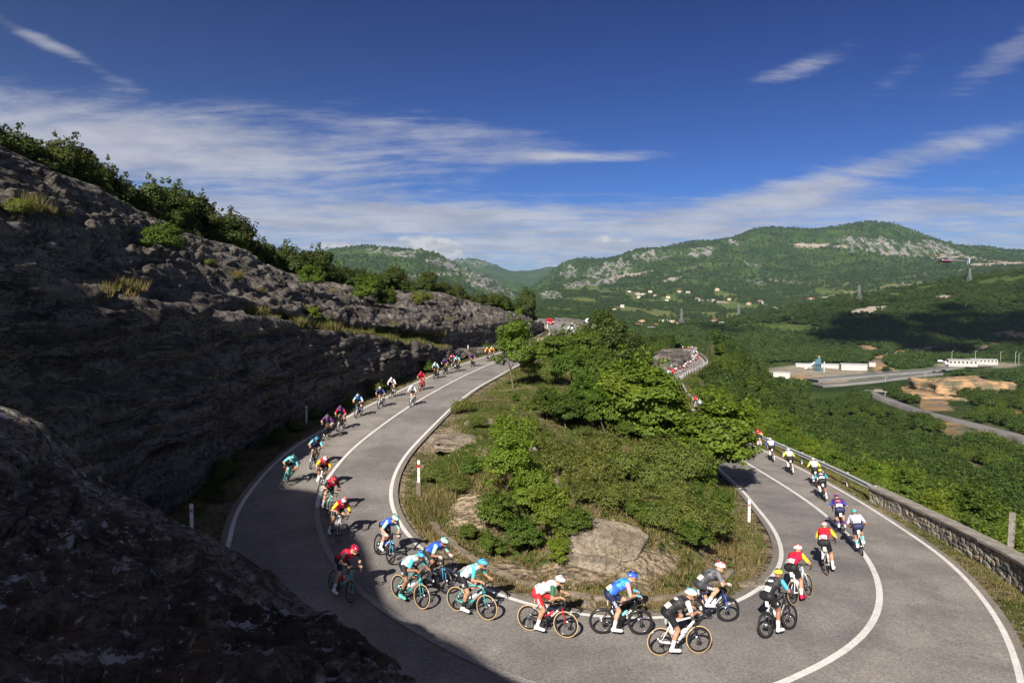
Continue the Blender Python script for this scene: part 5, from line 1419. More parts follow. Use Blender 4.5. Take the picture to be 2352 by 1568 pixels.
for i, (px, py, sz, rot, tilt, lab) in enumerate((
        (1062, 1010, (3.3, 1.9, .55), .35, (.12, .08), 'flat grey rock outcrop on the brow of the island beside the upper road'), (1105, 972, (1.8, 1.1, .45), .2, (.1, 0), 'smaller grey rock behind the flat outcrop'),
        (1222, 1030, (1.0, .8, .5), .4, (0, .1), 'pale rock at the top of the stony rib on the island'), (1248, 1078, (.75, 1.9, .5), .25, (.1, .15), 'pale upright rib of rock running down the island'), (1282, 1122, (.7, 1.4, .4), .5, (.15, .1), 'lower end of the stony rib on the island'),
        (1385, 1235, (2.5, 2.1, .5), -.35, (.30, .16), 'big tilted grey slab of rock at the front of the island'), (1362, 1288, (1.7, .8, .35), -.3, (.25, .1), 'thin lower edge of the tilted grey slab'), (1400, 1072, (.9, .6, .35), .3, (.1, 0), 'small pale stone among the low bushes'),
        (1350, 1390, (.42, .34, .40), .3, (0, 0), 'small upright stone in dry grass behind the cyclist in white and red'), (1008, 1292, (1.5, .7, .45), -.6, (0, 0), 'pale block of stone at the kerb left of the hairpin'), (1205, 1377, (1.0, .5, .32), -.25, (0, 0), 'stone block on the inner verge behind the two turquoise cyclists'),
        (1858 - 130, 1345, (.9, .6, .4), .4, (0, 0), 'grey stone half buried in the inner verge near the last kerb stones'), (1490, 1415, (.5, .4, .25), .1, (0, 0), 'small stone on the inner verge behind the blue cyclist'))):
    p = photo_gz(px, py, 12, 120)
    boulder('rock_outcrop' if sz[0] > 1.6 else 'stone', p - np.array((0, 0, sz[2] * .20)), sz, 500 + i, lab, rot=rot, tilt=tilt)
rng = np.random.default_rng(41); b = MB()
for _ in range(900):
    y = rng.uniform(18.5, 34); x = rng.uniform(-7, 11)
    if not bool(inside(np.array([x]), np.array([y]))[0]): continue
    s = rng.uniform(.02, .09) * (1.6 if rng.uniform() < .06 else 1); z = gz(x, y)
    b.ball((x, y, z + s * .2), (s * rng.uniform(.7, 1.3), s, s * .6), 5, 3)
tag(b.build('rubble', pale_m, smooth=False), 'scattered small stones and rubble over the island', kind='stuff')
# rock faces above the lower road, in the distance
for i, (px, py, y, sz, lab) in enumerate(((1512, 838, 178, (12, 12, 6.5), 'brown rock left of the distant stretch of lower road'), (1540, 830, 186, (7, 9, 6), 'rock at the inside of the distant bend of the lower road'))):
    boulder('roadside_rock', U(px, py, y), sz, 540 + i, lab, mat_=cliff_m, rot=.8, rough=.35)
# rounded concrete shelter on the crest
c = U(912, 648, 100); e = empty('concrete_shelter', c, .25); tag(e, 'dark rounded concrete shelter half hidden by bushes on the crest', 'shelter')
dk = pmat('dark_stained_concrete', (.035, .033, .032), (.06, .056, .052), 3, .9, .5, 10)
b = MB(); v = []
for yy in (-2.2, 2.2):
    v += [(1.9 * math.cos(math.pi * j / 14), yy, 1.55 * math.sin(math.pi * j / 14) ** .7 - .2) for j in range(15)]
b.add(v, [tuple(range(15)), tuple(range(15, 30))[::-1]] + [(j, 15 + j, 16 + j, j + 1) for j in range(14)]); b.build('vault', dk, e)
b = MB(); b.box((0, -2.22, .35), (1.1, .06, 1.1)); b.build('doorway', black_m, e)
b = MB(); b.box((-2.7, .4, .25), (1.9, 3.2, .9)); b.build('side_wall', conc_m, e)


# ------------------------------------------------------------------ vehicles on the far bend
def paint_m(name, c): return pmat(name, c, tuple(x * .92 for x in c), 3, .32, spec=.5, coat=.6)


glass_m = pmat('dark_car_glass', (.012, .015, .018), (.02, .024, .028), 2, .08, spec=.8)
chrome_m = pmat('alloy', (.55, .56, .57), (.45, .46, .47), 10, .3, metal=.9)
lamp_m = pmat('headlamp_glass', (.75, .76, .78), (.62, .64, .66), 10, .15, spec=.7)


def road_vehicle(name, loc, rz, label, col, kind='car', L=4.5, Wd=1.8, Ht=1.48, rack=False):
    e = empty(name, loc, rz); tag(e, label, 'van' if kind == 'van' else 'car')
    pm_ = paint_m('car_paint_%d' % (hash(col) % 9999), col); h = Ht / 1.48
    if kind == 'van': side = [(-.5, .32), (-.5, .95), (-.48, 1.38), (-.40, 1.46), (.18, 1.46), (.36, 1.0), (.47, .82), (.5, .6), (.5, .32)]
    else: side = [(-.5, .34), (-.5, .80), (-.46, .96), (-.38, 1.34), (-.28, 1.46), (.02, 1.48), (.19, .98), (.42, .86), (.5, .66), (.5, .34)]
    n = len(side); v = []
    for yy, k in ((-.5, .86), (-.5, 1.0), (.5, 1.0), (.5, .86)):
        for x, z in side:
            nar = 1 - .16 * max(0, z - .95) / .5
            inn = (k if k < 1 else 1)
            v.append((x * L * (.985 if k < 1 else 1), yy * Wd * nar * (1.0 if k < 1 else .97) if k < 1 else yy * Wd * nar * .955, (z if k == 1 else .34 + (z - .34) * .985) * h))
    f = [tuple(range(n))[::-1], tuple(range(3 * n, 4 * n))]
    for r_ in range(3): f += [(r_ * n + i, r_ * n + (i + 1) % n, (r_ + 1) * n + (i + 1) % n, (r_ + 1) * n + i) for i in range(n)]
    b = MB(); b.add(v, f); b.build('body', pm_, e)
    b = MB(); wx = (.02, .19) if kind == 'car' else (.18, .36)
    z0, z1 = ((1.42, 1.02) if kind == 'car' else (1.40, 1.04))
    b.add([(wx[0] * L + .02, -.36 * Wd, z0 * h), (wx[0] * L + .02, .36 * Wd, z0 * h), (wx[1] * L + .02, .42 * Wd, z1 * h), (wx[1] * L + .02, -.42 * Wd, z1 * h)], [(0, 1, 2, 3)])
    b.build('windscreen', glass_m, e)
    for s in (-1, 1):
        b = MB(); y1, y2 = s * Wd * .478, s * Wd * .425
        xs = (-.40, .15, -.30, .02) if kind == 'car' else (.12, .33, .12, .2)
        b.add([(xs[0] * L, y1, 1.0 * h), (xs[1] * L, y1, 1.0 * h), (xs[3] * L, y2, 1.40 * h), (xs[2] * L, y2, 1.40 * h)], [(0, 1, 2, 3)]); b.build('side_window', glass_m, e)
        b = MB(); b.box((.488 * L, s * Wd * .34, .70 * h), (.10, .36, .14)); b.build('headlight', lamp_m, e)
        b = MB(); b.box((-.497 * L, s * Wd * .38, .80 * h), (.04, .22, .22)); b.build('tail_light', redref_m, e)
        for x in (-.30, .31):
            b = MB(); b.lathe([(.20, -.09), (.31, -.10), (.33, -.06), (.33, .06), (.31, .10), (.20, .09)], n=16); wh = b.build('wheel', rub_m, e, True); wh.location = (x * L, s * Wd * .45, .33)
            b = MB(); b.lathe([(.0, .10), (.2, .08), (.2, -.08), (.0, -.10)], n=12); b.build('rim', chrome_m, wh)
    b = MB(); b.box((-.492 * L, 0, .88 * h + .25), (.05, Wd * .62, .26)); b.build('rear_window', glass_m, e)
    b = MB(); b.box((.497 * L, 0, .52 * h), (.05, Wd * .72, .20)); b.build('grille', black_m, e)
    b = MB(); b.box((.503 * L, 0, .45 * h), (.06, .46, .11)); b.build('number_plate', white_m, e)
    if rack:
        b = MB(); b.box((-.12 * L, 0, Ht + .04), (1.3, Wd * .7, .05)); b.build('roof_rack', black_m, e)
    return e


k = krow(172, 100, 400)
road_vehicle('red_car', RC[k] + (RL[k] - RC[k]) * .36, math.atan2(RT[k, 1], RT[k, 0]), 'red estate car following the race at the far upper bend', (.52, .02, .03), rack=True)
# ------------------------------------------------------------------ far buildings, pylons, works yard, dual carriageway
WALLC = {'white': pmat('white_render', (.44, .43, .40), (.37, .36, .34), .6, .9), 'cream': pmat('cream_render', (.58, .50, .36), (.50, .43, .31), .6, .9), 'pale': pmat('pale_render', (.50, .47, .42), (.42, .39, .35), .6, .9), 'tan': pmat('tan_render', (.46, .37, .27), (.4, .32, .23), .6, .9)}
ROOFC = {'red': pmat('red_roof_tiles', (.36, .115, .06), (.28, .09, .05), 1.2, .9), 'orange': pmat('orange_roof_tiles', (.42, .20, .11), (.34, .16, .09), 1.2, .9), 'grey': pmat('grey_roof', (.38, .37, .36), (.30, .29, .28), 1.0, .85), 'whiteroof': pmat('white_sheet_roof', (.46, .47, .48), (.40, .41, .42), 1.0, .6)}


def house(px, py, wP, hP, wall, roof, label, name='house', depth=.7, storeys=2, hip=True, y=None):
    p = photo_gz(px, py, 350, 4600) if y is None else np.array((*U(px, py, y)[:2], 0))
    if y is not None: p[2] = U(px, py, y)[2]
    y_ = p[1]; Wd = wP / FPX * y_; H = hP / FPX * y_; D = Wd * depth
    rz = math.atan2(p[1], p[0]) - math.pi / 2 + .25 * math.sin(px); e = empty(name, p, rz); tag(e, label, 'house' if name == 'house' else 'building')
    b = MB(); b.box((0, D * .1, H / 2 - 1.5), (Wd, D, H + 3)); b.build('wall', WALLC[wall], e)
    b = MB(); yc = D * .1
    if hip:
        hw, hd, rh = Wd / 2 * 1.08, D / 2 * 1.08, min(Wd, D) * .24; rl = max(Wd - D, 0) / 2
        b.add([(-hw, yc - hd, H), (hw, yc - hd, H), (hw, yc + hd, H), (-hw, yc + hd, H), (-rl - .1, yc, H + rh), (rl + .1, yc, H + rh)], [(3, 2, 1, 0), (0, 1, 5, 4), (1, 2, 5), (2, 3, 4, 5), (3, 0, 4)])
    else: b.box((0, yc, H + .15), (Wd * 1.03, D * 1.03, .3))
    b.build('roof', ROOFC[roof], e)
    ncol = max(2, int(Wd / 4.5)); st = max(1, int(H / 3.0))
    if wP > 9:
        for s in range(st):
            for i in range(ncol):
                b = MB(); b.box((-Wd / 2 + Wd * (i + .5) / ncol, yc - D / 2 - .02, (s + .55) * H / st), (Wd / ncol * .42, .12, H / st * .45)); b.build('window', glass_m, e)
    return e


TOWN = [(1475, 745, 15, 8, 'cream', 'orange', 'cream house with a small roof terrace left in the valley town'), (1520, 745, 13, 11, 'cream', 'grey', 'tall cream apartment block left of the minaret'), (1543, 746, 13, 10, 'cream', 'grey', 'cream apartment block just right of the minaret'), (1553, 749, 15, 7, 'white', 'red', 'white house with red roof right of the minaret'),
        (1462, 751, 26, 4, 'tan', 'orange', 'long low building with orange roof left in the valley town'), (1446, 757, 12, 5, 'tan', 'orange', 'small orange-roofed house at the left end of the valley town'), (1484, 757, 36, 6, 'cream', 'whiteroof', 'long cream block at the near edge of the valley town'), (1505, 751, 16, 5, 'white', 'red', 'white house in the middle of the valley town'), (1512, 758, 18, 6, 'white', 'whiteroof', 'wide white building at the near edge of the town'),
        (1582, 747, 12, 5, 'white', 'red', 'white red-roofed house just left of the nearest pylon'), (1600, 749, 12, 4, 'white', 'grey', 'low white building under the nearest pylon'), (1641, 742, 16, 6, 'white', 'red', 'red hip-roofed house alone right of the pylon'), (1658, 744, 10, 4, 'white', 'whiteroof', 'small white building right of the red hip-roofed house'), (1432, 750, 9, 4, 'tan', 'red', 'small red-roofed house above the left end of the town'), (1401, 760, 9, 4, 'white', 'orange', 'small white house far left below the town'), (1492, 746, 9, 6, 'white', 'red', 'white house with red roof behind the cream one in the town')]
UPV = [(1465, 677, 11, 4, 'white', 'red'), (1477, 678, 9, 3.5, 'white', 'grey'), (1467, 685, 8, 4, 'white', 'red'), (1429, 706, 9, 6, 'white', 'whiteroof'), (1404, 706, 7, 3, 'white', 'grey'), (1412, 713, 8, 4, 'white', 'red'), (1506, 682, 9, 4, 'white', 'red'), (1494, 672, 9, 3.5, 'pale', 'orange'), (1534, 685, 9, 4.5, 'cream', 'red'), (1532, 692, 9, 3, 'white', 'grey'),
       (1561, 672, 13, 3, 'pale', 'orange'), (1580, 674, 9, 4, 'white', 'red'), (1602, 690, 12, 4, 'white', 'orange'), (1638, 691, 7, 3, 'white', 'whiteroof'), (1640, 696, 9, 3, 'pale', 'red'), (1647, 668, 9, 4, 'tan', 'orange'), (1675, 690, 7, 4, 'tan', 'red'), (1720, 700, 10, 4, 'tan', 'orange'), (1727, 719, 9, 4, 'white', 'red'), (1862, 691, 15, 5, 'white', 'red'), (1825, 694, 13, 3, 'white', 'whiteroof'), (1897, 686, 14, 3.5, 'pale', 'grey'), (1746, 696, 15, 4, 'white', 'orange'), (1782, 710, 14, 4, 'pale', 'grey'), (1445, 671, 8, 3, 'pale', 'grey')]
for a in TOWN: house(*a, hip=a[5] in ('red', 'orange'))
words = {'white': 'white', 'pale': 'pale grey', 'cream': 'cream', 'tan': 'tan'}; rw = {'red': 'red tiled roof', 'orange': 'faded orange roof', 'grey': 'grey roof', 'whiteroof': 'white flat roof'}
place = ['left end of the upper village row', 'beside the first house of the upper village', 'just below the left end of the upper village', 'alone on the slope above the town, left', 'left of the lone tall white house', 'below the lone tall white house', 'middle of the upper slope, under a meadow', 'upper village, in the second group', 'alone in the middle of the slope above the minaret', 'just below the cream house on the slope', 'long, in the highest village group', 'right end of the highest village group', 'centre right below the village',
         'small, right part of the slope', 'just below the small white one on the right slope', 'high on the slope near the pale scar', 'right slope among hedges', 'right slope near the faint pylon', 'low right slope, above the dark hill', 'wide, beside the ridge of the front hill', 'low and long, left of the wide ridge house', 'right of the wide ridge house', 'centre right, in a hamlet', 'centre right, below the hamlet', 'left above the upper village row']
for a, pl in zip(UPV, place): house(*a, '%s house, %s, %s' % (words[a[4]], rw[a[5]], pl), hip=a[5] in ('red', 'orange'))
# minaret
p = photo_gz(1532, 748, 350, 4600); s_ = p[1] / FPX; e = empty('minaret', p); tag(e, 'slim white minaret in the middle of the valley town', 'tower')
b = MB(); b.lathe([(1.5 * s_, -2), (1.3 * s_, 9 * s_), (2.0 * s_, 9.2 * s_), (2.0 * s_, 9.8 * s_), (1.1 * s_, 10 * s_), (1.0 * s_, 12.5 * s_)], n=12, axis='z'); b.build('shaft', WALLC['white'], e, True)
b = MB(); b.lathe([(1.3 * s_, 12.5 * s_), (.02, 17 * s_)], n=12, axis='z'); b.build('spire', ROOFC['grey'], e, True)


pyl_m = pmat('dull_pylon_steel', (.20, .205, .21), (.15, .155, .16), 1, .6)


def pylon(px, pyb, pyt, label, y=None):
    p = photo_gz(px, pyb, 300, 4600) if y is None else U(px, pyb, y); H = (pyb - pyt) / FPX * p[1]; e = empty('pylon', p, .3); tag(e, label, 'pylon')
    r_ = max(.06, .00016 * p[1]); b = MB(); wb, wm, wt = H * .135, H * .036, H * .016; lv = [(0, wb), (.28, wb * .66), (.5, wm * 1.35), (.68, wm), (1.0, wt)]
    for sx_, sy_ in ((1, 1), (1, -1), (-1, 1), (-1, -1)): b.tube([(sx_ * w_, sy_ * w_, z * H) for z, w_ in lv], r_ * 1.3, 4)
    b.build('legs', pyl_m, e)
    b = MB(); zs = np.linspace(0, 1, 11)
    for z0, z1 in zip(zs[:-1], zs[1:]):
        w0, w1 = np.interp(z0, [a for a, _ in lv], [c for _, c in lv]), np.interp(z1, [a for a, _ in lv], [c for _, c in lv])
        for s in (1, -1):
            b.tube([(-w0, s * w0, z0 * H), (w1, s * w1, z1 * H)], r_ * .8, 3); b.tube([(w0, s * w0, z0 * H), (-w1, s * w1, z1 * H)], r_ * .8, 3)
            b.tube([(s * w0, -w0, z0 * H), (s * w1, w1, z1 * H)], r_ * .8, 3); b.tube([(s * w0, w0, z0 * H), (s * w1, -w1, z1 * H)], r_ * .8, 3)
    b.build('bracing', pyl_m, e)
    for z, w_ in ((.70, .15), (.82, .17), (.94, .13)):
        b = MB(); b.tube([(-w_ * H, 0, z * H), (w_ * H, 0, z * H)], r_, 4); b.tube([(-w_ * H, 0, z * H), (0, 0, (z + .05) * H), (w_ * H, 0, z * H)], r_ * .8, 4); b.build('cross_arm', pyl_m, e)


pylon(1565, 750, 709, 'lattice pylon standing at the right side of the valley town'); pylon(1973, 695, 655, 'lattice pylon on the crest of the dark front hill'); pylon(2227, 648, 617, 'lattice pylon on the hill crest below the helicopter')
pylon(1696, 737, 699, 'faint lattice pylon in the fields behind the front hill', 1900); pylon(2073, 684, 648, 'faint lattice pylon between the two pylons of the hill crest', 1950); pylon(1957, 580, 556, 'faint tiny pylon high on the far mountain', 3500)


def ribbon(name, pts, wd, dz, label, m_, th=1.2):
    P = np.array([photo_gz(*q, 150, 1200) if len(q) == 2 else U(*q) for q in pts]); C = catmull(P, 160)
    z_ = C[:, 2].copy(); z_ = np.convolve(np.pad(z_, 20, mode='edge'), np.ones(41) / 41, 'valid'); C[:, 2] = z_ + dz
    if name == 'highway': C[:, 2] = np.convolve(np.pad(np.maximum(C[:, 2], np.max([ground_z(C[:, 0] + q, C[:, 1] + r) for q, r in ((0, 0), (4, 7), (-4, -7), (3, -6), (-3, 6))], 0) + .5), 20, mode='edge'), np.ones(41) / 41, 'valid') + .5
    T = np.gradient(C, axis=0); N = np.stack([-T[:, 1], T[:, 0], 0 * T[:, 0]], 1); N /= np.linalg.norm(N, axis=1)[:, None]
    V = np.stack([C - N * wd / 2 - (0, 0, th + 3), C - N * wd / 2, C + N * wd / 2, C + N * wd / 2 - (0, 0, th + 3)], 1).reshape(-1, 3)
    o = mesh_obj(name, V, grid_faces(160, 4)[:, ::-1].copy(), m_, smooth=False); tag(o, label, kind='structure'); return C, N


gr_m = pmat('pale_worn_asphalt', (.19, .178, .166), (.145, .137, .13), .08, .9); dkas = pmat('grey_worn_asphalt', (.13, .126, .122), (.17, .162, .154), .05, .9)
HA, HAn = ribbon('highway', [(1874, 899, 575), (1900, 897, 582), (2026, 887, 600), (2110, 876, 632), (2150, 866, 650)], 13, 1.2, 'near carriageway of the dual road in the valley', dkas)
HB, HBn = ribbon('highway', [(1862, 889, 610), (1900, 885, 622), (2050, 870, 655), (2140, 856, 690), (2185, 846, 715), (2240, 842, 730)], 15, 1.2, 'far carriageway of the dual road in the valley', gr_m)
for C, N, w_, lab in ((HA, HAn, 13, 'near'), (HB, HBn, 15, 'far')):
    for s in (-1, 1): stripe('lane_line', C + N * s * (w_ / 2 - 1.2), .5, .05, 'yellowish edge line on the %s carriageway' % lab, pmat('yellow_line', (.55, .46, .22), (.5, .42, .2), 1, .8))
    for s in (-1, 1):
        Q = (C + N * s * (w_ / 2 + .3))[::2]; e = empty('crash_barrier', Q[0]); tag(e, 'low crash barrier along the %s carriageway, %s side' % (lab, 'inner' if s * (1 if lab == 'near' else -1) > 0 else 'outer'), 'guardrail')
        V = np.stack([Q + (0, 0, .45), Q + (0, 0, .85), Q + (.1, .1, .85), Q + (.1, .1, .45)], 1).reshape(-1, 3) - Q[0]; mesh_obj('beam', V, grid_faces(len(Q), 4), pyl_m, e, False)
        b = MB()
        for i in range(0, len(Q), 4): b.box(Q[i] - Q[0] + (0, 0, .2), (.15, .15, .9))
        b.build('posts', pyl_m, e)
ribbon('valley_road', [(1995, 898, 440), (2012, 907, 420), (2060, 928, 385), (2130, 949, 340), (2230, 975, 300), (2300, 990, 280), (2340, 1003, 268), (2356, 1022, 255), (2352, 1045, 240), (2330, 1075, 222)], 5.0, .8, 'narrow pale road curving through the small valley', gr_m)
# concrete underpass mouth at the end of the small road
c = U(2022, 903, 432); e = empty('underpass', c + np.array((0, 0, -1)), -.55); e.scale = (.62, .62, .55); tag(e, 'pale concrete underpass mouth with sloping wing walls under the dual road', 'underpass')
b = MB(); b.box((0, 8, 4.0), (12, 16, 1.2)); b.build('slab', conc_m, e)
for s in (-1, 1):
    b = MB(); b.add([(s * 4.2, -14, 0), (s * 5.0, -14, 0), (s * 5.0, 8, 0), (s * 4.2, 8, 0), (s * 4.2, -14, .6), (s * 5.0, -14, .6), (s * 5.0, 8, 4.8), (s * 4.2, 8, 4.8)], [(3, 2, 1, 0), (4, 5, 6, 7), (0, 1, 5, 4), (1, 2, 6, 5), (2, 3, 7, 6), (3, 0, 4, 7)]); b.build('wing_wall', conc_m, e)
b = MB(); b.box((0, 2, 2.0), (7.6, .3, 3.6)); b.build('opening', black_m, e)


def shed(px, py, wP, hP, y, wall, roof, label, cat='building', depth=.5, dz=0, wins=None):
    wins = ('office' in label) if wins is None else wins
    c = U(px, py, y); Wd, H = wP / FPX * y, hP / FPX * y; D = Wd * depth; e = empty('industrial_shed' if 'shed' in label else 'office_building', c, -.30); tag(e, label, cat)
    b = MB(); b.box((0, D / 2, H / 2 - 1), (Wd, D, H + 2)); b.build('wall', WALLC[wall], e)
    b = MB(); b.add([(-Wd * .52, -D * .04, H), (Wd * .52, -D * .04, H), (Wd * .52, D * 1.04, H), (-Wd * .52, D * 1.04, H), (-Wd * .52, D / 2, H * 1.18), (Wd * .52, D / 2, H * 1.18)], [(3, 2, 1, 0), (0, 1, 5, 4), (2, 3, 4, 5), (1, 2, 5), (3, 0, 4)]); b.build('roof', ROOFC[roof], e)
    if wins:
        n = max(3, int(Wd / 3.2))
        for i in range(n):
            b = MB(); b.box((-Wd / 2 + Wd * (i + .5) / n, -.05, H * .52), (Wd / n * .45, .14, H * .38)); b.build('window' if i != n // 2 else 'door', glass_m, e)
    return e


shed(2212, 837, 58, 10, 660, 'white', 'grey', 'long white single-storey office beside the dual road, left one'); shed(2262, 833, 52, 7.5, 690, 'white', 'grey', 'long white single-storey office beside the dual road, right one')
shed(1795, 864, 36, 8, 600, 'pale', 'whiteroof', 'white-roofed shed at the left edge of the works yard'); shed(1846, 845, 34, 9, 690, 'white', 'whiteroof', 'white shed just left of the blue-green mixing tower'); shed(1905, 845, 40, 8, 700, 'white', 'whiteroof', 'white shed right of the blue-green mixing tower')
shed(1962, 846, 54, 9, 680, 'pale', 'whiteroof', 'largest white-roofed shed with posts in the works yard'); shed(2004, 838, 14, 5, 700, 'white', 'grey', 'small white shed behind the largest one in the yard', wins=False)
teal = pmat('blue_green_steel', (.07, .15, .18), (.05, .11, .14), .6, .6); c = U(1878, 850, 670); s_ = 670 / FPX; e = empty('mixing_tower', c, -.2); tag(e, 'blue-green asphalt mixing tower in the works yard', 'tower')
b = MB(); b.box((0, 0, 20 * s_), (13 * s_, 8 * s_, 11 * s_)); b.box((2 * s_, 0, 28 * s_), (6 * s_, 6 * s_, 6 * s_)); b.build('hopper', teal, e)
b = MB()
for sx_ in (-6, -2, 2, 6):
    for sy_ in (-3.5, 3.5): b.tube([(sx_ * s_, sy_ * s_, -3), (sx_ * s_, sy_ * s_, 15 * s_)], .45, 5)
b.build('legs', teal, e); b = MB(); b.tube([(-28 * s_, 0, 2 * s_), (-6 * s_, 0, 18 * s_)], 1.1, 6); b.build('conveyor', steel_m, e); b = MB(); b.tube([(14 * s_, 0, -2), (14 * s_, 0, 20 * s_)], .7, 8); b.build('chimney', steel_m, e); b = MB(); b.box((2 * s_, 0, 32 * s_), (3 * s_, 3 * s_, 2.5 * s_)); b.build('top_hopper', pmat('yellow_paint', (.5, .36, .03), (.44, .32, .03), 1, .6), e)
for px, py, y, rz, col, kd, lab in ((2160, 832, 660, .4, (.7, .7, .7), 'van', 'white van parked left of the white office'), (2176, 838, 650, .6, (.7, .7, .72), 'van', 'white van parked nearest the white office'), (2172, 833, 668, .3, (.66, .67, .7), 'car', 'pale car parked between the white vans'), (1893, 872, 640, .3, (.66, .66, .66), 'van', 'white lorry cab in the works yard'), (1912, 872, 640, .2, (.5, .10, .03), 'van', 'orange truck in the works yard'), (1842, 855, 690, .2, (.42, .03, .03), 'van', 'red truck at the sheds of the works yard'),
                                   (1913, 886, 622, -.2, (.03, .035, .05), 'car', 'dark car on the far carriageway'), (1905, 897, 583, 2.9, (.3, .34, .3), 'car', 'pale green car on the near carriageway')):
    c = U(px, py, y); c[2] += .9 if 'carriageway' in lab else .3
    road_vehicle('parked_van' if kd == 'van' else 'distant_car', c, rz, lab, col, kd, L=5.6 if kd == 'van' else 4.4, Ht=2.2 if kd == 'van' else 1.45, Wd=2.0 if kd == 'van' else 1.8)
for i, (px, pyb, pyt, y) in enumerate(((2033, 895, 866, 590), (2076, 874, 858, 640), (2124, 878, 858, 620), (2186, 828, 806, 690), (2240, 826, 806, 700), (2332, 834, 808, 690), (2340, 834, 812, 700), (2298, 826, 808, 720))):
    c = U(px, pyb, y); H = (pyb - pyt) / FPX * y; e = empty('lamp_post', c); tag(e, ('first', 'second', 'third', 'fourth', 'fifth', 'sixth', 'seventh', 'eighth')[i] + ' lamp post from the left among those by the dual road and offices', 'lamp post', 'lamp posts by the dual road')
    b = MB(); b.tube([(0, 0, -1.5), (0, 0, H)], .16, 6); b.build('pole', steel_m, e); b = MB(); b.tube([(0, 0, H), (1.6, 0, H + .3)], .12, 5); b.box((1.9, 0, H + .3), (.9, .35, .18)); b.build('lamp_head', steel_m, e)
# piles of earth by the dual road
earth_m = pmat('orange_earth', (.33, .20, .105), (.115, .10, .06), .11, .95, 1.0, .6, detail=10, lo=.44, hi=.58)
for i, (px, py, y, sz, lab) in enumerate(((2200, 886, 470, (46, 44, 20), 'large orange mound of earth beside the dual road'), (2032, 850, 690, (22, 26, 16), 'orange earth bank with grassy top behind the dual road'), (2140, 928, 425, (38, 32, 22), 'grey and orange cut bank above the small valley road'))):
    boulder('earth_mound', U(px, py, y) - np.array((0, 0, 6)), sz, 560 + i, lab, mat_=earth_m, rough=.55)

# ------------------------------------------------------------------ helicopter
c = U(2176, 600, 235); e = empty('helicopter', c, math.pi - .12); e.rotation_euler = (.03, -.10, math.pi - .12); tag(e, 'grey helicopter with a red stripe flying in front of the right-hand mountain', 'helicopter')
hg = paint_m('heli_grey', (.13, .135, .16)); hb = paint_m('heli_dark', (.02, .02, .024)); hr = paint_m('heli_red', (.42, .02, .035))
secs = [(2.9, .10, .12, .12), (2.6, .45, .42, .12), (2.0, .72, .72, .20), (1.1, .85, .92, .30), (.1, .86, .95, .33), (-.9, .75, .85, .36), (-1.7, .5, .55, .45), (-2.4, .3, .32, .52), (-6.0, .14, .15, .68), (-6.9, .10, .10, .72)]
b = MB(); n = 16; v = []
for x, ry, rz_, zc in secs: v += [(x, ry * math.cos(2 * math.pi * j / n), zc + rz_ * math.sin(2 * math.pi * j / n)) for j in range(n)]
f = [(i * n + j, i * n + (j + 1) % n, (i + 1) * n + (j + 1) % n, (i + 1) * n + j) for i in range(len(secs) - 1) for j in range(n)] + [tuple(range(n)), tuple(range((len(secs) - 1) * n, len(secs) * n))[::-1]]
b.add(v, f, 0)
for q in range(len(b.f)):
    m = np.mean([b.v[i] for i in b.f[q]], 0); b.mi[q] = 1 if (m[2] < .02 and m[0] > -2.6) or (m[0] > 1.6 and m[2] > .15) else 0
b.build('fuselage', [hg, hb, hr], e, True)
for s in (-1, 1):
    for x0, x1 in ((.25, .95), (1.05, 1.75)):
        b = MB(); b.box(((x0 + x1) / 2, s * .83, .68), (x1 - x0, .10, .46)); b.build('window', glass_m, e)
    b = MB(); b.tube([(1.9, s * .98, -1.02), (1.6, s * .98, -1.2), (-1.5, s * .98, -1.2)], .05, 6); b.tube([(.8, s * .5, -.5), (.8, s * .98, -1.18)], .045, 6); b.tube([(-.8, s * .5, -.45), (-.8, s * .98, -1.18)], .045, 6); b.build('skid', hb, e)
for s in (-1, 1):
    b = MB(); b.tube([(2.0, s * .73, .02), (1.1, s * .86, .06), (.1, s * .87, .12), (-.9, s * .76, .26), (-1.7, s * .52, .42), (-2.6, s * .30, .56)], [.05, .09, .10, .09, .07, .03], 6); b.build('stripe', hr, e)
b = MB(); b.box((-.5, 0, 1.30), (1.9, .9, .5), taper=.8); b.ball((-1.55, 0, 1.2), (.35, .3, .28)); b.build('engine_cowling', hg, e)
b = MB(); b.tube([(-.1, 0, 1.4), (-.1, 0, 2.0)], .12, 8); b.build('mast', hb, e); b = MB(); b.lathe([(.0, -.1), (.28, -.08), (.28, .08), (0, .1)], c=(-.1, 0, 2.0), n=10, axis='z'); b.build('rotor_hub', hb, e)
for k in range(3):
    a_ = 2.9 + k * 2.094; b = MB(); R_ = ((math.cos(a_), -math.sin(a_), 0), (math.sin(a_), math.cos(a_), 0), (0, 0, 1)); b.box((-.1 + math.cos(a_) * 2.85, math.sin(a_) * 2.85, 2.02), (5.2, .32, .05), R=R_); b.build('rotor_blade', hb, e)
b = MB(); b.add([(-6.2, -.06, .7), (-6.9, -.06, .7), (-7.6, -.04, 2.0), (-7.15, -.04, 2.0), (-6.2, .06, .7), (-6.9, .06, .7), (-7.6, .04, 2.0), (-7.15, .04, 2.0)], [(0, 1, 2, 3), (7, 6, 5, 4), (0, 4, 5, 1), (1, 5, 6, 2), (2, 6, 7, 3), (3, 7, 4, 0)]); b.build('tail_fin', hg, e)
b = MB(); b.box((-6.5, 0, .05), (.5, .07, 1.2)); b.build('lower_fin', hg, e); b = MB(); b.box((-5.6, 0, .62), (.5, 2.2, .06)); b.build('tailplane', hg, e)
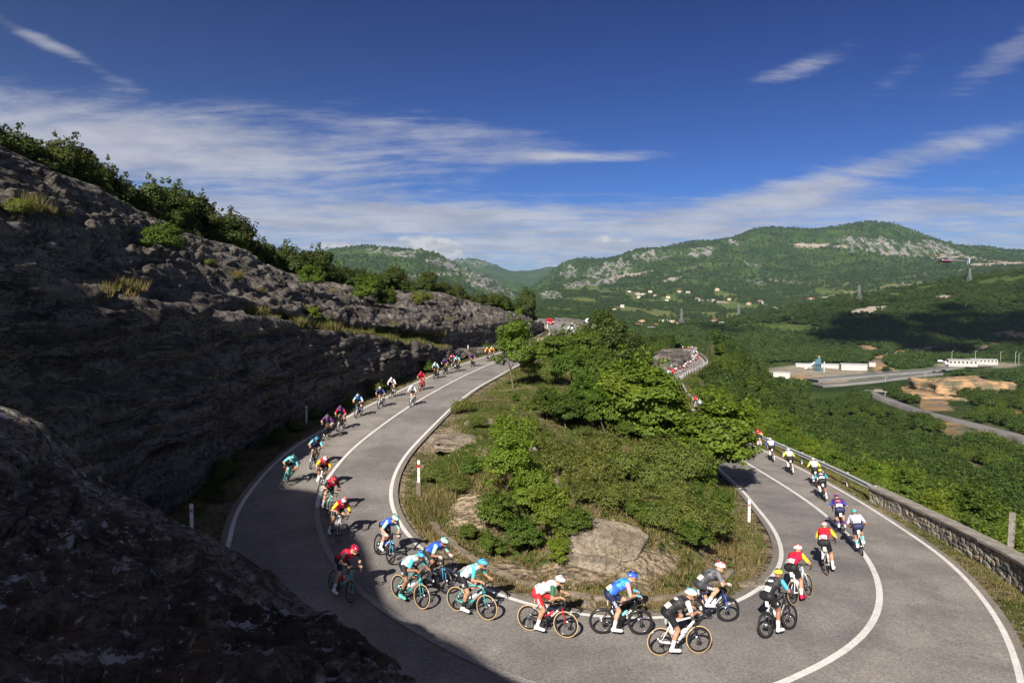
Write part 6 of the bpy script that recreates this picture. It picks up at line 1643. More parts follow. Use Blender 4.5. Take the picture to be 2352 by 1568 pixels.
b = MB(); b.box((-6.95, .22, .75), (.14, .03, 1.7)); b.build('tail_rotor', white_m, e); b = MB(); b.ball((2.75, 0, -.62), .30, 10, 8); b.tube([(2.6, 0, -.3), (2.2, 0, .0)], .07, 6); b.build('camera_ball', hb, e)

# unseen cloud bank added overhead to throw shade on the front hill

thin_m = bpy.data.materials.new('shade_cloud'); thin_m.use_nodes = True
t = NT(thin_m.node_tree); df = t.new('ShaderNodeBsdfDiffuse'); df.inputs[0].default_value = (.85, .85, .87, 1); tr = t.new('ShaderNodeBsdfTransparent'); mx = t.new('ShaderNodeMixShader'); mx.inputs[0].default_value = .86; t.l.new(df.outputs[0], mx.inputs[1]); t.l.new(tr.outputs[0], mx.inputs[2]); om = t.new('ShaderNodeOutputMaterial'); t.l.new(mx.outputs[0], om.inputs[0])
hc = np.array((700.0, 960.0, -40.0)); kc_ = 1190 / -LDIR.z
cpos = hc - np.array(LDIR) * kc_
b = MB(); rng = np.random.default_rng(3)
for _ in range(70):
    q = rng.normal(0, 1, 2) * np.array((230, 105)); rr = rng.uniform(22, 58) * (1 - .25 * np.hypot(q[0] / 330, q[1] / 220)); b.ball((q[0], q[1], rng.uniform(-10, 30)), (rr * 1.3, rr, rr * .5), 12, 8)
o = b.build('cloud', thin_m, smooth=True); o.location = cpos; tag(o, 'unseen cloud bank overhead, added to shade the front hill', kind='structure')

# thin haze of the warm valley air
hz = bpy.data.materials.new('valley_haze'); hz.use_nodes = True
t = NT(hz.node_tree); pv_ = t.new('ShaderNodeVolumePrincipled'); pv_.inputs['Color'].default_value = (.52, .74, 1.0, 1); pv_.inputs['Density'].default_value = 0.000032; pv_.inputs['Anisotropy'].default_value = .1
om = t.new('ShaderNodeOutputMaterial'); t.l.new(pv_.outputs[0], om.inputs['Volume'])
zlo, zhi = float(P3[:, 2].min()) - 4, float(P3[:, 2].max()) + 25
b = MB(); b.box((0, 5200, (zlo + zhi) / 2), (24000, 11000, zhi - zlo)); o = b.build('haze', hz); tag(o, 'thin bluish haze over the valley', kind='stuff')
# ------------------------------------------------------------------ riders: one body per pose, grown as a single skin around the joints
def ik(a, b, l1, l2, pole):
    """middle joint between a and b, bent towards pole"""
    d_ = b - a; L = np.linalg.norm(d_); L = min(L, (l1 + l2) * .995); u = d_ / np.linalg.norm(d_)
    x = (l1 * l1 - l2 * l2 + L * L) / (2 * L); h = math.sqrt(max(l1 * l1 - x * x, 0)); p = np.asarray(pole, float); p = p - u * (p @ u); p /= np.linalg.norm(p)
    return a + u * x + p * h


def pose(right_down=0.0, low=0.0, head_turn=0.0, knee_out=0.0, moto=False):
    """joints in bicycle space (x forward, y left, z up); right_down is the crank angle of the right foot below level"""
    J = {}
    hip = np.array((-.20, 0, 1.005)); sh = np.array((.235 + .03 * low, 0, 1.335 - .10 * low)); hand = np.array((.525, 0, 1.035))
    if low > .5: hand = np.array((.455, 0, .875))
    if moto: hip = np.array((-.25, 0, .86)); sh = np.array((-.10, 0, 1.40)); hand = np.array((.42, 0, 1.08))
    for s, nm in ((1, 'l'), (-1, 'r')):
        J['hip' + nm] = hip + (0, s * .095, 0); J['sh' + nm] = sh + (0, s * .175, 0); J['hand' + nm] = hand + (0, s * (.205 if not moto else .36), 0)
        a = right_down if nm == 'r' else right_down + math.pi
        ped = np.array((.172 * math.cos(a), s * .13, .275 - .172 * math.sin(a)))
        if moto: ped = np.array((.0, s * .27, .36))
        J['toe' + nm] = ped + (.065, 0, .035); J['heel' + nm] = ped + (-.165, 0, .055); J['ank' + nm] = ped + (-.115, -s * .01, .115)
        J['knee' + nm] = ik(J['hip' + nm], J['ank' + nm], .435, .43, (1, s * (.08 + (knee_out if s > 0 else 0)), .25))
        J['elb' + nm] = ik(J['sh' + nm], J['hand' + nm], .30, .27, (-.35, s * .75, -.75))
    J['pel'] = hip; J['mid'] = hip * .5 + sh * .5 + (-.02, 0, .055); J['chest'] = hip * .2 + sh * .8 + (0, 0, .02)
    nk = sh + (.06, 0, .05); hd = sh + np.array((.155, .02 * head_turn, .135))
    if moto: nk = sh + (.03, 0, .08); hd = sh + np.array((.07, 0, .23))
    J['neck'], J['head'] = nk, hd; J['turn'] = head_turn
    return J


def body_segments(J):
    S = []
    def seg(lab, a, b, r0, r1): S.append((lab, np.array(a, float), np.array(b, float), r0, r1))
    pel, mid, ch = J['pel'], J['mid'], J['chest']
    seg('shorts', J['hipl'] + (-.03, -.015, .02), J['hipr'] + (-.03, .015, .02), .118, .118)
    seg('torso', pel + (.02, 0, .05), mid, .125, .132)
    for s in (1, -1):
        seg('torso', mid + (0, s * .045, 0), ch + (-.02, s * .065, 0), .115, .125)
    seg('torso', ch + (0, .09, 0), ch + (0, -.09, 0), .105, .105)
    seg('torso', J['shl'] + (0, -.03, .01), J['shr'] + (0, .03, .01), .072, .072)
    seg('neck', J['neck'] + (-.03, 0, -.02), J['head'] + (-.02, 0, -.06), .062, .056)
    hd = J['head']; tr = J['turn'] * .5; fx = np.array((math.cos(tr), math.sin(tr), -.30)); fx /= np.linalg.norm(fx); up = np.array((fx[0] * .3, fx[1] * .3, .95)); lf = np.cross(up, fx)
    J['face'] = (fx, up, lf)
    seg('head', hd - fx * .025 + up * .02, hd + fx * .02 + up * .01, .092, .085); seg('head', hd + fx * .035 - up * .06, hd + fx * .065 - up * .085, .058, .042)
    seg('head', hd + fx * .10 - up * .02, hd + fx * .118 - up * .035, .014, .018)
    for s in (1, -1):
        nm = 'l' if s > 0 else 'r'
        seg('head', hd + lf * s * .082 - up * .02, hd + lf * s * .092 + up * .012, .014, .017)
        seg('upperarm', J['sh' + nm], J['elb' + nm], .056, .043); seg('forearm', J['elb' + nm], J['hand' + nm] + (-.05, 0, .03), .043, .028)
        seg('hand', J['hand' + nm] + (-.055, 0, .03), J['hand' + nm] + (.015, 0, .012), .030, .034)
        seg('thigh', J['hip' + nm], J['knee' + nm], .096, .060)
        seg('calf', J['knee' + nm], J['knee' + nm] * .72 + J['ank' + nm] * .28 + (-.022, 0, 0), .056, .060); seg('calf', J['knee' + nm] * .72 + J['ank' + nm] * .28 + (-.022, 0, 0), J['ank' + nm], .060, .036)
        seg('foot', J['heel' + nm], J['ank' + nm], .036, .038); seg('foot', J['heel' + nm] + (.02, 0, 0), J['toe' + nm], .038, .034)
    return S


def seg_d(P, s):
    a, b = s[1], s[2]; ab = b - a; L2 = ab @ ab + 1e-12
    t_ = np.clip(((P - a) @ ab) / L2, 0, 1); return np.linalg.norm(P - a - t_[..., None] * ab, axis=-1) - (s[3] + (s[4] - s[3]) * t_), t_


def surface_nets(S, h, k=.022):
    lo = np.min([np.minimum(s[1], s[2]) - max(s[3], s[4]) for s in S], 0) - 3 * h; hi = np.max([np.maximum(s[1], s[2]) + max(s[3], s[4]) for s in S], 0) + 3 * h
    n = np.ceil((hi - lo) / h).astype(int) + 1
    ax_ = [lo[i] + h * np.arange(n[i]) for i in range(3)]
    D = np.full(n, 1.0)
    for s in S:
        r = max(s[3], s[4]) + .09; l0 = np.minimum(s[1], s[2]) - r; h0 = np.maximum(s[1], s[2]) + r
        i0 = np.maximum(((l0 - lo) / h).astype(int), 0); i1 = np.minimum(((h0 - lo) / h).astype(int) + 2, n)
        sl = tuple(slice(i0[q], i1[q]) for q in range(3))
        G = np.stack(np.meshgrid(*[ax_[q][sl[q]] for q in range(3)], indexing='ij'), -1)
        d_, _ = seg_d(G, s); o = D[sl]; hh = np.clip(.5 + .5 * (o - d_) / k, 0, 1); D[sl] = o * (1 - hh) + d_ * hh - k * hh * (1 - hh)
    ins = D < 0
    c = np.stack([ins[dx:n[0] - 1 + dx, dy:n[1] - 1 + dy, dz_:n[2] - 1 + dz_] for dx in (0, 1) for dy in (0, 1) for dz_ in (0, 1)], -1)
    sm = c.sum(-1); act = (sm > 0) & (sm < 8); idx = np.full(act.shape, -1); idx[act] = np.arange(act.sum())
    acc = np.zeros((act.sum(), 3)); cnt = np.zeros(act.sum()); ci = np.argwhere(act)
    cor = [(0, 0, 0), (1, 0, 0), (0, 1, 0), (1, 1, 0), (0, 0, 1), (1, 0, 1), (0, 1, 1), (1, 1, 1)]
    for a in range(8):
        for b_ in range(a + 1, 8):
            if sum(abs(cor[a][q] - cor[b_][q]) for q in range(3)) != 1: continue
            pa, pb = ci + cor[a], ci + cor[b_]; da, db = D[tuple(pa.T)], D[tuple(pb.T)]; m_ = (da < 0) != (db < 0)
            t_ = np.where(m_, da / (da - db + 1e-12), 0); q = pa + t_[:, None] * (pb - pa); acc[m_] += q[m_]; cnt[m_] += 1
    V = lo + h * acc / cnt[:, None]; F = []
    for ax in range(3):
        o1, o2 = [(1, 2), (2, 0), (0, 1)][ax]; s0 = [slice(1, -1)] * 3; s0[ax] = slice(0, -1); A_ = ins[tuple(s0)]; s1 = list(s0); s1[ax] = slice(1, None); B_ = ins[tuple(s1)]
        ch = np.argwhere(A_ != B_); flip = A_[A_ != B_]; off = np.ones(3, int); off[ax] = 0; base = ch + off
        e1, e2 = np.zeros(3, int), np.zeros(3, int); e1[o1] = 1; e2[o2] = 1
        q = np.stack([idx[tuple((base - e1 - e2).T)], idx[tuple((base - e2).T)], idx[tuple(base.T)], idx[tuple((base - e1).T)]], 1)
        F.append(np.where(flip[:, None], q, q[:, ::-1]))
    return V, np.concatenate(F)


def vnormals(V, F):
    n = np.cross(V[F[:, 2]] - V[F[:, 0]], V[F[:, 3]] - V[F[:, 1]]); N = np.zeros_like(V)
    for k in range(4): np.add.at(N, F[:, k], n)
    return unit(N)


def classify(V, S):
    best = np.full(len(V), 9.0); lab = np.empty(len(V), object); tp = np.zeros(len(V)); sd = np.zeros(len(V), int)
    for s in S:
        d_, t_ = seg_d(V, s); m_ = d_ < best; best[m_] = d_[m_]; lab[m_] = s[0]; tp[m_] = t_[m_]
    return lab, tp


def part_mesh(name, V, F, N, sel, off, mat_):
    f = F[sel]; used = np.unique(f); mp = np.full(len(V), -1); mp[used] = np.arange(len(used))
    o = mesh_obj(name, V[used] + N[used] * off, mp[f], mat_); me = o.data; bpy.data.objects.remove(o); return me


skin_m = [pmat('tanned_skin', (.42, .235, .150), (.35, .19, .115), 9, .6), pmat('fair_skin', (.52, .32, .225), (.45, .26, .175), 9, .6), pmat('dark_tanned_skin', (.30, .155, .095), (.24, .12, .07), 9, .6)]


def hand_fingers(mb, J, nm, s):
    h = J['hand' + nm]
    for k, (dy, ln) in enumerate(((-.024, .062), (-.008, .070), (.009, .066), (.024, .052))):
        p0 = h + (.02, dy, .018); p1 = p0 + (ln * .55, 0, -.004); p2 = p1 + (ln * .25, 0, -.032); p3 = p2 + (-ln * .35, 0, -.030)
        mb.tube([p0 - (.03, 0, 0), p0, p1, p2, p3], [.010, .0105, .0095, .009, .006], 6)
    p0 = h + (-.02, -s * .03, .01); mb.tube([p0, p0 + (.025, -s * .018, -.012), p0 + (.05, -s * .012, -.035)], [.012, .011, .007], 6)


def build_pose(J, h=.0155):
    S = body_segments(J); V, F = surface_nets(S, h); N = vnormals(V, F); lab, tp = classify(V, S)
    fl = lab[F[:, 0]]; ft = tp[F[:, 0]]; fz = V[F[:, 0], 2]; fy = V[F].mean(1)[:, 1]
    out = {'J': J}
    hb_ = MB()
    for nm, s in (('l', 1), ('r', -1)): hand_fingers(hb_, J, nm, s)
    nV = len(V); allV = np.vstack([V, np.array(hb_.v)]); tri = [list(map(int, q)) for q in F] + [[i + nV for i in q] for q in hb_.f]
    o = mesh_obj('person', allV, tri, skin_m[0]); out['body'] = o.data; bpy.data.objects.remove(o)
    cx = V[F].mean(1)
    pelx = (cx - J['pel']) @ unit(J['chest'] - J['pel'])
    tors = (fl == 'torso')
    jersey = (tors & (pelx > .035))
    shorts = (fl == 'shorts') & (pelx <= .05) | (tors & (pelx <= .035)) | ((fl == 'thigh') & (ft < .74)) | ((fl == 'shorts') & (pelx > .05) & (fz < J['pel'][2] + .02))
    jersey |= (fl == 'shorts') & ~shorts
    sleeve = (fl == 'upperarm') & (ft < .80)
    nullm = white_m
    out['jersey'] = part_mesh('jersey', V, F, N, jersey, .008, nullm); out['sleeve'] = [part_mesh('sleeve', V, F, N, sleeve & (fy > 0), .0075, nullm), part_mesh('sleeve', V, F, N, sleeve & (fy <= 0), .0075, nullm)]
    out['shorts'] = part_mesh('shorts', V, F, N, shorts, .007, nullm)
    ankz = {1: J['ankl'], -1: J['ankr']}
    so, sh_, gl = [], [], []
    for nm, s in (('l', 1), ('r', -1)):
        side = (fy > 0) if s > 0 else (fy <= 0); a = J['ank' + nm]
        dk_ = np.linalg.norm(cx - a, axis=1)
        so.append(part_mesh('sock', V, F, N, (fl == 'calf') & side & (dk_ < .185), .0055, nullm)); sh_.append(part_mesh('shoe', V, F, N, (fl == 'foot') & side, .0075, nullm))
        gl.append(part_mesh('glove', V, F, N, (fl == 'hand') & side, .004, nullm))
    out['sock'], out['shoe'], out['glove'] = so, sh_, gl
    # helmet, glasses
    fx, up, lf = J['face']; hd = J['head']
    hm, ve = MB(), MB(); n, m = 22, 9; R_ = np.stack([fx, lf, up], 1)
    v = []
    for i in range(m + 1):
        ph = math.pi / 2 * i / m
        for j in range(n):
            a = 2 * math.pi * j / n; rx = (.150 if math.cos(a) > 0 else .160); low_ = -.012 + (.018 * math.cos(a) if math.cos(a) > 0 else -.030 * math.cos(a) * 0 - .012)
            p = np.array((rx * math.cos(a) * math.cos(ph), .098 * math.sin(a) * math.cos(ph), .118 * math.sin(ph) + low_ * math.cos(ph)))
            v.append(hd + R_ @ (p + np.array((-.012, 0, .030))))
    f = [(i * n + j, i * n + (j + 1) % n, (i + 1) * n + (j + 1) % n, (i + 1) * n + j) for i in range(m) for j in range(n)] + [tuple(range(n))[::-1]]
    hm.add(v, f); o = hm.build('helmet', white_m, smooth=True); out['helmet'] = o.data; bpy.data.objects.remove(o)
    for yy, x0, x1, w_ in ((0, .02, .115, .013), (.035, -.01, .11, .011), (-.035, -.01, .11, .011), (.064, -.05, .07, .010), (-.064, -.05, .07, .010), (.0, -.13, -.06, .016), (.04, -.125, -.06, .012), (-.04, -.125, -.06, .012)):
        pts = []
        for q in np.linspace(0, 1, 6):
            x = x0 + (x1 - x0) * q; rx = .150 if x > 0 else .160; zz_ = .118 * math.sqrt(max(0, 1 - (x / rx) ** 2 - (yy / .098) ** 2)) + .0015
            pts.append(hd + R_ @ np.array((x - .012, yy * (1 - .25 * abs(x) / .15), zz_ + .030)))
        ve.tube(pts, [w_ * .4, w_, w_, w_, w_, w_ * .4], 6, flat=1.0)
    o = ve.build('vent', black_m, smooth=True); out['vent'] = o.data; bpy.data.objects.remove(o)
    gm = MB(); v = []
    for z in (-.022, .022):
        for q in np.linspace(-1.15, 1.15, 11): v.append(hd + R_ @ np.array((.112 * math.cos(q) + .006, .092 * math.sin(q), -.012 + z)))
    gm.add(v, [(j, j + 1, 12 + j, 11 + j) for j in range(10)]); o = gm.build('sunglasses', glass_m); out['glasses'] = o.data; bpy.data.objects.remove(o)
    bx = J['chest'] - J['pel']; ux = unit(np.array((bx[0], 0, bx[2]))); nz_ = np.array((-ux[2], 0, ux[0])); out['back'] = (J['pel'] + bx * .36 + nz_ * .175, ux, nz_)
    return out


POSES = {'hood': build_pose(pose(math.pi / 2 - .1, 0, .3)), 'level': build_pose(pose(.25, .25, 0)), 'drop': build_pose(pose(math.pi / 2, 1.0, .4, .35)), 'up': build_pose(pose(-1.2, .15, -.2)), 'hood2': build_pose(pose(math.pi / 2 + .15, .45, -.7, .12)), 'level2': build_pose(pose(-.15, .6, .6))}

# ------------------------------------------------------------------ bicycle parts (x forward, y left, z up, ground at z = 0)
REAR, FRONT, WR = np.array((-.41, 0, .335)), np.array((.585, 0, .335)), .335
BB, HT, HBt, SC, SDL = np.array((0, 0, .275)), np.array((.425, 0, .91)), np.array((.468, 0, .745)), np.array((-.165, 0, .80)), np.array((-.205, 0, .985))


def keep(mb, name, mats, smooth=True):
    o = mb.build(name, mats, smooth=smooth); me = o.data; bpy.data.objects.remove(o); return me


BIKE = {}
b = MB(); b.tube([BB, HBt + (-.005, 0, .03)], [.042, .036], 10, flat=.7); b.tube([SC + (0, 0, -.03), HT + (0, 0, -.03)], [.020, .028], 8); b.tube([BB, SC + (-.01, 0, .03)], [.030, .022], 8, flat=.7); b.tube([HBt, HT], [.034, .030], 10)
for s in (1, -1):
    b.tube([BB + (-.02, s * .035, 0), REAR + (0, s * .062, 0)], [.019, .013], 6); b.tube([SC + (.01, s * .014, -.11), REAR + (0, s * .062, .01)], [.012, .010], 6)
BIKE['frame'] = keep(b, 'frame', white_m)
b = MB(); b.tube([HBt + (.003, 0, -.01), HBt + (.012, 0, -.05)], [.036, .040], 8)
for s in (1, -1): b.tube([HBt + (.008, s * .022, -.03), HBt + (.035, s * .050, -.12), FRONT + (0, s * .056, 0)], [.022, .020, .012], 8, flat=.6)
BIKE['fork'] = keep(b, 'fork', white_m)
b = MB(); nn_ = 36; pr = [(WR - .026, -.011), (WR - .016, -.0145), (WR - .004, -.010), (WR, 0), (WR - .004, .010), (WR - .016, .0145), (WR - .026, .011)]
b.lathe(pr, n=nn_)
for q in range(len(b.f)): b.mi[q] = 1 if (q % 6) in (0, 1, 4, 5) else 0
BIKE['tyre'] = keep(b, 'tyre', [rub_m, rub_m])
b = MB(); b.lathe([(WR - .078, -.006), (WR - .070, -.011), (WR - .024, -.012), (WR - .024, .012), (WR - .070, .011), (WR - .078, .006), (WR - .078, -.006)], n=nn_)
BIKE['rim'] = keep(b, 'rim', black_m)
b = MB()
for k in range(18):
    a = 2 * math.pi * k / 18; s = 1 if k % 2 else -1; b.tube([(.02 * math.cos(a + .9), s * .026, .02 * math.sin(a + .9)), ((WR - .075) * math.cos(a), 0, (WR - .075) * math.sin(a))], .0022, 3, caps=False)
BIKE['spokes'] = keep(b, 'spokes', black_m)
b = MB(); b.lathe([(.0, -.05), (.018, -.05), (.022, -.02), (.018, 0), (.022, .02), (.018, .05), (0, .05)], n=10); b.lathe([(.045, .036), (.075, .036), (.075, .039), (.045, .039), (.045, .036)], n=18); BIKE['hub'] = keep(b, 'hub', chrome_m)
b = MB(); b.lathe([(.0, -.046), (.022, -.046), (.055, -.022), (.06, -.012), (0, -.012)], n=16); BIKE['cassette'] = keep(b, 'cassette', chrome_m)
b = MB(); b.tube([HT + (-.01, 0, .0), HT + (-.012, 0, .05), HT + (.085, 0, .045)], .017, 8); b.tube([HT + (.085, -.20, .045), HT + (.085, .20, .045)], .0155, 8, flat=1.0)
for s in (1, -1):
    P = [HT + (.085, s * .20, .045), HT + (.12, s * .205, .045), HT + (.165, s * .205, .015), HT + (.175, s * .207, -.03), HT + (.15, s * .21, -.075), HT + (.09, s * .212, -.09), HT + (.03, s * .213, -.088)]
    b.tube(P, .0155, 7); b.tube([HT + (.12, s * .205, .05), HT + (.19, s * .205, .075), HT + (.205, s * .205, .12)], [.020, .022, .014], 7); b.tube([HT + (.20, s * .205, .07), HT + (.205, s * .21, .01), HT + (.185, s * .212, -.05)], [.008, .008, .006], 5)
BIKE['handlebar'] = keep(b, 'handlebar', black_m)
b = MB(); P = [(-.14, .065, 0), (-.09, .068, .012), (-.02, .042, .010), (.06, .022, .008), (.13, .016, .0)]
v = []
for x, w_, z in P: v += [(x, -w_, z - .012), (x, -w_ * .6, z + .012), (x, w_ * .6, z + .012), (x, w_, z - .012)]
b.add(v, [(4 * i + j, 4 * i + (j + 1) % 4, 4 * i + 4 + (j + 1) % 4, 4 * i + 4 + j) for i in range(4) for j in range(4)] + [(0, 1, 2, 3), (19, 18, 17, 16)]); BIKE['saddle'] = keep(b, 'saddle', black_m)
b = MB(); b.tube([SC + (0, 0, -.02), SDL + (0, 0, -.02)], .015, 8); BIKE['seatpost'] = keep(b, 'seatpost', black_m)


def crank(ang):
    b = MB(); b.lathe([(.075, -.052), (.100, -.050), (.100, -.046), (.075, -.045), (.075, -.052)], c=tuple(BB), n=24); b.lathe([(0, -.06), (.028, -.06), (.028, .06), (0, .06)], c=tuple(BB), n=10)
    for k in range(4): a = k * math.pi / 2 + ang; b.tube([BB + (.02 * math.cos(a), -.05, .02 * math.sin(a)), BB + (.085 * math.cos(a), -.049, .085 * math.sin(a))], .009, 5)
    for s, a in ((-1, ang), (1, ang + math.pi)):
        e_ = BB + (.172 * math.cos(a), s * .075, -.172 * math.sin(a)); b.tube([BB + (0, s * .06, 0), e_], [.017, .012], 6); b.tube([e_, e_ + (0, s * .02, 0)], .01, 6); b.box(e_ + (0, s * .05, 0), (.075, .06, .016))
    # chain and rear mech
    for zz_ in (.10, -.095): b.tube([BB + (0, -.046, zz_), REAR + (0, -.046, zz_ * .5)], .005, 4)
    b.tube([REAR + (.0, -.06, -.01), REAR + (.03, -.06, -.09), REAR + (.06, -.055, -.16)], [.014, .010, .014], 6)
    return keep(b, 'crankset', black_m)


CRANK = {'hood': crank(math.pi / 2 - .1), 'level': crank(.25), 'drop': crank(math.pi / 2), 'up': crank(-1.2), 'hood2': crank(math.pi / 2 + .15), 'level2': crank(-.15)}
b = MB(); b.lathe([(0, 0), (.034, .0), (.037, .01), (.037, .13), (.028, .15), (.016, .165), (.016, .185), (0, .19)], n=12, axis='z'); BIKE['bottle'] = keep(b, 'bottle', white_m)
b = MB(); b.box((0, 0, 0), (.012, .10, .14)); BIKE['plate'] = keep(b, 'number_plate', white_m, False)

TXT = {}


def text_mesh(s, bold=True):
    if s not in TXT:
        c = bpy.data.curves.new('lettering', 'FONT'); c.body = s; c.align_x = 'CENTER'; c.align_y = 'CENTER'; c.size = 1.0; c.offset = .025 if bold else 0; c.resolution_u = 2
        o = bpy.data.objects.new('lettering', c); COL.objects.link(o); dg = bpy.context.evaluated_depsgraph_get(); me = bpy.data.meshes.new_from_object(o.evaluated_get(dg)); bpy.data.objects.remove(o)
        me.materials.clear(); me.materials.append(white_m); TXT[s] = me
    return TXT[s]


KIT = {}


def kit(rgb, rough=.62, coat=0.0):
    k = (tuple(rgb), rough, coat)
    if k not in KIT: KIT[k] = pmat('kit_%02d' % len(KIT), rgb, tuple(min(1, c * .90) for c in rgb), 22, rough, .08, 60, coat=coat)
    return KIT[k]


def two_tone(a, b_):
    k = ('2', a, b_)
    if k not in KIT: KIT[k] = pmat('printed_kit_%02d' % len(KIT), a, b_, 4.5, .62, .08, 60, detail=2, lo=.50, hi=.55)
    return KIT[k]


C_ = {'red': (.58, .022, .030), 'black': (.016, .016, .018), 'white': (.72, .72, .72), 'teal': (.06, .42, .46), 'ltteal': (.17, .52, .54), 'mint': (.36, .66, .56), 'blue': (.035, .075, .40), 'royal': (.04, .12, .55), 'sky': (.06, .36, .62), 'navy': (.022, .026, .075), 'yellow': (.78, .56, .02), 'neon': (.66, .74, .05), 'purple': (.12, .035, .20), 'dpurple': (.05, .022, .10),
      'grey': (.15, .15, .17), 'dgrey': (.05, .05, .06), 'lilac': (.48, .47, .60), 'orange': (.72, .20, .06), 'green': (.02, .14, .07), 'tan': (.55, .38, .20), 'silver': (.42, .43, .45), 'crimson': (.45, .01, .05), 'pink': (.62, .30, .34), 'celeste': (.10, .46, .43), 'carbon': (.020, .020, .022)}


def child(name, me, parent, mats, loc=None, M=None):
    o = bpy.data.objects.new(name, me); COL.objects.link(o); o.parent = parent
    if M is not None: o.matrix_local = M
    elif loc is not None: o.location = loc
    for i, m_ in enumerate(mats):
        o.material_slots[i].link = 'OBJECT'; o.material_slots[i].material = m_
    return o


def basis(o_, x, y, z, s=1.0):
    return Matrix(((x[0] * s, y[0] * s, z[0] * s, o_[0]), (x[1] * s, y[1] * s, z[1] * s, o_[1]), (x[2] * s, y[2] * s, z[2] * s, o_[2]), (0, 0, 0, 1)))


def bicycle(M, ps, fr, fk, tyre, label, group, text=None, tcol='white', bottle='white', full=True, rim='carbon'):
    e = empty('bicycle'); e.matrix_world = M; tag(e, label, 'bicycle', group)
    fm = kit(C_[fr], .28, .5); child('frame', BIKE['frame'], e, [fm]); child('fork', BIKE['fork'], e, [kit(C_[fk], .28, .5)])
    for nm, c in (('front', FRONT), ('rear', REAR)):
        wh = child('wheel', BIKE['rim'], e, [kit(C_[rim], .3, .3)], c); child('tyre', BIKE['tyre'], wh, [rub_m, kit(C_['tan'], .8) if tyre == 'tan' else rub_m])
        if full:
            child('spokes', BIKE['spokes'], wh, [black_m]); child('hub', BIKE['hub'], wh, [chrome_m])
            if nm == 'rear': child('cassette', BIKE['cassette'], wh, [chrome_m])
    child('handlebar', BIKE['handlebar'], e, [black_m]); child('saddle', BIKE['saddle'], e, [black_m], SDL); child('seatpost', BIKE['seatpost'], e, [kit(C_['carbon'])]); child('crankset', CRANK[ps], e, [kit(C_['carbon'], .35)])
    if full:
        ud = unit(HBt - BB); sd = np.array((0, 1.0, 0)); wd = np.cross(ud, sd)
        child('bottle', BIKE['bottle'], e, [kit(C_[bottle])], M=basis(BB + ud * .20 + np.array((-.02, 0, .075)), wd, sd, ud)); ue = unit(SC - BB)
        child('bottle', BIKE['bottle'], e, [kit(C_[bottle])], M=basis(BB + ue * .16 + np.array((.075, 0, .02)), np.cross(sd, ue), sd, ue))
        child('number_plate', BIKE['plate'], e, [white_m], SDL + np.array((-.06, 0, -.16)))
    if text:
        for s in (-1, 1):
            x = ud if s < 0 else -ud; z = np.array((0, s, 0)); y = np.cross(z, x); child('lettering', text_mesh(text), e, [kit(C_[tcol])], M=basis(BB + ud * .40 + np.array((0, s * .034, .012)), x, y, z, .072))
    return e


def rider(M, ps, k, label, group):
    """k: kit dictionary"""
    P = POSES[ps]
    body = bpy.data.objects.new('person', P['body']); COL.objects.link(body); body.matrix_world = M; tag(body, label, 'person', group)
    body.material_slots[0].link = 'OBJECT'; body.material_slots[0].material = skin_m[k.get('skin', 0)]
    g = lambda q, d_='black': kit(C_[k.get(q, d_)])
    child('jersey', P['jersey'], body, [two_tone(C_[k['jersey']], C_[k['j2']]) if 'j2' in k else g('jersey')]); child('shorts', P['shorts'], body, [g('shorts')])
    for i in range(2):
        child('sleeve', P['sleeve'][i], body, [g('sleeve', k['jersey'])]); child('sock', P['sock'][i], body, [g('sock', 'white')]); child('shoe', P['shoe'][i], body, [g('shoe', 'white')])
        if 'glove' in k: child('glove', P['glove'][i], body, [g('glove')])
    hl = child('helmet', P['helmet'], body, [kit(C_[k.get('helmet', 'white')], .3, .4)]); child('vent', P['vent'], hl, [kit(C_[k.get('vent', 'black')], .5)])
    child('sunglasses', P['glasses'], body, [glass_m])
    o_, ux, nz_ = P['back']; lat = np.array((0, 1.0, 0))
    if k.get('bib'):
        for s in (1, -1):
            pc = o_ + lat * s * .062 - ux * .05; z = unit(nz_ + lat * s * .45); y = unit(ux - z * (ux @ z)); x = np.cross(y, z)
            bm = MB(); bm.box((0, 0, 0), (.13, .15, .004)); bo = bm.build('race_number', white_m, body); bo.matrix_local = basis(pc + z * .004, x, y, z)
            child('digits', text_mesh(str(k['bib'])), bo, [black_m], M=basis(np.array((0, -.005, .004)), np.array((1, 0, 0)), np.array((0, 1, 0)), np.array((0, 0, 1)), .085 if len(str(k['bib'])) < 3 else .066))
    if k.get('panel'):     # contrasting yoke across the shoulders
        bm = MB(); v = []
        pc = o_ + ux * .17
        for a in np.linspace(-.8, .8, 7):
            for t_ in (-.07, .07): v.append(pc + lat * .155 * math.sin(a) + nz_ * (.150 * math.cos(a) - .162 + .016) + ux * t_)
        bm.add(v, [(2 * i, 2 * i + 1, 2 * i + 3, 2 * i + 2) for i in range(6)]); bm.build('back_panel', kit(C_[k['panel']]), body)
    if k.get('back_text'):
        z = unit(nz_ - lat * .55); y = unit(ux * .0 + np.cross(z, ux)); child('lettering', text_mesh(k['back_text']), body, [kit(C_[k.get('tcol', 'white')])], M=basis(o_ + ux * .10 - lat * .075 + z * .012, ux, np.cross(z, ux), z, .10))
    if k.get('leg_text'):
        J = P['J']
        for nm, s in (('r', -1), ('l', 1)):
            a, b_ = J['hip' + nm], J['knee' + nm]; d_ = unit(b_ - a); z = unit(np.array((0, s, 0)) - d_ * (d_[1] * s)); x = d_; y = np.cross(z, x)
            child('lettering', text_mesh(k['leg_text']), body, [kit(C_[k.get('lcol', 'white')])], M=basis(a + (b_ - a) * .50 + z * .092, x, y, z, .085))
    return body
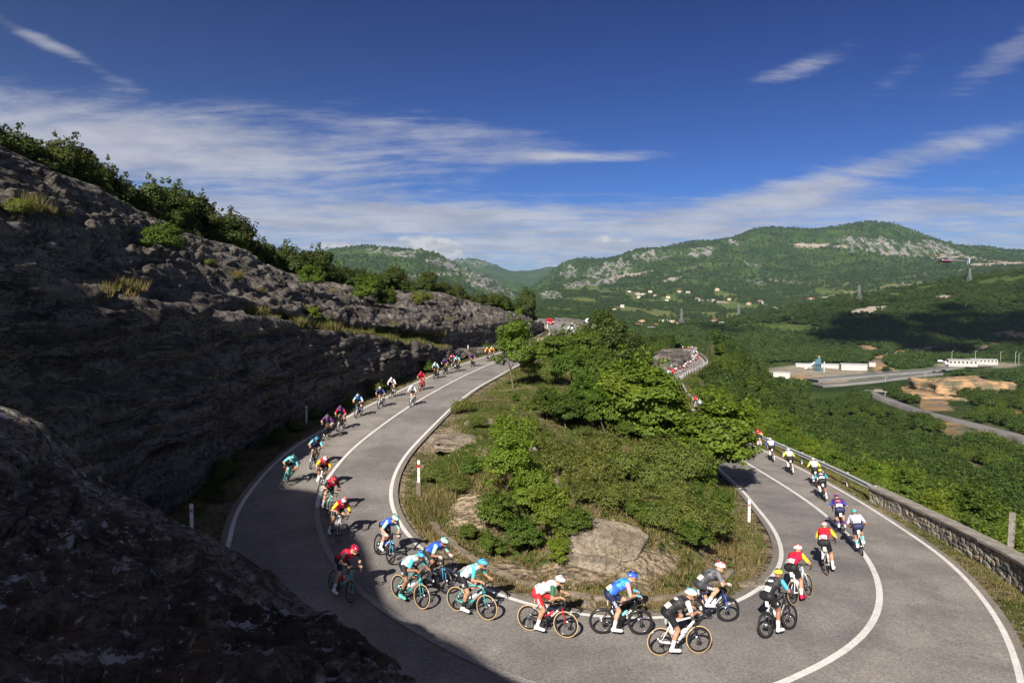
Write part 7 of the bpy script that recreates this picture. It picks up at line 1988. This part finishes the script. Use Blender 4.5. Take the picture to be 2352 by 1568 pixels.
# ------------------------------------------------------------------ who rides where: contact points read off the photograph
def place_bike(front, rear, side, lean, back=None):
    """matrix for a bicycle whose front wheel touches at pixel `front`; heading from `rear` or from the road"""
    pf = onroad(*front, side)
    if rear is not None:
        pr = onroad(*rear, side); d_ = pf - pr
    else:
        k = int(np.argmin(((RC[:, :2] - pf[:2]) ** 2).sum(1))); d_ = RT[k].copy()
    d_ = d_ / np.linalg.norm(d_); pr = pf - d_ * .995; k1 = int(np.argmin(((RC[:, :2] - pr[:2]) ** 2).sum(1)))
    kf = int(np.argmin(((RC[:, :2] - pf[:2]) ** 2).sum(1))); pf[2] = zz[kf]; pr[2] = zz[k1]
    x = unit(pf - pr); up = np.array((0, 0, 1.0)); y = unit(np.cross(up, x)); z = np.cross(x, y)
    th = math.radians(lean); y2 = y * math.cos(th) - z * math.sin(th); z2 = y * math.sin(th) + z * math.cos(th)     # positive lean tips to the rider's left
    o_ = pf - x * .585 + up * .012
    return basis(o_, x, y2, z2)


G1 = 'riders strung out round the hairpin'
NEAR = [
    # front, rear, side, lean, pose, kit, bike(frame, fork, tyre, text, tcol, bottle), person label, bicycle label
    ((1298.5, 1464), (1216.5, 1449.8), 'R', 5, 'hood2', dict(jersey='white', sleeve='green', shorts='red', helmet='white', sock='white', shoe='white', skin=0, bib=51, panel='red', leg_text='POLTI'), ('black', 'red', 'tan', 'AURUM', 'white', 'red'), 'cyclist in white jersey with green sleeves and bright red shorts', 'black and red bicycle with tan-walled tyres under the cyclist in red shorts'),
    ((1470.2, 1456.4), (1389.3, 1455.3), 'R', 6, 'hood', dict(jersey='sky', j2='royal', sleeve='pink', shorts='navy', helmet='royal', sock='white', shoe='white', skin=1, bib=222, leg_text='XDS', glove='sky'), ('black', 'black', 'black', 'X-LAB', 'white', 'ltteal'), 'cyclist in sky-blue jersey with pink sleeves and navy shorts', 'black and turquoise bicycle under the cyclist in sky-blue jersey'),
    ((1605.8, 1494.7), (1528.2, 1500), 'R', 7, 'hood2', dict(jersey='dgrey', j2='black', sleeve='white', shorts='black', helmet='white', vent='sky', sock='white', shoe='white', skin=0, bib=132, panel='white'), ('white', 'black', 'tan', 'SCOTT', 'black', 'white'), 'cyclist in dark grey and white jersey and black shorts, nearest the camera', 'white bicycle with tan-walled tyres nearest the camera'),
    ((1672.6, 1423.6), (1596, 1428), 'R', 9, 'up', dict(jersey='grey', j2='dgrey', shorts='dgrey', helmet='white', vent='crimson', sock='white', shoe='white', skin=1, bib=133, leg_text='UNO', glove='white'), ('navy', 'blue', 'black', 'CANYON', 'white', 'white'), 'cyclist in plain grey jersey and dark grey shorts with white helmet', 'dark blue bicycle under the cyclist in grey'),
    ((1817.7, 1436.1), (1770.2, 1455.1), 'R', 12, 'hood', dict(jersey='dgrey', j2='black', sleeve='sky', shorts='black', helmet='neon', sock='white', shoe='white', skin=2, bib=124, panel='white', leg_text='M', glove='blue'), ('carbon', 'carbon', 'black', 'CANYON', 'white', 'white'), 'cyclist numbered 124 with yellow-green helmet and blue sleeve ends', 'black bicycle under the cyclist numbered 124'),
    ((1859.9, 1368.6), (1824, 1386.5), 'R', 14, 'hood2', dict(jersey='red', j2='crimson', sleeve='yellow', shorts='black', helmet='white', vent='crimson', sock='white', shoe='crimson', skin=0, bib=43), ('white', 'silver', 'tan', None, 'white', 'white'), 'cyclist in red jersey with yellow sleeves, black shorts and dark red shoes', 'white bicycle under the cyclist with dark red shoes'),
    ((1915, 1306), (1896.8, 1330.6), 'R', 12, 'hood', dict(jersey='red', j2='crimson', sleeve='yellow', shorts='black', helmet='white', vent='crimson', sock='white', shoe='white', skin=0, bib=48), ('silver', 'white', 'tan', None, 'white', 'white'), 'cyclist in red jersey with yellow sleeves and white shoes, seen from behind', 'silver bicycle with white fork under the red and yellow rider seen from behind'),
    ((1976, 1262), (1987.5, 1290.5), 'R', 10, 'level2', dict(jersey='lilac', j2='white', shorts='navy', helmet='teal', vent='orange', sock='ltteal', shoe='white', skin=2, bib=34, panel='white'), ('white', 'white', 'black', None, 'white', 'white'), 'cyclist numbered 34 in pale lilac jersey with turquoise helmet', 'white bicycle under the cyclist numbered 34'),
    ((1931, 1218), (1944.2, 1242), 'R', 8, 'level', dict(jersey='dpurple', j2='purple', sleeve='blue', shorts='navy', helmet='purple', vent='orange', sock='purple', shoe='white', skin=0, bib=115, panel='orange'), ('carbon', 'carbon', 'black', None, 'white', 'black'), 'cyclist in purple jersey with orange back on the lower road', 'black bicycle under the cyclist in purple and orange'),
    ((1888, 1143), (1903, 1163), 'R', 6, 'hood2', dict(jersey='black', j2='dgrey', sleeve='sky', shorts='black', helmet='neon', sock='white', shoe='white', skin=2, bib=121, panel='white'), ('carbon', 'carbon', 'black', None, 'white', 'white'), 'cyclist in black and white jersey with yellow-green helmet on the lower road', 'black bicycle behind the first guardrail end, under the black and white jersey'),
    ((1870, 1112), (1883.9, 1128.8), 'R', 4, 'level', dict(jersey='white', sleeve='neon', shorts='black', helmet='white', sock='white', shoe='white', skin=0, bib=164), ('carbon', 'carbon', 'black', None, 'white', 'white'), 'cyclist in white jersey with yellow-green sleeves, nearer of the two alike', 'black bicycle under the nearer cyclist in white and yellow-green'),
    ((1812, 1084), (1827.8, 1098.7), 'R', 4, 'hood2', dict(jersey='white', sleeve='neon', shorts='black', helmet='white', sock='white', shoe='white', skin=1, bib=166), ('carbon', 'carbon', 'black', None, 'white', 'white'), 'cyclist in white jersey with yellow-green sleeves, farther of the two alike', 'black bicycle under the farther cyclist in white and yellow-green'),
    ((1770, 1056), (1784, 1068.6), 'R', 3, 'hood', dict(jersey='white', sleeve='blue', shorts='black', helmet='white', sock='white', shoe='white', skin=2, bib=123, panel='navy'), ('carbon', 'carbon', 'black', None, 'white', 'white'), 'cyclist in white and navy jersey with blue sleeves beside the guardrail', 'black bicycle under the cyclist in white and navy beside the guardrail'),
    ((1742, 1028), (1755.4, 1040), 'R', 3, 'level2', dict(jersey='red', j2='crimson', sleeve='yellow', shorts='black', helmet='crimson', sock='white', shoe='white', skin=0, bib=44), ('white', 'white', 'black', None, 'white', 'white'), 'cyclist in red jersey and dark red helmet, just emerging past the slender tree', 'white bicycle just emerging past the slender tree'),
    # coming round the left of the hairpin
    ((1117, 1423.4), (1036.9, 1400), 'L', 4, 'hood', dict(jersey='ltteal', j2='white', sleeve='teal', shorts='black', helmet='sky', sock='black', shoe='white', skin=0, bib=82, panel='pink', leg_text='EF'), ('celeste', 'celeste', 'tan', 'BIANCHI', 'red', 'white'), 'cyclist in pale turquoise jersey, front one of the two turquoise riders', 'turquoise bicycle with tan-walled tyres, front one of the two'),
    ((966.6, 1399), (900.2, 1368.7), 'L', 7, 'hood2', dict(jersey='ltteal', j2='white', sleeve='teal', shorts='black', helmet='sky', sock='black', shoe='celeste', skin=2, bib=85, panel='pink', leg_text='EF'), ('celeste', 'celeste', 'tan', 'BIANCHI', 'red', 'white'), 'cyclist in pale turquoise jersey, rear one of the two turquoise riders', 'turquoise bicycle with tan-walled tyres, rear one of the two'),
    ((1018.4, 1361.9), (958, 1335), 'L', 8, 'level', dict(jersey='blue', j2='royal', sleeve='mint', shorts='black', helmet='mint', sock='white', shoe='white', skin=2, bib=194, glove='white'), ('carbon', 'sky', 'black', 'VAN RYSEL', 'white', 'royal'), 'cyclist in dark blue jersey with mint sleeves behind the turquoise riders', 'black bicycle with blue fork behind the turquoise riders'),
    ((893.4, 1296.5), (852, 1264), 'L', 12, 'level2', dict(jersey='blue', j2='royal', sleeve='mint', shorts='black', helmet='mint', sock='white', shoe='white', skin=1, bib=195, leg_text='DECATHLON', glove='white'), ('carbon', 'sky', 'black', 'VAN RYSEL', 'white', 'royal'), 'cyclist in dark blue jersey with mint helmet crossing the shadow edge', 'black bicycle with blue fork crossing the shadow edge'),
    ((800.6, 1390.2), (748.8, 1354.1), 'L', 12, 'hood', dict(jersey='red', j2='crimson', sleeve='black', shorts='black', helmet='crimson', sock='white', shoe='white', skin=1, back_text='ARKEA', leg_text='ARKEA', glove='black'), ('celeste', 'celeste', 'tan', 'BIANCHI', 'white', 'red'), 'cyclist in red jersey with black sleeves riding in the shade', 'turquoise bicycle in the shade under the cyclist in red'),
    ((771.7, 1249.4), (752, 1218), 'L', 14, 'hood2', dict(jersey='red', j2='crimson', sleeve='yellow', shorts='black', helmet='white', vent='red', sock='white', shoe='white', skin=0, leg_text='COFIDIS'), ('white', 'white', 'tan', None, 'white', 'white'), 'cyclist in red jersey with yellow sleeves and white helmet half in the shade', 'white bicycle half in the shade under the red and yellow jersey'),
    ((749, 1189), (738, 1163), 'L', 14, 'level', dict(jersey='red', j2='crimson', sleeve='black', shorts='black', helmet='red', sock='white', shoe='white', skin=1, glove='black'), ('celeste', 'celeste', 'tan', None, 'white', 'red'), 'cyclist in red jersey and red helmet at the edge of the shade', 'turquoise bicycle at the edge of the shade'),
    ((729.4, 1129.1), (741, 1100), 'L', 13, 'level2', dict(jersey='crimson', sleeve='yellow', shorts='black', helmet='white', vent='red', sock='white', shoe='white', skin=0), ('white', 'white', 'tan', None, 'white', 'white'), 'cyclist with yellow sleeves and white helmet on the centre line before the shade', 'white bicycle on the centre line before the shade'),
    ((647, 1120.2), (670, 1096), 'L', 20, 'drop', dict(jersey='teal', j2='ltteal', sleeve='ltteal', shorts='black', helmet='teal', sock='black', shoe='celeste', skin=0), ('celeste', 'celeste', 'black', None, 'white', 'black'), 'cyclist in turquoise leaning hard on the outside of the bend', 'turquoise bicycle leaning hard on the outside of the bend'),
    ((712.7, 1076.8), (733, 1052), 'L', 12, 'level', dict(jersey='navy', sleeve='ltteal', shorts='navy', helmet='sky', sock='white', shoe='white', skin=0), ('carbon', 'carbon', 'black', None, 'white', 'black'), 'cyclist in navy with pale green sleeves and blue helmet entering the bend', 'black bicycle under the blue-helmeted cyclist entering the bend'),
    ((742, 1011), None, 'L', 9, 'drop', dict(jersey='purple', shorts='grey', helmet='grey', sock='black', shoe='black', skin=1), ('carbon', 'carbon', 'black', None, 'white', 'black'), 'cyclist in violet jersey with grey helmet hugging the outer line', 'black bicycle under the violet jersey by the outer line'),
    ((776.1, 990), None, 'L', 4, 'level2', dict(jersey='dpurple', j2='purple', sleeve='crimson', shorts='navy', helmet='purple', sock='white', shoe='white', skin=0), ('carbon', 'carbon', 'black', None, 'white', 'black'), 'cyclist in dark purple with purple helmet coming down the upper road', 'black bicycle under the dark purple rider'),
    ((817.8, 959.9), None, 'L', 3, 'level', dict(jersey='blue', j2='royal', sleeve='mint', shorts='black', helmet='mint', sock='white', shoe='white', skin=1), ('carbon', 'sky', 'black', None, 'white', 'royal'), 'cyclist in blue with mint helmet coming down the upper road', 'black bicycle with blue fork coming down the upper road'),
    ((869.8, 938.3), None, 'L', 2, 'level2', dict(jersey='navy', sleeve='blue', shorts='navy', helmet='white', sock='white', shoe='white', skin=0), ('silver', 'silver', 'black', None, 'white', 'white'), 'cyclist in navy and blue with white helmet near the outer line', 'silver bicycle near the outer line'),
    ((896.1, 914.8), None, 'L', 2, 'hood', dict(jersey='white', shorts='black', helmet='white', sock='white', shoe='white', skin=1, glove='white'), ('carbon', 'carbon', 'black', None, 'white', 'white'), 'cyclist in white jersey beside the rock wall ditch', 'black bicycle under the white jersey beside the ditch'),
    ((943, 934.4), None, 'L', 2, 'level2', dict(jersey='white', sleeve='white', shorts='black', helmet='white', vent='sky', sock='white', shoe='white', skin=0, glove='white'), ('white', 'white', 'black', None, 'white', 'white'), 'cyclist in white jersey alone on the centre line', 'white bicycle alone on the centre line'),
    ((964.5, 898.2), None, 'L', 2, 'hood', dict(jersey='crimson', sleeve='crimson', shorts='red', helmet='red', sock='red', shoe='red', skin=0), ('red', 'red', 'black', None, 'white', 'red'), 'cyclist all in red on the upper road', 'red bicycle on the upper road'),
    ((997.7, 869.9), None, 'L', 1, 'level2', dict(jersey='white', sleeve='ltteal', shorts='black', helmet='white', sock='black', shoe='black', skin=0, panel='navy'), ('carbon', 'carbon', 'black', None, 'white', 'black'), 'cyclist in white and pale blue, lowest of the bunch by the wall end', 'black bicycle of the lowest rider in the bunch by the wall end'),
    ((1019.2, 860.2), None, 'L', 1, 'hood', dict(jersey='dpurple', j2='purple', shorts='black', helmet='dgrey', sock='black', shoe='black', skin=1), ('carbon', 'carbon', 'black', None, 'white', 'black'), 'cyclist in dark purple inside the bunch by the wall end', 'black bicycle of the dark purple rider inside the bunch'),
    ((1036.8, 847.5), None, 'L', 1, 'level2', dict(jersey='pink', sleeve='crimson', shorts='navy', helmet='crimson', sock='white', shoe='white', skin=0), ('carbon', 'carbon', 'black', None, 'white', 'white'), 'cyclist in pinkish white jersey with dark red helmet in the bunch', 'black bicycle under the dark-red-helmeted rider of the bunch'),
    ((1047.5, 854.3), None, 'L', 1, 'hood', dict(jersey='ltteal', j2='white', shorts='black', helmet='sky', sock='black', shoe='black', skin=0), ('carbon', 'carbon', 'black', None, 'white', 'black'), 'cyclist in pale turquoise with blue helmet at the right of the bunch', 'black bicycle at the right of the bunch by the wall end'),
    ((1082.7, 843.6), None, 'L', 1, 'level2', dict(jersey='purple', shorts='dpurple', helmet='dpurple', sock='black', shoe='black', skin=1), ('carbon', 'carbon', 'black', None, 'white', 'black'), 'cyclist in violet passing the white marker post', 'black bicycle of the violet rider passing the marker post'),
    ((1117.8, 830.9), None, 'L', 1, 'hood', dict(jersey='red', j2='crimson', sleeve='neon', shorts='black', helmet='white', sock='white', shoe='white', skin=0), ('carbon', 'carbon', 'black', None, 'white', 'white'), 'cyclist in red and yellow-green with white helmet left of the airy sapling', 'black bicycle left of the airy sapling'),
    ((1128, 827), None, 'L', 1, 'level2', dict(jersey='neon', sleeve='red', shorts='black', helmet='white', sock='white', shoe='white', skin=0), ('carbon', 'carbon', 'black', None, 'white', 'white'), 'cyclist in yellow-green and red half hidden by the airy sapling', 'black bicycle half hidden by the airy sapling'),
    ((1190, 810), None, 'L', 1, 'level', dict(jersey='dgrey', j2='black', shorts='black', helmet='white', sock='black', shoe='black', skin=0), ('carbon', 'carbon', 'black', None, 'white', 'black'), 'cyclist in dark grey behind the airy sapling', 'black bicycle behind the airy sapling'),
    ((1219.7, 808), None, 'L', 1, 'hood2', dict(jersey='blue', j2='royal', shorts='black', helmet='black', sock='black', shoe='black', skin=0), ('carbon', 'carbon', 'black', None, 'white', 'black'), 'cyclist in blue just above the airy sapling', 'black bicycle of the blue rider just above the airy sapling'),
    ((1238, 799.8), None, 'L', 1, 'level', dict(jersey='pink', sleeve='white', shorts='black', helmet='red', sock='white', shoe='white', skin=0), ('carbon', 'carbon', 'black', None, 'white', 'red'), 'cyclist with bright red helmet below the far bend', 'black bicycle of the red-helmeted rider below the far bend'),
    ((1279, 791), None, 'L', 1, 'hood2', dict(jersey='red', j2='crimson', sleeve='white', shorts='red', helmet='white', sock='white', shoe='white', skin=0), ('red', 'red', 'black', None, 'white', 'red'), 'cyclist in red and white with white helmet below the motorbike', 'red bicycle below the motorbike'),
    ((1296, 781), None, 'L', 1, 'level', dict(jersey='white', shorts='black', helmet='white', sock='white', shoe='white', skin=0), ('carbon', 'carbon', 'black', None, 'white', 'black'), 'white-helmeted cyclist directly below the motorbike, mostly behind leaves', 'black bicycle directly below the motorbike, mostly behind leaves'),
    ((1596, 936), (1603, 942), 'R', 1, 'level2', dict(jersey='red', j2='crimson', sleeve='yellow', shorts='black', helmet='crimson', sock='white', shoe='white', skin=0), ('white', 'white', 'black', None, 'white', 'white'), 'cyclist in red and yellow seen over the guardrail between thicket and bunch', 'white bicycle hidden behind the guardrail under the red and yellow rider'),
    ((1607, 947), (1613, 953), 'R', 1, 'hood', dict(jersey='lilac', j2='white', sleeve='sky', shorts='navy', helmet='white', sock='white', shoe='white', skin=0), ('white', 'white', 'black', None, 'white', 'white'), 'cyclist in pale lilac right behind the red and yellow one at the guardrail', 'white bicycle hidden behind the guardrail under the pale lilac rider'),
]
for i, (fr, re, sd, ln, ps, kt, bk, l1, l2) in enumerate(NEAR):
    M = place_bike(fr, re, sd, ln)
    grp = None
    bicycle(M, ps, bk[0], bk[1], bk[2], l2, grp, bk[3], bk[4], bk[5], full=True)
    rider(M, ps, kt, l1, grp)

# the bunch on the distant stretch of the lower road: whole riders in one mesh each, too small to show parts
def far_meshes():
    P = pose(.6, .1); S = body_segments(P); V, F = surface_nets(S, .034, .03); lab, tp = classify(V, S); fl, ft = lab[F[:, 0]], tp[F[:, 0]]; cx = V[F].mean(1); pelx = (cx - P['pel']) @ unit(P['chest'] - P['pel'])
    mi = np.zeros(len(F), int); mi[((fl == 'torso') & (pelx > .04)) | ((fl == 'upperarm') & (ft < .8))] = 1; mi[(fl == 'shorts') | ((fl == 'torso') & (pelx <= .04)) | ((fl == 'thigh') & (ft < .75))] = 2; mi[(fl == 'foot') | ((fl == 'calf') & (ft > .8) & (cx[:, 2] < .42))] = 4; mi[(fl == 'head') & (cx[:, 2] > P['head'][2] + .015)] = 3
    hd = P['head']; m_ = (lab == 'head') & (V[:, 2] > hd[2] + .01); V[m_] = hd + (V[m_] - hd) * np.array((1.35, 1.12, 1.25))
    o = mesh_obj('person', V, F, [skin_m[0], white_m, black_m, white_m, white_m], mi=mi); pm_ = o.data; bpy.data.objects.remove(o)
    b = MB(); b.tube([BB, HBt + (0, 0, .03)], .036, 6); b.tube([SC, HT + (0, 0, -.03)], .025, 6); b.tube([BB, SDL], .024, 6); b.tube([HBt, HT], .03, 6)
    for s in (1, -1): b.tube([BB, REAR + (0, s * .05, 0)], .015, 4); b.tube([SC, REAR + (0, s * .05, 0)], .012, 4); b.tube([HBt, FRONT + (0, s * .05, 0)], .018, 4); b.tube([HT + (.06, s * .2, .04), HT + (.17, s * .2, .01), HT + (.10, s * .2, -.09)], .018, 5, mi=1)
    b.tube([HT + (.06, -.2, .04), HT + (.06, .2, .04)], .018, 5, mi=1); b.box(SDL, (.26, .11, .03), 1)
    for c in (REAR, FRONT):
        b.lathe([(WR - .07, -.01), (WR, -.012), (WR, .012), (WR - .07, .01), (WR - .07, -.01)], c=tuple(c), n=18, mi=1)
        for k in range(6): a = math.pi * k / 6; b.tube([c + (WR * .85 * math.cos(a), 0, WR * .85 * math.sin(a)), c - (WR * .85 * math.cos(a), 0, WR * .85 * math.sin(a))], .004, 3, mi=1, caps=False)
    return pm_, keep(b, 'bicycle', [white_m, black_m])


FPM, FBM = far_meshes()
BUNCH = [(460, 1380, 'black', 'red'), (545, 1400, 'ltteal', 'black'), (590, 1330, 'lilac', 'navy'), (670, 1380, 'black', 'black'), (750, 1330, 'red', 'black'), (690, 1180, 'red', 'black'), (790, 1240, 'red', 'red'), (870, 1210, 'white', 'black'), (830, 1090, 'black', 'black'), (700, 1110, 'ltteal', 'black'), (1010, 1170, 'red', 'black'), (1050, 1000, 'grey', 'black'), (1140, 1100, 'white', 'black'), (1200, 1020, 'white', 'crimson'), (1160, 960, 'red', 'black'), (1270, 960, 'pink', 'black'), (1290, 880, 'red', 'crimson'), (1380, 930, 'white', 'navy'),
         (1480, 850, 'lilac', 'navy'), (1570, 840, 'black', 'black'), (1640, 760, 'red', 'black'), (1240, 830, 'pink', 'navy'), (1400, 780, 'grey', 'dgrey'), (1500, 760, 'white', 'black'), (1450, 700, 'white', 'navy'), (1510, 640, 'navy', 'black'), (1560, 680, 'white', 'red'), (1620, 690, 'royal', 'black'), (1470, 560, 'white', 'navy'), (1540, 580, 'navy', 'navy'), (1610, 560, 'white', 'black'), (1650, 640, 'red', 'black'), (1560, 510, 'white', 'dgrey'), (1490, 490, 'lilac', 'black'), (1610, 480, 'navy', 'black'), (1560, 420, 'white', 'black'), (1500, 400, 'sky', 'black'), (1600, 400, 'orange', 'black'), (1440, 360, 'white', 'navy'), (1380, 330, 'lilac', 'navy'), (1300, 310, 'yellow', 'black'), (1200, 300, 'red', 'black'), (1100, 285, 'white', 'black'), (1520, 350, 'grey', 'black')]
cname = {'black': 'black', 'ltteal': 'pale turquoise', 'lilac': 'pale lilac', 'red': 'red', 'white': 'white', 'grey': 'grey', 'pink': 'pinkish', 'navy': 'navy', 'royal': 'bright blue', 'sky': 'sky blue', 'orange': 'orange', 'yellow': 'yellow'}
rng = np.random.default_rng(77)
seen = {}
for cx_c, cy_c, jc, sc_ in BUNCH:
    px, py = 1497.6 + cx_c * .064452, 780.9 + cy_c * .064452
    if py < 804: py = 804 + (py - 799) * .3
    M = place_bike((px, py), None, 'R', rng.uniform(-2, 4))
    o = bpy.data.objects.new('bicycle', FBM); COL.objects.link(o); o.matrix_world = M; fc_ = ('carbon', 'white', 'carbon', 'red', 'silver')[rng.integers(5)]
    tag(o, 'small dark-wheeled bicycle in the distant bunch on the lower road', 'bicycle', 'bicycles of the distant bunch')
    o.material_slots[0].link = 'OBJECT'; o.material_slots[0].material = kit(C_[fc_], .28, .5)
    o = bpy.data.objects.new('person', FPM); COL.objects.link(o); o.matrix_world = M
    tag(o, 'cyclist in %s jersey and %s shorts in the distant bunch on the lower road' % (cname[jc], {'crimson': 'dark red', 'dgrey': 'dark grey'}.get(sc_, sc_)), 'person', 'cyclists of the distant bunch')
    for i, c in enumerate((None, jc, sc_, ('white', 'white', 'black', jc)[rng.integers(4)], 'white')):
        if c: o.material_slots[i].link = 'OBJECT'; o.material_slots[i].material = kit(C_[c])

# race motorbike on the far bend
pf = onroad(1311, 763, 'L'); k = int(np.argmin(((RC[:, :2] - pf[:2]) ** 2).sum(1))); x = unit(RT[k] + .25 * CN[k]); up = np.array((0, 0, 1.0)); y = unit(np.cross(up, x)); z = np.cross(x, y); th = math.radians(14)
M = basis(pf - x * .75 + up * .01, x, y * math.cos(th) - z * math.sin(th), y * math.sin(th) + z * math.cos(th))
e = empty('motorbike'); e.matrix_world = M; tag(e, 'white race motorbike with panniers leaning into the far upper bend', 'motorbike'); wp = paint_m('moto_white', (.66, .66, .66))
for xx in (.78, -.78):
    b = MB(); b.lathe([(.20, -.06), (.29, -.075), (.33, 0), (.29, .075), (.20, .06), (.20, -.06)], n=20); wh = b.build('wheel', rub_m, e, True); wh.location = (xx, 0, .33); b = MB(); b.lathe([(0, .05), (.2, .03), (.2, -.03), (0, -.05)], n=12); b.build('rim', chrome_m, wh)
b = MB(); b.tube([(.78, .07, .33), (.55, .07, .95)], .035, 6); b.tube([(.78, -.07, .33), (.55, -.07, .95)], .035, 6); b.build('fork', steel_m, e)
b = MB(); b.box((.08, 0, .50), (.62, .36, .44)); b.tube([(-.2, -.2, .35), (-.95, -.24, .45)], .06, 8); b.build('engine', black_m, e)
b = MB(); b.ball((.20, 0, .86), (.36, .20, .17)); b.box((.66, 0, .88), (.34, .44, .40), taper=.6); b.box((.62, 0, .62), (.30, .40, .30)); b.build('fairing', wp, e, False)
b = MB(); b.box((.72, 0, 1.18), (.03, .38, .34), R=((.85, 0, -.5), (0, 1, 0), (.5, 0, .85))); b.build('windscreen', glass_m, e); b = MB(); b.box((.83, 0, .86), (.06, .22, .13)); b.build('headlight', lamp_m, e)
b = MB(); b.box((-.32, 0, .84), (.75, .30, .10)); b.build('seat', black_m, e); b = MB(); b.tube([(.42, -.40, 1.08), (.50, -.15, 1.05), (.50, .15, 1.05), (.42, .40, 1.08)], .02, 6); b.build('handlebar', black_m, e)
for s in (1, -1): b = MB(); b.box((-.62, s * .36, .66), (.50, .24, .40), taper=.92); b.build('pannier', wp, e)
b = MB(); b.box((-.78, 0, 1.02), (.40, .44, .30), taper=.9); b.build('top_box', wp, e)
PM = build_pose(pose(0, moto=True), .02)
body = bpy.data.objects.new('person', PM['body']); COL.objects.link(body); body.matrix_world = M; tag(body, 'motorbike rider in black with white helmet on the far upper bend', 'person')
child('jacket', PM['jersey'], body, [kit(C_['black'])]); child('trousers', PM['shorts'], body, [kit(C_['black'])])
for i in range(2): child('sleeve', PM['sleeve'][i], body, [kit(C_['black'])]); child('boot', PM['shoe'][i], body, [kit(C_['black'])]); child('trouser_leg', PM['sock'][i], body, [kit(C_['black'])]); child('glove', PM['glove'][i], body, [kit(C_['black'])])
b = MB(); b.ball(PM['J']['head'] + np.array((0, 0, .0)), (.155, .13, .15), 14, 10); hl = b.build('helmet', kit(C_['white'], .3, .4), body, True); b = MB(); b.ball(PM['J']['head'] + np.array((.06, 0, .01)), (.105, .12, .06), 12, 6); b.build('visor', glass_m, hl, True)
